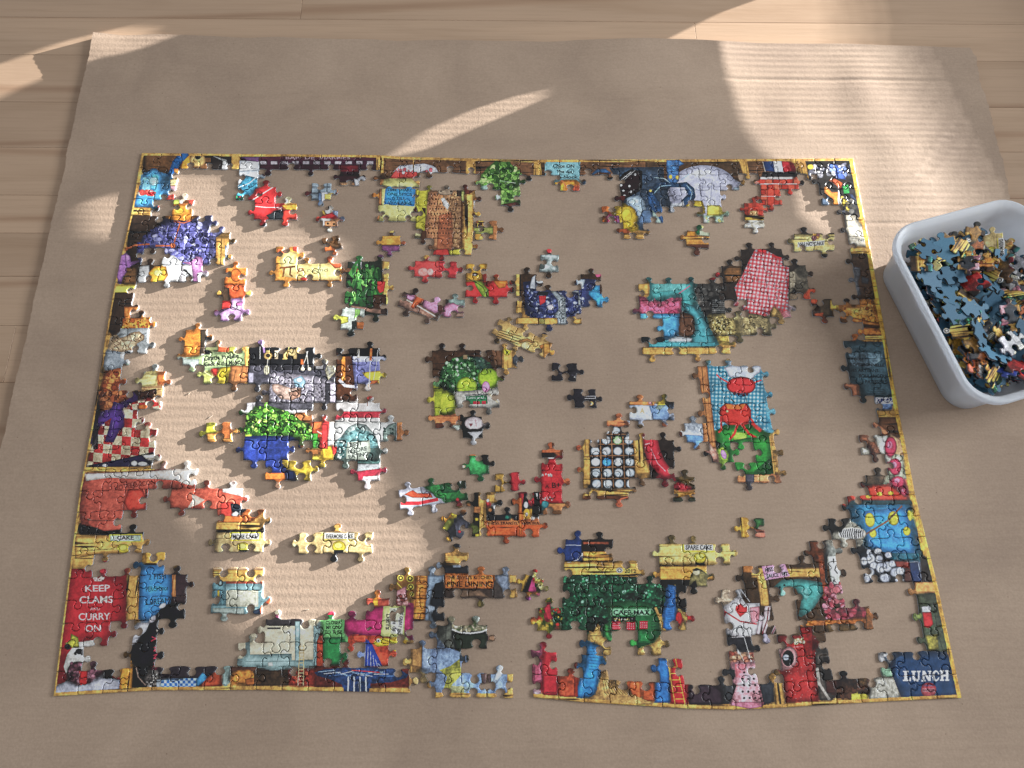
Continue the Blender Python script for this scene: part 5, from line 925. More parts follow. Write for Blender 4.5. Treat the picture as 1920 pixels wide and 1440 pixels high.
P('5c6058', 565, 640, 610, 620, 610, 740, 640, 840, 560, 840, 550, 700, n=.3); P('2a3528', 610, 690, 940, 690, 930, 840, 720, 960, 680, 960, 640, 850, sh=.4, n=.2); P('8a8c74', 620, 625, 920, 620, 930, 690, 620, 690, n=.4); S(['c8c4a8', '6a7c50', 'a09c80'], 40, 20, 630, 630, 920, 630, 910, 680, 640, 690); L('d0d4cc', 14, 620, 675, 680, 700, 780, 708, 880, 695, 935, 670); E('c8d8cc', 865, 590, 30, 36); R('7a6058', 940, 630, 960, 840, sh=0); R('8a7058', 945, 730, 1000, 770)
P('8fa8c8', 350, 740, 440, 820, 480, 820, 620, 850, 740, 900, 750, 1060, 1110, 1060, 1110, 1250, 470, 1260, 470, 1030, 340, 1020, n=.25, sh=.2); P('6a7c98', 430, 830, 480, 830, 480, 1030, 430, 1020, al=.6, sh=0); P('b0b03c', 500, 1040, 600, 1000, 680, 940, 700, 1080, 620, 1160, 560, 1260, 520, 1260, 570, 1100, n=.4, sh=0, al=.85); P('b0a850', 600, 1180, 800, 1190, 720, 1260, 560, 1265, al=.6, sh=0, n=.4); R('6f94cc', 720, 1080, 880, 1250, sh=0, al=.5); P('a88450', 250, 820, 345, 820, 340, 1020, 250, 1000, n=.2, g='v'); R('bcd0e8', 350, 830, 420, 1020, al=.5, sh=.2)
P('5a4038', 870, 1070, 960, 1060, 970, 1200, 920, 1230, 880, 1150, n=.3, al=.8); P('b4c8dc', 1030, 980, 1080, 980, 1080, 1060, 1020, 1150, 940, 1230, 1000, 1080, n=.35); R('2c3840', 680, 840, 730, 960, sh=0, al=.8); R(G_, 1110, 1060, 1165, 1280, g='v'); P(G_, 880, 1280, 1110, 1240, 1160, 1280, g='h'); E('c8a860', 215, 955, 36, 34); E('c8b078', 295, 1130, 40, 40)
# KEEP CLAMS sign, blue sign
O(80, 1040)
P('b02330', 235, 125, 455, 125, 455, 195, 755, 195, 745, 610, 630, 620, 610, 840, 460, 770, 320, 780, 220, 950, 200, 1150, 120, 1160, 140, 880, 190, 600, n=.1, sh=.3)
for (s, y, h, w, b) in (('KEEP', 302, 58, 225, .02), ('CLAMS', 405, 62, 300, .02), ('AND', 487, 26, 88, .01), ('CURRY', 557, 62, 285, .02), ('ON', 663, 60, 140, .02)): T(s, {'KEEP': 495, 'CLAMS': 482, 'AND': 473, 'CURRY': 467, 'ON': 455}[s], y, h, 'ddd0c8', w=w, rot=-1, bold=b)
P('c8c0b4', 450, 205, 470, 240, 545, 240, 560, 200, 540, 205, 535, 190, 500, 215, 480, 195, sh=.2); E('a82838', 537, 145, 26, 26); S(['8a2030', 'b8aca0'], 10, 7, 460, 210, 550, 210, 545, 235, 465, 235)
P('dcdcd6', 320, 790, 460, 770, 475, 820, 400, 830, 390, 1010, 330, 960, 240, 1010, 210, 1070, 190, 1010, 220, 900, 280, 820, sh=.25); P('a8a83c', 200, 800, 250, 770, 255, 710, 320, 745, 330, 830, 270, 840, n=.3); E('26262c', 225, 830, 30, 26); E('26262c', 330, 870, 34, 26); S(['26262c'], 8, 16, 290, 860, 370, 860, 360, 895, 290, 895)
E('5c3440', 320, 1060, 100, 100, n=.35); S(['7a4858', '8a5c6c', '43202c', '9c6e7c'], 90, 20, 235, 980, 390, 960, 500, 1050, 490, 1130, 330, 1180, 250, 1120); P('b02024', 325, 1040, 405, 1040, 400, 1170, 330, 1190, n=.15); P('221618', 510, 1130, 700, 1010, 700, 1110, 560, 1120, sh=.1); P('8a1c24', 620, 1080, 700, 1040, 700, 1130, 640, 1110); P('a8acb8', 115, 1190, 210, 1140, 300, 1180, 420, 1160, 520, 1110, 700, 1130, 690, 1220, 380, 1235, 110, 1270, sh=.3)
R(G_, 760, 185, 870, 600, g='v', sh=.3); P('c89030', 700, 930, 740, 930, 745, 1010, 815, 1010, 800, 1235, 690, 1240, g='v')
P('3d86b8', 900, 100, 1120, 85, 1120, 170, 1165, 175, 1160, 430, 1060, 500, 960, 600, 860, 580, 875, 180, n=.1, sh=.4)
for (s, x, y, w, h) in (('2 FISH', 1030, 195, 155, 50), ('PERCHance', 1030, 305, 200, 44), ('2 BREAM', 1030, 420, 220, 52)): T(s, x, y, h, '16283c', w=w, rot=-4, bold=.0)
P('3c2c30', 1165, 170, 1300, 170, 1335, 250, 1335, 430, 1150, 440, 1180, 300, n=.2); R(GD, 1165, 180, 1200, 380, g='v'); P('c8752c', 1310, 170, 1335, 165, 1335, 235, 1305, 240); P('c8752c', 1310, 295, 1335, 290, 1335, 390, 1300, 350)
P('1d1a22', 1090, 450, 1250, 430, 1330, 480, 1330, 550, 1150, 560, 1080, 620, 1085, 780, 1070, 1010, 840, 1010, 850, 860, 880, 740, 960, 620, sh=.15); P('c8ccd4', 870, 620, 960, 620, 930, 690, 870, 740, 800, 770, 820, 720, 860, 710, sh=.2); E('d4d8e0', 1080, 460, 36, 20, -30, al=.8); E('c8c8d0', 990, 580, 40, 24, -50, al=.7)
for k in range(4): L('c82f50', 9, 985+k*0, 740+k*75, 1040, 765+k*72, 1050-k*4, 735+k*72) if k < 1 else L('c82f50', 8, 1000, 770+k*68, 1030, 760+k*68, 1000, 800+k*68, 1035, 795+k*68)
L('c82f50', 9, 975, 780, 1065, 725); P('e0d4c8', 1020, 670, 1040, 680, 1030, 700)
R('352c34', 1060, 1000, 1600, 1110, sh=.2, n=.2); P('1a1a1e', 810, 1010, 900, 1010, 930, 1200, 805, 1200, sh=0); L('8a7a70', 10, 840, 1010, 860, 1100, 940, 1190); E('6a6460', 990, 1130, 66, 66, n=.4); S(['c8c4bc', '3a3836'], 50, 10, 930, 1080, 1050, 1080, 1050, 1190, 930, 1190); R('a8b4bc', 1025, 1125, 1060, 1225, sh=.2)
K('2f78b8', 'a8c8e0', 24, 1070, 1140, 1380, 1110, 1380, 1210, 1070, 1220, sh=.2); P('3f8cb8', 1380, 1130, 1440, 1060, 1480, 1090, 1470, 1130, 1390, 1190); P('a84c28', 1480, 1110, 1600, 1010, 1610, 1180, 1400, 1200, n=.2); P(G_, 800, 1210, 940, 1195, 980, 1225, 800, 1235, g='h')
P('8aa09c', 1625, 960, 1680, 950, 1690, 1010, 1660, 1180, 1620, 1170, sh=.3); P('c88a38', 1690, 1110, 1740, 1040, 1850, 1030, 1920, 1080, 1920, 1160, 1740, 1160, n=.3); R('6a4030', 1690, 1010, 1920, 1050, al=.6)
# dresser, books, fish
O(420, 1040)
R('3a3638', 385, 560, 720, 640, sh=.1); P('d4cfb4', 380, 640, 660, 640, 830, 600, 830, 940, 600, 950, 240, 900, 130, 910, 140, 790, 380, 790, 300, 710, sh=.15, n=.08); E('e0dcc0', 512, 510, 34, 34); L('a85078', 7, 450, 555, 520, 572, 580, 570)
R('94b0b0', 640, 600, 685, 960, sh=.3); P('94b0b0', 195, 790, 235, 790, 235, 900, 610, 900, 610, 955, 830, 950, 830, 1010, 570, 1020, 440, 1050, 330, 1010, 130, 1010, 130, 960, 190, 960, sh=.25, n=.1); L('5c7878', 5, 230, 900, 610, 895); L('5c7878', 5, 195, 960, 780, 958); R('4a3c48', 390, 655, 510, 670, sh=.3); R('c4d0c8', 395, 970, 440, 1005, sh=.2); R('94b0b0', 805, 640, 850, 1000, sh=.2)
P('b8502c', 860, 730, 890, 720, 895, 1000, 830, 1030, 835, 780, n=.3); P('2f8a50', 890, 750, 1060, 740, 1050, 980, 940, 990, 890, 950, n=.15); P('78b878', 900, 570, 1080, 575, 1070, 740, 890, 745, sh=.15, n=.08)
for (s, y, w) in (('CLOSER', 612, 140), ('MY COD', 655, 130), ('TO THEE', 697, 160)): T(s, 985, y, 30, '1f3a2a', w=w, rot=-1)
P('b83050', 910, 510, 970, 495, 980, 540, 930, 550); P('2f8a50', 930, 540, 975, 540, 970, 575, 925, 575)
P('ac2c6c', 1085, 580, 1280, 575, 1320, 480, 1430, 470, 1700, 470, 1700, 700, 1280, 730, 1090, 690, n=.12, sh=.35); P('a8503c', 1285, 410, 1540, 400, 1540, 450, 1290, 480, n=.3); R('d8a020', 1340, 410, 1388, 460)
P('ccd48c', 1435, 470, 1635, 465, 1620, 730, 1410, 735, sh=.2, n=.1); P('d8dce0', 1490, 480, 1620, 480, 1610, 720, 1500, 710, sh=.1, al=.6); T('DIETS', 1474, 605, 30, '2a3428', w=140, rot=93); T('FAT FREE', 1532, 560, 22, '2a3428', w=130, rot=93); T('THE GREAT BIG', 1590, 600, 26, '2a3428', w=240, rot=97); T('OF', 1530, 670, 26, '2a3428', w=50, rot=93)
P('c05030', 1160, 725, 1280, 725, 1280, 780, 1170, 780, n=.3); P('b8482c', 1285, 730, 1500, 740, 1480, 1010, 1400, 1010, n=.35); P('2c4a98', 1275, 760, 1330, 800, 1430, 1010, 1255, 1010, 1265, 850, sh=.2)
for k in range(6): L('a8b8dc', 5, 1275+k*22, 790+k*38, 1262+k*30, 1005)
P('c8a820', 1340, 800, 1380, 750, 1460, 745, 1560, 770, 1600, 800, 1600, 850, 1560, 830, 1480, 820, 1380, 830, n=.3); E('e8e4dc', 1388, 773, 18, 18); E('1a1a1a', 1390, 775, 8); L('5a4810', 5, 1420, 760, 1550, 800); P('bc5030', 1480, 890, 1540, 900, 1500, 960)
R('7a2c20', 600, 1030, 820, 1180, n=.4, sh=.2); S(['a83c28', '5a1c14', 'c06040'], 80, 14, 600, 1040, 760, 1040, 760, 1170, 620, 1150); P('cc8a38', 60, 1110, 120, 1040, 240, 1035, 260, 1090, 200, 1160, 90, 1160, n=.3); P('b87030', 190, 1120, 300, 1100, 340, 1160, 200, 1175, n=.3); R('4a3826', 270, 1040, 560, 1180, n=.4, sh=.2, al=.8)
for x in (665, 715): L('cbb98a', 7, x+20, 810, x, 1175) if x == 665 else L('cbb98a', 7, x+5, 810, x, 1175)
for k in range(12): L('cbb98a', 6, 675, 825+k*30, 718, 825+k*30)
P('6a2c24', 820, 1000, 1680, 1010, 1680, 1190, 820, 1190, n=.3, sh=.1); P('2c4a78', 815, 1060, 900, 1030, 1100, 1015, 1300, 1010, 1560, 1020, 1660, 1080, 1640, 1110, 1500, 1150, 1320, 1160, 1310, 1235, 1080, 1235, 1060, 1170, 950, 1120, 840, 1090, n=.4, sh=.2)
for k in range(12): L(['8fb0d8', 'c8d8e8', '5c84b8'][k % 3], 7, 850+k*50, 1062-abs(k-7)*1+k % 3*16, 1000+k*48, 1040+k % 4*18)
for k in range(4): L('bcd4ec', 14, 1120+k*52, 1100, 1115+k*55, 1235)
L('b83038', 9, 1150, 1040, 1280, 1050, 1400, 1060); R('b08a50', 1665, 1000, 1700, 1240, g='v')
# stove
R(G_, -100, 130, 365, 250, g='h'); R('b89a78', -90, 110, 350, 135, sh=.2); R('8a4a34', -110, 240, 350, 262, sh=0); P('86a8ac', -110, 262, 330, 260, 330, 490, 290, 530, -120, 520, sh=.2, n=.1); R('c4cab8', 20, 325, 310, 470, sh=.15, n=.08); P('c4cab8', -100, 460, -100, 350, -20, 350, -20, 460, al=.0); L('5c7c80', 5, 15, 320, 315, 320); L('5c7c80', 5, 15, 475, 315, 475); R('44585c', 150, 340, 200, 350, sh=0); P('a8b8b0', -100, 480, 180, 480, 180, 535, -100, 515, sh=.2); E('c86034', 350, 490, 30, 26); P('2c3a4c', 250, 510, 330, 480, 300, 570, 260, 550)
O(80, 1040)
R('6f98a0', 1530, 240, 1650, 460, sh=.2, n=.2)
for k in range(4): L('3c5a60', 4, 1590+k*14, 310, 1586+k*14, 450)
E('3c4c50', 1600, 255, 26, 30); E('94b0b0', 1600, 255, 16, 22); R('c8b838', 1572, 320, 1592, 385, sh=.2); P('c4c8b4', 1660, 320, 1920, 320, 1920, 470, 1650, 460, sh=.15)
# pantry: sauce, dish, meat, red tin, sieve, lunchbox
O(1320, 1040, 3.84)
R('4e3a26', 280, 60, 1010, 580, n=.3, sh=0); R(G_, 340, 95, 870, 165, g='h'); R('9a6a34', 280, 75, 375, 130, g='v'); P(G_, 378, 145, 450, 145, 470, 370, 410, 370, g='v'); P('d8a0c0', 415, 85, 580, 65, 620, 155, 440, 185, sh=.12, n=.06)
T('MISS MINT', 508, 102, 28, '2a1c28', w=140, rot=-8); T('SAUCE 1992', 525, 146, 28, '2a1c28', w=150, rot=-8)
P('8a4a24', 815, 0, 860, 0, 890, 330, 850, 310, n=.35); P('ccd4cc', 885, 10, 970, 0, 995, 210, 920, 220, sh=.4, n=.08); L('262c30', 6, 930, 30, 935, 60); L('262c30', 7, 955, 70, 940, 110, 960, 135); L('262c30', 6, 930, 180, 950, 200); R('1e2426', 870, 0, 888, 200, sh=0)
P('4f9c98', 495, 240, 560, 180, 700, 175, 850, 200, 860, 280, 780, 400, 700, 450, 680, 440, 700, 330, 660, 240, 590, 250, 580, 290, 550, 290, 550, 245, n=.12, sh=.4)
for (x, y) in ((545, 235), (578, 220), (610, 240)): E('1c3a3c', x, y, 8)
P('8cc8c4', 700, 250, 740, 240, 760, 300, 730, 330, sh=.2, al=.6); P('8cc8b8', 560, 250, 600, 260, 585, 305, 545, 295)
S(['c07078', 'b05060', 'd890a0', '8a3c48'], 110, 26, 880, 220, 1000, 210, 1030, 390, 1160, 390, 1160, 440, 880, 460, 860, 370); P('9c3848', 880, 420, 1160, 400, 1160, 450, 890, 465, al=.5)
P('a86a2c', 640, 480, 1180, 460, 1180, 495, 650, 520, n=.35); R('8a5a28', 1165, 380, 1225, 540, n=.3, g='v'); P('6a5430', 885, 500, 1060, 500, 1120, 520, 990, 610, 940, 600, 890, 560, n=.3)
P('b4a48e', 135, 245, 200, 245, 215, 340, 90, 355, 90, 310, n=.35); P('d8d8dc', 150, 400, 200, 330, 270, 310, 300, 350, 400, 350, 400, 500, 360, 600, 200, 600, 180, 500, sh=.3, n=.1); P('c83438', 230, 370, 265, 350, 290, 380, 310, 370, 310, 410, 260, 450, 225, 400, sh=.2); L('c04048', 9, 150, 410, 260, 480, 380, 500); P('c8707c', 330, 380, 400, 370, 400, 480, 340, 500, al=.7); L('c8ccd0', 5, 235, 245, 300, 370); L('c8ccd0', 5, 260, 245, 330, 340)
L('4a5258', 4, 190, 600, 210, 540, 260, 510, 310, 540, 330, 600); L('4a5258', 4, 230, 600, 240, 530, 270, 520, 290, 600); P('2c2c32', 195, 600, 370, 590, 370, 690, 200, 690, sh=0, n=.3)
P('d8c8cc', 420, 500, 440, 370, 480, 370, 470, 480, 440, 570, 420, 560, sh=.2); L('8a2c40', 8, 465, 380, 455, 470, 420, 570); P('c8b8c0', 375, 570, 400, 430, 430, 450, 400, 575); P('d8c8cc', 480, 570, 520, 480, 565, 460, 560, 490, 520, 520, 500, 575); L('8a2c40', 6, 540, 470, 490, 570); E('b8b4c8', 440, 600, 20, 32)
S(['c0806a', '8a4a3c', 'd0a888'], 16, 22, 200, 690, 370, 690, 370, 760, 200, 760); L('d8d4cc', 5, 290, 600, 340, 770); L('d8d4cc', 5, 240, 680, 290, 770)
P('d09aa4', 205, 775, 390, 775, 410, 870, 440, 1080, 330, 1105, 190, 1080, 230, 900, sh=.4, n=.3); P('cc4a58', 220, 790, 300, 790, 290, 900, 230, 880, al=.4, sh=0)
for j in range(5):
    for i in range(4): E('4a2c34', 288+i*40-(j % 2)*10, 848+j*46, 8, sh=0)
R('2a2c30', 160, 830, 220, 880); P('3a4048', 400, 930, 500, 930, 490, 1060, 430, 1080, sh=.2); P('3a3c40', 150, 930, 235, 940, 190, 1060, 140, 1060, n=.3)
P('a42c2c', 545, 590, 770, 580, 800, 750, 820, 1060, 590, 1060, 575, 870, 660, 800, 650, 700, 560, 660, n=.15, sh=.3); P('7a1c1c', 690, 520, 780, 520, 790, 750, 740, 750, 700, 600, n=.3); S(['e0d0a0'], 16, 12, 650, 600, 720, 600, 720, 640, 650, 640); S(['d8b8a8'], 40, 3, 560, 600, 800, 600, 810, 1050, 600, 1050, sh=0); E('b88a8c', 610, 740, 62, 78); E('16181c', 605, 745, 42, 58); E('b0bccc', 590, 740, 24, 22); E('d0a8a8', 525, 685, 28, 24)
L('d08080', 4, 640, 665, 710, 662); P('56504a', 800, 720, 850, 700, 920, 710, 920, 735, 860, 740, 830, 800, 860, 900, 930, 1040, 840, 1050, 820, 900, n=.3); L('a8a49c', 18, 815, 820, 830, 930, 900, 1040); R('241e1c', 860, 740, 945, 900, sh=.1); E('26282a', 970, 805, 28, 30)
P('4a2a24', 870, 900, 960, 900, 960, 1000, 880, 1000); S(['5a3c2c', '3a2820', '6a5030'], 40, 22, 950, 910, 1190, 900, 1190, 1040, 960, 1040); P('b8b040', 1060, 1000, 1170, 1000, 1180, 1050, 1060, 1055, n=.3); P('9a9a90', 1215, 890, 1330, 880, 1400, 900, 1420, 1040, 1185, 1050, n=.35, sh=.4); P(G_, 490, 870, 550, 870, 560, 920, 590, 1100, 515, 1100, 510, 920, g='v')
S(['5a7088', 'c8ccd0', '2c343c'], 16, 12, 1285, 650, 1350, 650, 1350, 760, 1285, 760); P('7a9c84', 1300, 830, 1350, 830, 1360, 880, 1300, 870)
P('1f466c', 1360, 760, 1400, 720, 1620, 700, 1740, 700, 1780, 760, 1840, 1030, 1430, 1050, 1390, 960, 1350, 850, sh=.3, n=.08)
P('34608c', 1380, 750, 1420, 725, 1440, 740, 1400, 800, 1400, 900, 1380, 860, al=.6, sh=0)
for r in ((1440, 836, 1463, 912), (1430, 900, 1490, 912), (1478, 884, 1490, 912), (1430, 836, 1474, 846), (1500, 836, 1519, 898), (1540, 836, 1552, 898), (1508, 894, 1545, 912), (1492, 836, 1527, 846), (1532, 836, 1560, 846),
          (1572, 836, 1587, 912), (1619, 834, 1632, 910), (1564, 902, 1596, 912), (1610, 834, 1642, 844), (1704, 832, 1722, 908), (1740, 832, 1758, 908), (1720, 864, 1742, 876), (1697, 832, 1728, 842), (1697, 898, 1728, 908), (1734, 832, 1765, 842), (1734, 898, 1765, 908)):
    R('d4d8dc', *r, sh=0, n=.04)
P('d4d8dc', 1570, 836, 1590, 836, 1634, 910, 1614, 910, sh=0, n=.04); E('d4d8dc', 1668, 872, 27, 40, sh=0, n=.04); E('1f466c', 1672, 872, 13, 27, sh=0); R('1f466c', 1678, 862, 1697, 884, sh=0)
E('9a3844', 1617, 975, 55, 55, sh=.15); E('c87880', 1617, 975, 48, 48, al=.3); T('ITALIAN', 1617, 942, 12, '34608c', w=70); R('a8949c', 1570, 962, 1665, 990, sh=0, al=.5); T('FINE FOOD', 1617, 976, 13, '6a2c3c', w=84)
P('4a5440', 1535, 285, 1690, 280, 1760, 700, 1600, 690, n=.35, sh=.2); P('5a6c54', 1550, 380, 1650, 360, 1680, 540, 1600, 560, al=.6, n=.3, sh=0); P('d4d8dc', 1565, 375, 1630, 370, 1635, 415, 1570, 415, sh=.2); P('bc2830', 1570, 415, 1635, 412, 1650, 500, 1620, 530, 1585, 520, sh=.3); P('8c8438', 1590, 580, 1680, 570, 1690, 680, 1620, 690, n=.4, al=.8); E('7c8c50', 1545, 440, 26, 24); L('262c24', 4, 1650, 340, 1680, 560, 1720, 690)
R('d09a58', 1520, 197, 1690, 272, g='h'); P('d09a58', 1300, 215, 1440, 205, 1450, 260, 1400, 260, 1400, 225, g='h')
_o[:] = [0, 0, 1]
# gold frame strip round the outer edge
def strip(Q, w, c=G_):
    Q = np.array(Q, float)
    L(c, w, *Q.ravel(), n=.25, g='h' if abs(Q[-1][0]-Q[0][0]) > 800 else 'v')
EDT = [(265, 286), (450, 288), (710, 290), (745, 293), (1000, 299), (1300, 298), (1600, 296)]
EDB = [(99, 1306), (284, 1295), (480, 1294), (770, 1299), (818, 1305), (962, 1308), (1000, 1308), (1096, 1317), (1194, 1323), (1290, 1329), (1380, 1331), (1453, 1328), (1650, 1316), (1804, 1309)]
EDL = [(265, 286), (244.6, 401.7), (213, 539), (196.7, 632), (171.7, 794), (148.7, 920), (131, 1056), (99, 1306)]
EDR = [(1600, 296), (1617, 385), (1632, 463), (1663, 640), (1688, 783), (1695, 815), (1718, 933), (1757.5, 1092), (1804, 1309)]
strip([(x, y+1) for x, y in EDT], 9); strip([(x, y-1) for x, y in EDB], 12); strip([(x+1, y) for x, y in EDL], 7); strip([(x-3, y) for x, y in EDR], 11, 'd0a440')
# things that overlap the frame strip
O(80, 260); P('1f6fa8', 1240, 130, 1290, 105, 1320, 150, 1260, 210); P('a878b8', 690, 1050, 750, 1040, 760, 1200, 690, 1290, 668, 1250, 690, 1100, al=.9)
O(1100, 260); P('4878a4', 715, 195, 830, 190, 880, 230, 830, 250, 725, 250, n=.3)
O(420, 1040); P('2c4a78', 1080, 1140, 1320, 1140, 1305, 1240, 1075, 1240, n=.4, sh=0)
for k in range(4): L('bcd4ec', 14, 1120+k*52, 1130, 1115+k*55, 1237)
O(80, 1040); P('a04430', 700, 930, 1, 1, 1, 1) if 0 else None; R('a84c28', 1400, 1185, 1480, 1210, al=0)
O(1320, 1040, 3.84); P('b8788a', 195, 1060, 435, 1060, 420, 1095, 330, 1110, 200, 1085, sh=.3, n=.3)
O(1000, 1040); P('b09058', 600, 1260, 900, 1260, 1090, 1345, 700, 1330, n=.3, g='h', sh=0)
_o[:] = [0, 0, 1]
def spread():
    """carry the colours a little past the painted shapes, so that the knobs at the rims are printed too"""
    f = 4; h, w = CH//f, CW//f
    m = PAINTED[:h*f, :w*f].reshape(h, f, w, f).mean((1, 3)).astype(np.float32)
    c = (IMG[:h*f, :w*f]*PAINTED[:h*f, :w*f, None]).reshape(h, f, w, f, 3).mean((1, 3))
    col = c/np.maximum(m, 1e-4)[..., None]; known = m > .3
    for _ in range(9):
        k = known.astype(np.float32); acc = np.zeros_like(col); n = np.zeros_like(k)
        for dy in (-1, 0, 1):
            for dx in (-1, 0, 1):
                kk = np.roll(k, (dy, dx), (0, 1)); acc += np.roll(col, (dy, dx), (0, 1))*kk[..., None]; n += kk
        new = (~known) & (n > 0)
        col[new] = acc[new]/n[new][:, None]; known |= new
    up = np.repeat(np.repeat(col, f, 0), f, 1); ku = np.repeat(np.repeat(known, f, 0), f, 1)
    sel = ku & ~PAINTED[:h*f, :w*f]
    IMG[:h*f, :w*f][sel] = up[sel]*(.92+.3*NF[:h*f, :w*f][sel][:, None])
def print_image():
    spread()
    for ch in range(3):
        IMG[..., ch] += .3*(IMG[..., ch]-bblur(IMG[..., ch], 5)[:CH, :CW])
    IMG2 = IMG*(1+.10*NF[..., None])*(1+.05*(NR.rand(CH, CW, 1).astype(np.float32)-.5))
    lin = np.clip(IMG2, 0, 1)**2.2
    g = lin.mean(-1, keepdims=True); lin = np.clip(g+(lin-g)*PRINT_SAT, 0, 1)
    lin = lin*np.array(PRINT_GAIN, np.float32)
    lin = np.where(lin < .5, lin*(.62+.76*lin), lin)
    lin = np.clip(lin, .006, .84)
    a = np.empty((CH, CW, 4), np.float32); a[..., 3] = 1; a[..., :3] = lin**(1/2.2)
    im = bpy.data.images.new('puzzle_print', CW, CH, alpha=False)
    im.colorspace_settings.name = 'sRGB'
    im.pixels.foreach_set(a.ravel()); im.update(); im.pack()
    return im
PRINT_GAIN = (1.30, 1.26, 1.26); PRINT_SAT = .87
def m_print():
    m, nt, b = mat('glossy puzzle print', rough=.34, spec=.55)
    uv = node(nt, 'ShaderNodeUVMap'); uv.uv_map = 'UVMap'
    t = node(nt, 'ShaderNodeTexImage'); t.image = print_image(); t.interpolation = 'Linear'
    nt.links.new(uv.outputs[0], t.inputs[0]); nt.links.new(t.outputs[0], b.inputs['Base Color'])
    v = node(nt, 'ShaderNodeTexCoord').outputs['Object']
    bump(nt, b, noise(nt, v, 1500, 2), .22, .00012)
    nt.links.new(ramp(nt, noise(nt, v, 160, 2), [(.3, (.26, .26, .26)), (.7, (.42, .42, .42))]), b.inputs['Roughness'])
    return m
M_PRINT = m_print()

# ------------------------------------------------------------------ die-cut pieces
TABP = np.array([(.17, -.018), (.33, -.012), (.405, .03), (.418, .085), (.372, .140), (.352, .205), (.385, .268), (.445, .305), (.5, .315),
                 (.555, .305), (.615, .268), (.648, .205), (.628, .140), (.582, .085), (.595, .03), (.67, -.012), (.83, -.018)])
def edge_pts(p, q, sign, rg):
    """points from p (included) to q (excluded); sign 0 = straight, else tab to the left (+1) or right (-1) of p->q"""
    p, q = np.asarray(p, float), np.asarray(q, float)
    d = q-p; n = np.array([-d[1], d[0]])*sign
    if sign == 0: return [p]+[p+d*.33, p+d*.66]
    s = rg.uniform(.98, 1.24); sh = rg.uniform(-.07, .07); ht = rg.uniform(.98, 1.20); lean = rg.uniform(-.12, .12); bow = rg.uniform(-.02, .03)
    out = [p]
    for t, h in TABP:
        if .3 < t < .7: tt = .5+(t-.5)*s+sh+lean*h
        else: tt = t
        out.append(p+d*tt+n*(h*ht+(bow*4*t*(1-t) if not .3 < t < .7 else bow)))
    return out
def piece_mesh(name, poly, cen, back=False, gap=.00020, inset=.00075, uvfun=None):
    q = np.array(poly)-cen
    n = len(q); pr, nx = np.roll(q, 1, 0), np.roll(q, -1, 0)
    e1 = q-pr; e2 = nx-q
    e1 /= np.linalg.norm(e1, axis=1)[:, None]+1e-9; e2 /= np.linalg.norm(e2, axis=1)[:, None]+1e-9
    n1 = np.stack([-e1[:, 1], e1[:, 0]], 1); n2 = np.stack([-e2[:, 1], e2[:, 0]], 1)
    m = n1+n2; m /= np.linalg.norm(m, axis=1)[:, None]+1e-9
    k = 1/np.clip((m*n1).sum(1), .55, 1)
    m = m*k[:, None]                       # inward for counter-clockwise outlines
    a = q+m*gap; b = q+m*(gap+.00014); c = q+m*(gap+inset)
    rings = [(a, 0.0), (a, TH-.00085), (b, TH-.00032), (c, TH)]
    V = np.concatenate([np.column_stack([r, np.full(n, z)]) for r, z in rings])
    i = np.arange(n); j = (i+1) % n
    F = []; M = []
    for r in range(3):
        F += [(r*n+x, r*n+y, (r+1)*n+y, (r+1)*n+x) for x, y in zip(i.tolist(), j.tolist())]; M += [0 if r == 0 else 1]*n
    F.append(tuple(range(3*n, 4*n))); M.append(1)
    if back: F.append(tuple(range(n-1, -1, -1))); M.append(2)
    me = bpy.data.meshes.new(name)
    me.from_pydata(V.tolist(), [], F)
    for mt in (M_SIDE, M_PRINT)+((M_BACK,) if back else ()): me.materials.append(mt)
    me.polygons.foreach_set('material_index', M)
    me.polygons.foreach_set('use_smooth', [False]*n+[True]*(2*n)+[False]*(len(F)-3*n))
    uv = me.uv_layers.new(name='UVMap')
    li = np.empty(len(me.loops), np.int32); me.loops.foreach_get('vertex_index', li)
    w = V[li, :2]+(cen if uvfun is None else 0)
    u = np.stack([(w[:, 0]-CX0)*CPM/CW, (w[:, 1]-CY0)*CPM/CH], 1) if uvfun is None else uvfun(w)
    uv.data.foreach_set('uv', u.ravel().astype(np.float32))
    me.update()
    return me
PR = random.Random(77)
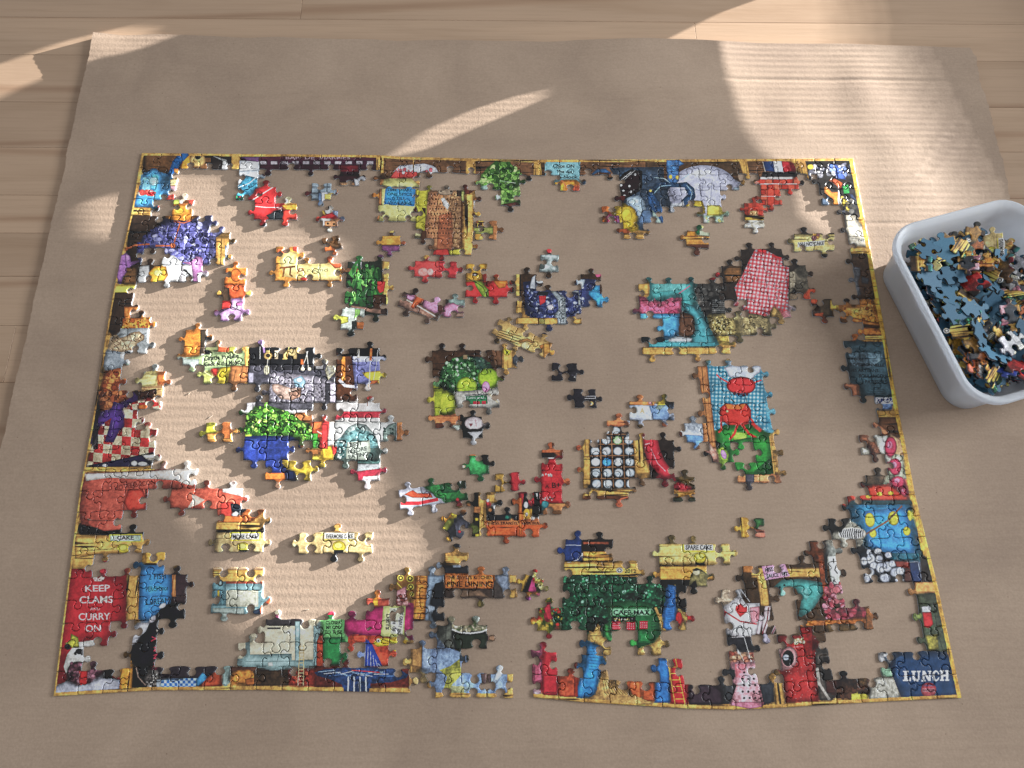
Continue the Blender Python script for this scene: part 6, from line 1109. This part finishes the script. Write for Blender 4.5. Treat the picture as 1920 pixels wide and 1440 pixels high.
def build_block(parent, nodefn, rows, overrides='', top_level=None, straight=None):
    """rows: strings, '.' = no piece.  nodefn(r, c) -> board point of lattice node"""
    R_, C_ = len(rows), max(len(r) for r in rows)
    rows = [r.ljust(C_, '.') for r in rows]
    sg = {}
    for tok in overrides.split():
        side, s = tok[-2], (1 if tok[-1] == '+' else -1)
        r, c = map(int, tok[:-2].split(','))
        # '+' = the piece's own knob sticks out on that side
        if side == 'T': sg[('h', r, c)] = s
        if side == 'B': sg[('h', r+1, c)] = -s
        if side == 'L': sg[('v', r, c)] = s
        if side == 'R': sg[('v', r, c+1)] = -s
    N = {}
    def nd(r, c):
        if (r, c) not in N:
            j = .00035
            p = np.array(nodefn(r, c)); fix = straight(r, c) if straight else False
            N[(r, c)] = p+(0 if fix else np.array([PR.uniform(-j, j), PR.uniform(-j, j)]))
        return N[(r, c)]
    E_ = {}
    def hedge(r, c):   # from (r,c) to (r,c+1), +1 = bulge upward (to the left of travel)
        k = ('h', r, c)
        if k not in E_:
            s = sg.get(k, PR.choice((-1, 1)))
            if straight and straight(r, c) and straight(r, c+1) and (r == 0 or r == R_): s = 0
            p = edge_pts(nd(r, c), nd(r, c+1), s, PR); E_[k] = p
        return E_[k]
    def vedge(r, c):   # from (r,c) down to (r+1,c), -1 = bulge left
        k = ('v', r, c)
        if k not in E_:
            s = sg.get(k, PR.choice((-1, 1)))
            if straight and straight(r, c) and straight(r+1, c) and (c == 0 or c == C_): s = 0
            p = edge_pts(nd(r, c), nd(r+1, c), -s, PR); E_[k] = p
        return E_[k]
    res = []
    for r in range(R_):
        for c in range(C_):
            if rows[r][c] == '.': continue
            T_ = hedge(r, c)+[nd(r, c+1)]; Rr = vedge(r, c+1)+[nd(r+1, c+1)]; B_ = hedge(r+1, c)+[nd(r+1, c+1)]; L_ = vedge(r, c)+[nd(r+1, c)]
            loop = L_[:-1]+B_[:-1]+Rr[::-1][:-1]+T_[::-1][:-1]       # counter-clockwise
            cen = sum(nd(r+a, c+b) for a in (0, 1) for b in (0, 1))/4
            nm = 'piece' if top_level is None else 'puzzle_piece'
            ob = bpy.data.objects.new(nm, piece_mesh(nm, loop, cen))
            z = .00012+PR.uniform(0, .00016)
            if parent is not None:
                link(ob, parent); ob.location = (cen[0]-parent.location[0], cen[1]-parent.location[1], z)
            else:
                link(ob); ob.location = (cen[0], cen[1], z)
            ob.rotation_euler = (PR.uniform(-.009, .009), PR.uniform(-.009, .009), 0)
            res.append(ob)
    return res
def lattice(tl, tr, n, bl, m):
    a, b, c = at(*tl, TH), at(*tr, TH), at(*bl, TH)
    return lambda r, k: a+(b-a)*k/n+(c-a)*r/m
# ---- the border and everything joined to it
UB = [0, 4, 8, 14, 15, 18, 19, 21, 23, 25, 27, 28.5, 32.7, 36]
_P = lambda Lq: at([p[0] for p in Lq], [p[1] for p in Lq], TH)
QT, QB, QL, QR = _P(EDT), _P(EDB), _P(EDL), _P(EDR)
def _arc(Q, t):
    s = np.r_[0, np.cumsum(np.linalg.norm(np.diff(Q, axis=0), axis=1))]; s /= s[-1]
    return np.array([np.interp(t, s, Q[:, 0]), np.interp(t, s, Q[:, 1])])
def frame_node(r, c):
    u, v = c/36, r/28
    b = np.array([np.interp(c, UB, QB[:, 0]), np.interp(c, UB, QB[:, 1])])
    return (1-v)*_arc(QT, u)+v*b+(1-u)*_arc(QL, v)+u*_arc(QR, v)-((1-u)*(1-v)*QT[0]+u*(1-v)*QT[-1]+(1-u)*v*QB[0]+u*v*QB[-1])
OCC = {0: range(36), 1: [0, 1, 5, 10, 12, 13, 17, 18, 21, 24, 25, 26, 27, 28, 29, 31, 32, 34, 35], 2: [0, 1, 5, 18, 24, 25, 26, 27, 28, 31, 34, 35], 3: [0, 2, 23, 24, 25, 28, 35], 4: [0, 1, 2, 3, 24, 35],
       5: [0, 1, 2, 3, 4, 35], 6: [0, 2, 3, 4, 35], 7: [0, 1, 2, 3, 35], 8: [0, 35], 9: [0, 34, 35], 10: [0, 1, 35], 11: [0, 1, 34, 35], 12: [0, 34, 35], 13: [0, 2, 34, 35], 14: [0, 1, 2, 35], 15: [0, 1, 35],
       16: [0, 1, 2, 34, 35], 17: [0, 1, 2, 35], 18: [0, 1, 2, 3, 4, 34, 35], 19: [0, 1, 2, 4, 5, 6, 33, 34, 35], 20: [0, 1, 6, 7, 32, 33, 34, 35], 21: [0, 1, 2, 6, 7, 31, 33, 34, 35], 22: [0, 3, 28, 29, 30, 31, 33, 34, 35],
       23: [0, 1, 2, 3, 4, 27, 28, 30, 31, 35], 24: [0, 1, 2, 3, 4, 27, 28, 30, 31, 32, 35], 25: [0, 1, 3, 27, 29, 30, 35], 26: [0, 3, 19, 21, 24, 27, 29, 30, 33, 34, 35],
       27: [c for c in range(36) if c not in (14, 15, 16, 17, 18)]}
frows = [''.join('#' if c in OCC[r] else '.' for c in range(36)) for r in range(28)]
def fstraight(r, c): return r in (0, 28) or c in (0, 36)
p0 = at(265, 290, 0)
frame = empty('puzzle_section', (p0[0], p0[1], 0))
tag(frame, 'largest assembled section: the gold edged border of the jigsaw with the regions grown from it, including the lobster, the red sign and the blue lunch box', 'jigsaw puzzle', 'joined sections of the half finished jigsaw')
frame['label'] = 'gold edged outer border of the jigsaw with red sign, lobster and lunch box joined on'
_ov = '0,0B+ 3,2T+ 4,3T- 5,4R+ 9,0R+ 10,1R+ 13,0R+ 17,2R+ 19,6T+ 19,5T+ 26,0R+ 26,3R+ 24,4B+ 18,4T+ 18,3T+ 20,7R+ 21,7R+ 15,1R+ 11,1R+ 13,2L+ 4,3R+ 2,0R- 2,1R- 18,3B- 18,4R- 21,7L+ 23,4T+ 25,3R+ 25,1R+ 26,33T- 23,27L+ 25,35L+ 24,35L+ 27,13R+ 4,24L+ 4,24R+ 4,24B- 26,19T+ 26,21L+ 26,24L+ 1,21B- 3,23T- 2,18B+ 0,12B+'
build_block(frame, frame_node, frows, _ov, straight=fstraight)
def block(parent, tl, tr, n, bl, rows, ov=''):
    return build_block(parent, lattice(tl, tr, n, bl, len(rows)), rows, ov)
block(frame, (478, 350), (558, 350), 2, (475, 412), ['#.', '##'], '1,0L+ 1,1R- 1,1B+ 1,1T+ 0,0R+ 0,0T+')                                           # red block by the swirl
block(frame, (711, 352), (893, 355), 5, (704, 478), ['##...', '###..'[:5], '.####', '...##'], '') if 0 else None
block(frame, (711, 353), (785, 353), 2, (707, 414), ['##', '##'], '1,0B- 1,1B- 0,0L+ 1,0L-')                                                       # lidded jar
block(frame, (785, 356), (892, 356), 3, (774, 478), ['###', '###', '###', '.##'], '0,0T+ 1,2R+ 2,2R+ 3,1L+ 3,1B+ 2,0B+ 3,2B-')                      # honeycomb and plank
block(frame, (892, 414), (932, 414), 1, (891, 449), ['#'], '0,0R+ 0,0T- 0,0B- 0,0L-')
block(frame, (450, 1160), (687, 1161), 5, (444, 1250), ['.####', '####.'], '0,1T+ 0,3T+ 0,1L+ 0,2T- 0,4B+ 1,3R+')                                   # dresser
block(frame, (687, 1121), (777, 1121), 2, (682, 1250), ['#.', '##', '#.'], '0,0T+ 0,0L- 2,0L+ 2,0R+ 1,1B- 1,1R-')                                  # magenta jar, fish
block(frame, (743, 1035), (968, 1035), 5, (741, 1165), ['..#..', '#####', '##...'], '1,0T+ 1,1T+ 1,3T+ 1,4T+ 0,2T+ 1,0L+ 1,3B+ 2,1B+ 2,0L- 1,4R-')   # kitchen arch
block(frame, (1015, 1010), (1287, 1010), 6, (1003, 1228), ['.##...', '.###..', '.#####', '######', '..#.#.'], '0,1T+ 0,2T+ 0,1L+ 1,3R+ 2,4T+ 3,0T+ 3,0L+ 3,0B+ 4,2L+ 3,5R+ 4,4R+ 1,3T-')   # cafe in the tree
block(frame, (1235, 1019), (1368, 1019), 3, (1237, 1100), ['###', '##.'], '0,0L+ 0,0T+ 0,1T+ 0,2R+ 0,2T- 0,2B- 1,1R+')                               # spare cake drawer
# ---- the other joined sections, and single pieces
GRP = 'joined sections of the half finished jigsaw'
SEC = [
 ('small section with a dark cauldron and blue mist between the bottom border gaps', [((772, 1171), (914, 1171), 3, (766, 1308), ['.##', '##.', '.##'], '0,1L+ 0,1T+ 0,2T+ 0,2R+ 0,2B- 1,0L+ 1,0B+ 1,1R+ 2,2T- 1,0T+'), ((914, 1262), (962, 1262), 1, (914, 1308), ['#'], '0,0T+ 0,0L- 0,0R-')]),
 ('large section with the Letitia Puddle label, hanging utensils, leafy blue pot and veined cheese', [((347, 617), (752, 618), 10, (322, 901), ['#.........', '######.##.', '.########.', '....####..', '...###.##.', '...#######', '...##.###.', '....##..#.'], '0,0L+ 0,0R+ 1,1L- 2,1L+ 3,4L+ 4,3L+ 2,3B+ 1,8R+ 1,8T+ 4,8R+ 5,9R+ 6,3B+ 6,8R+ 7,8B+ 7,8R+ 7,4B+ 7,5R+ 6,4R+ 5,6T+ 6,7B+ 1,3T+ 4,8T+ 2,6T+ 3,6B+ 1,5T-')]),
 ('yellow section with the pi and round lettering beneath an L of three pieces', [((517, 462), (640, 462), 3, (515, 527), ['#..', '###'], '0,0R+ 1,1T+ 1,2T+ 1,0L+ 1,0B+ 1,2B+ 1,2R- 1,1B- 0,0T- 0,0L-')]),
 ('section with dark green courgette leaves and a rolling pin in the left half', [((651, 489), (731, 489), 2, (644, 591), ['##', '##', '##'], '0,0T+ 0,1T+ 0,0L+ 1,1R+ 2,1B+ 0,1R-'), ((640, 577), (684, 577), 1, (637, 618), ['#'], '0,0L+ 0,0B+ 0,0T+ 0,0R-')]),
 ('two joined raw red meat pieces right of the green leaves', [((778, 488), (857, 490), 2, (776, 519), ['##'], '0,0L+ 0,0T+ 0,1R+ 0,0B+ 0,1B- 0,1T-')]),
 ('red and yellow section with a green insect and staring eyes', [((874, 494), (952, 494), 2, (872, 557), ['#.', '##'], '0,0L- 0,0T- 1,1R+ 1,0L- 1,0B+ 1,1B+')]),
 ('tilted strip of two pink and grey pieces crossed by an orange wedge', [((758, 546), (833, 574), 2, (745, 573), ['##'], '0,0T+ 0,1T+ 0,1R+ 0,0B+ 0,1B+')]),
 ('orange figure over a lilac bow, three pieces in a column', [((423, 501), (463, 501), 1, (412, 601), ['#', '#', '#'], '0,0T+ 1,0R+ 2,0R+ 1,0L+ 2,0L+ 2,0B- 0,0L- 0,0R-')]),
 ('blue patterned crockery section with a light blue hand at its right end', [((966, 513), (1128, 513), 4, (967, 608), ['#..#', '####', '###.'], '0,0R+ 0,0L+ 1,1T+ 1,3R+ 0,3L+ 2,1B+ 2,2B- 0,3R- 1,0L- 2,0L-')]),
 ('tilted pale wood strip with dark slats and a carved arch', [((938, 597), (1038, 643), 3, (921, 625), ['###'], '0,0T+ 0,0B+ 0,1T- 0,2R+ 0,0L- 0,1B+')]),
 ('section with a green striped pumpkin and three green apples', [((809, 657), (969, 655), 4, (815, 802), ['####', '###.', '###.', '#...'], '0,0L+ 0,1T+ 0,3T+ 0,3R+ 0,3B+ 1,2R+ 2,0L+ 2,2B+ 2,2R- 3,0B- 3,0L+ 1,0L- 0,2T- 3,0R+')]),
 ('section with a turquoise kitchen mixer and a red checked oven glove', [((1192, 468), (1545, 465), 9, (1205, 665), ['.....##..', '....####.', '########.', '####.##.#', '.#####...', '####.....'], '0,5L+ 0,6R+ 1,4L+ 2,1T+ 2,3T+ 3,0L+ 3,3R+ 4,1L+ 5,0B+ 5,2B+ 4,5R+ 3,5L+ 1,7R+ 2,7R+ 3,8R+ 0,5T+ 5,3R+ 5,1B- 3,0B- 3,6R+ 3,8L- 5,0L-')]),
 ('two joined drawer front pieces with a small white name plate, top right', [((1489, 438), (1565, 436), 2, (1488, 471), ['##'], '0,0T+ 0,0L+ 0,1R- 0,0B- 0,1B+ 0,1T-')]),
 ('brick piece joined over a pale plank piece below the red brick wall', [((1394, 380), (1431, 380), 1, (1396, 426), ['#', '#'], '0,0L+ 0,0T+ 0,0R+ 1,0B+ 1,0R- 1,0L-')]),
 ('row of three drawer front pieces with a brass knob, in the sunlit patch', [((560, 998), (700, 997), 3, (558, 1038), ['###'], '0,0L+ 0,1T+ 0,0T- 0,2T- 0,2R- 0,1B+ 0,2B+ 0,0B-')]),
 ('slanting row of three pieces with a red rimmed dish and a green bush', [((746, 917), (873, 900), 3, (750, 955), ['###'], '0,0T+ 0,1T+ 0,0B+ 0,1B+ 0,0L- 0,2R- 0,2T-')]),
 ('section with a red AB+ carton standing over an orange boat of small figures', [((893, 842), (1056, 842), 4, (884, 1006), ['...#', '...#', '#.##', '###.'], '0,3T+ 1,3R+ 1,3L+ 2,3R+ 2,2L+ 2,0R+ 3,1B+ 2,0L+ 3,0L+ 3,2R+ 3,2B- 2,2T- 0,3R- 0,3L-')]),
 ('section with a compartment tray of pale eggs and a red sausage', [((1097, 752), (1264, 752), 4, (1092, 937), ['..##', '.#..', '####', '####', '##..'], '2,0L+ 3,0L+ 0,2T+ 1,1T+ 2,3R+ 4,1B+ 4,0B- 3,2B+ 3,3B+ 4,1R+ 0,3B+ 0,3R- 2,2T+ 3,3R-')]),
 ('two small joined pieces with the tip of a red sausage over a plank', [((1262, 893), (1303, 893), 1, (1263, 940), ['#', '#'], '0,0T+ 0,0L- 1,0B- 0,0R- 1,0R- 1,0L-')]),
 ('section with a red tomato in a chef hat on a turquoise check cloth', [((1267, 686), (1427, 686), 4, (1299, 905), ['.###', '.###', '.###', '####', '.#.#', '..##'], '0,1L+ 2,1L+ 0,2T+ 1,3R+ 2,3R+ 4,3R+ 5,3R+ 3,0T+ 3,0L+ 3,0B+ 4,1B+ 5,2B+ 4,1R+ 3,2B+ 4,3L- 5,2T- 0,3T- 1,1L-')]),
 ('four joined pieces with a pale blue kitchen stove under a wooden shelf', [((400, 1063), (494, 1063), 2, (394, 1151), ['##', '##'], '0,0T- 0,1T- 1,0B+ 1,1R+ 0,1R- 1,1B- 1,0L- 0,0L-')]),
]
for lab, blocks in SEC:
    (tl, tr, n, bl, rows, ov) = blocks[0]
    c = at(tl[0], bl[1], 0)
    sec = empty('puzzle_section', (c[0], c[1], 0)); tag(sec, lab, 'jigsaw puzzle', GRP)
    for bk in blocks: block(sec, *bk)
ONE = [
 ('single piece with grey tower windows, knob at its left', (584, 343), (621, 343), (582, 375), 'L+ B+ T- R+'),
 ('single piece with a small clown face in red, white and orange', (603, 394), (634, 394), (603, 424), 'L+ T+ R+ B+'),
 ('single tilted brown wood piece with an orange corner', (602, 447), (635, 440), (609, 472), 'T- B+ L- R-'),
 ('single piece of gold wood over a purple edge, near the honeycomb', (716, 441), (751, 441), (715, 470), 'L+ T+ R+ B+'),
 ('single grey piece with a red knob on top, right of the honeycomb', (1013, 477), (1049, 477), (1011, 509), 'T+ B+ L- R-'),
 ('single pink piece with a grey blue knob beside the tilted strip', (834, 560), (871, 561), (832, 594), 'L+ T+ R- B-'),
 ('single piece of plank with a green duck figure on its edge', (1288, 431), (1331, 436), (1286, 462), 'T+ B+ L+ R-'),
 ('single black piece with a white bowl of pink cream', (865, 781), (904, 781), (867, 821), 'T+ R+ B+ L+'),
 ('upper one of the two black cooking range pieces', (1036, 679), (1082, 681), (1035, 713), 'L- R+ T- B-'),
 ('lower one of the two black cooking range pieces, with an orange lamp', (1074, 728), (1117, 729), (1077, 764), 'L+ R+ T- B-'),
 ('single yellow and striped wood piece in the sunlight left of the leafy pot', (385, 793), (433, 791), (388, 829), 'L+ R+ T- B-'),
 ('single bright green and black piece above the orange boat section', (879, 853), (917, 852), (880, 890), 'L+ B+ R+ T-'),
 ('single piece half gold wood and half red bottle, left of the red carton', (928, 888), (974, 884), (928, 923), 'R+ L- T- B-'),
 ('single tilted piece with a grey animal face and a gold bar', (846, 960), (882, 980), (827, 990), 'L+ B+ R- T+'),
 ('single piece of gold wood with a green leaf, right of centre', (1386, 970), (1433, 971), (1389, 1007), 'L+ R- T- B-'),
 ('single tilted piece with a bell and yellow flowers above the red books', (984, 1075), (1021, 1085), (974, 1109), 'L+ B+ R+ T+'),
]
for lab, tl, tr, bl, ov in ONE:
    o = build_block(None, lattice(tl, tr, 1, bl, 1), ['#'], ' '.join('0,0'+t for t in ov.split()), top_level=True)[0]
    tag(o, lab, 'puzzle piece', 'loose single pieces lying on the cardboard')

# ------------------------------------------------------------------ loose pieces heaped in the tub
LR = random.Random(21)
regions = [(440, 1015), (620, 1020), (1500, 1075), (890, 1052), (1130, 1070), (1000, 980), (300, 360), (560, 500), (820, 400), (1440, 1300), (1200, 900), (500, 820), (1700, 700), (940, 560), (600, 700), (1620, 600)]
protos = []
M_SIDE2 = mat('dark blue board edge', (.045, .075, .105), .7)[0]
for k, (rx, ry) in enumerate(regions):
    w, h = .0186, .0176
    c = np.array([0., 0.])
    n4 = [np.array([-w/2, h/2]), np.array([w/2, h/2]), np.array([w/2, -h/2]), np.array([-w/2, -h/2])]
    n4 = [p+np.array([LR.uniform(-.0008, .0008), LR.uniform(-.0008, .0008)]) for p in n4]
    s = [LR.choice((-1, 1)) for _ in range(4)]
    Lp = edge_pts(n4[0], n4[3], s[0], LR)+edge_pts(n4[3], n4[2], s[1], LR)+edge_pts(n4[2], n4[1], s[2], LR)+edge_pts(n4[1], n4[0], s[3], LR)
    b = at(rx, ry, TH); off = b
    def uvf(w_, off=off): return np.stack([(w_[:, 0]+off[0]-CX0)*CPM/CW, (w_[:, 1]+off[1]-CY0)*CPM/CH], 1)
    protos.append(piece_mesh('puzzle_piece', Lp, c, back=True, gap=0, uvfun=uvf)); protos[-1].materials[0] = M_SIDE2
PRN = ['pale drawer wood', 'pale drawer wood', 'gold wood', 'gold wood', 'gold wood', 'orange printed', 'purple printed', 'yellow printed', 'tan dotted', 'dark red printed', 'cream printed', 'green leaf printed', 'teal printed', 'slatted wood', 'bare wood and grey', 'baked brown printed']
hw, hh = (U1-U0)/2-.0212, (V1-V0)/2-.0215
def heapz(u, v):   # height of the heap over the tub floor
    a = (u+hw)/(2*hw); b = (v+hh)/(2*hh)
    return .0425+.005*math.sin(3*a+1)+.003*math.cos(5*b)-.012*max(0, a-.6)*max(0, b-.45)*3-.004*(abs(b-.5)*2)**3+.004*max(0, .35-a)
made = 0
spots = []
for layer in range(7):
    cand = []
    for tr_ in range(900):
        u, v = LR.uniform(-hw, hw), LR.uniform(-hh, hh)
        if all((u-a)**2+(v-b)**2 > .0142**2 for a, b in cand): cand.append((u, v))
    LR.shuffle(cand)
    for u, v in cand: spots.append((layer, u, v))
for layer, u, v in spots:
    sc_ = .88+.12*layer/6; u *= sc_; v *= sc_
    wpos = tubc+tu*u+tv*v
    z = .006+(heapz(u, v)-.006)*(layer+.5)/7+LR.uniform(0, .004)
    X, Y = topx((wpos[0], wpos[1], z))
    if X > 1965 or made >= 290 or (abs(u) > .78*hw and abs(v) > .78*hh): continue
    near = max(abs(u)/hw, abs(v)/hh)
    if near > .88 and LR.random() < .5:
        tilt = -LR.uniform(.2, .5); az = math.atan2(v/hh if abs(v)/hh > .86 else 0, u/hw if abs(u)/hw > .86 else 0)+TU+LR.uniform(-.3, .3)
        z = max(z, .012)
    else:
        tilt = abs(LR.gauss(0, .40 if layer > 4 else .25)); az = LR.uniform(0, 6.28)
    k = LR.choices(range(16), weights=[.6, .6, 5, 5, 5, 1, 1, .5, .5, 2, .5, 1, 2, 1, 4, 2])[0]
    face_down = LR.random() < .44
    o = bpy.data.objects.new('puzzle_piece', protos[k]); link(o)
    rot = Matrix.Rotation(az, 4, 'Z') @ Matrix.Rotation(tilt, 4, 'Y') @ Matrix.Rotation(LR.uniform(0, 6.28), 4, 'Z')
    if face_down: rot = rot @ Matrix.Rotation(math.pi, 4, 'X')
    # keep corners above the floor and inside the walls
    z = max(z, .004+math.sin(min(abs(tilt), 1.4))*.0105)
    shr = math.cos(tilt)
    o.matrix_world = Matrix.Translation((wpos[0], wpos[1], z)) @ rot
    side = 'by left wall' if u < -.6*hw else 'by right wall' if u > .6*hw else 'in the middle'
    side += ' near far end' if v > .45*hh else ' near close end' if v < -.45*hh else ''
    pose = 'buried' if layer < 3 else 'steeply tilted' if abs(tilt) > .5 else 'slanting' if abs(tilt) > .22 else 'flat lying'
    lab = '%s %s piece %s, tub heap' % (pose, 'blue backed' if face_down else PRN[k], side)
    tag(o, lab, 'puzzle piece', 'loose pieces heaped in the white tub')
    made += 1
# small debris on the board
M_CRUMB = mat('paper crumb', (.55, .47, .38), .8)[0]
for px_, py_, ln, a_, lb in ((355, 738, .0022, .9, 'tiny pale crumb above the yellow and striped wood piece'), (395, 782, .004, .7, 'thin pale shred touching the shadow above the yellow wood piece'), (432, 833, .005, -.4, 'long thin paper shred just below the yellow and striped wood piece'), (575, 1143, .003, .1, 'tiny pale crumb in the sunlight above the cream dresser')):
    p = at(px_, py_)
    v, f = box(-ln/2, ln/2, -.00025, .00025, 0, .0003, .00008)
    o = mesh_obj('paper_crumb', v, f, M_CRUMB); o.location = (p[0], p[1], .00015); o.rotation_euler = (0, 0, a_)
    tag(o, lb, 'crumb', 'paper crumbs on the cardboard')
print('loose', made)
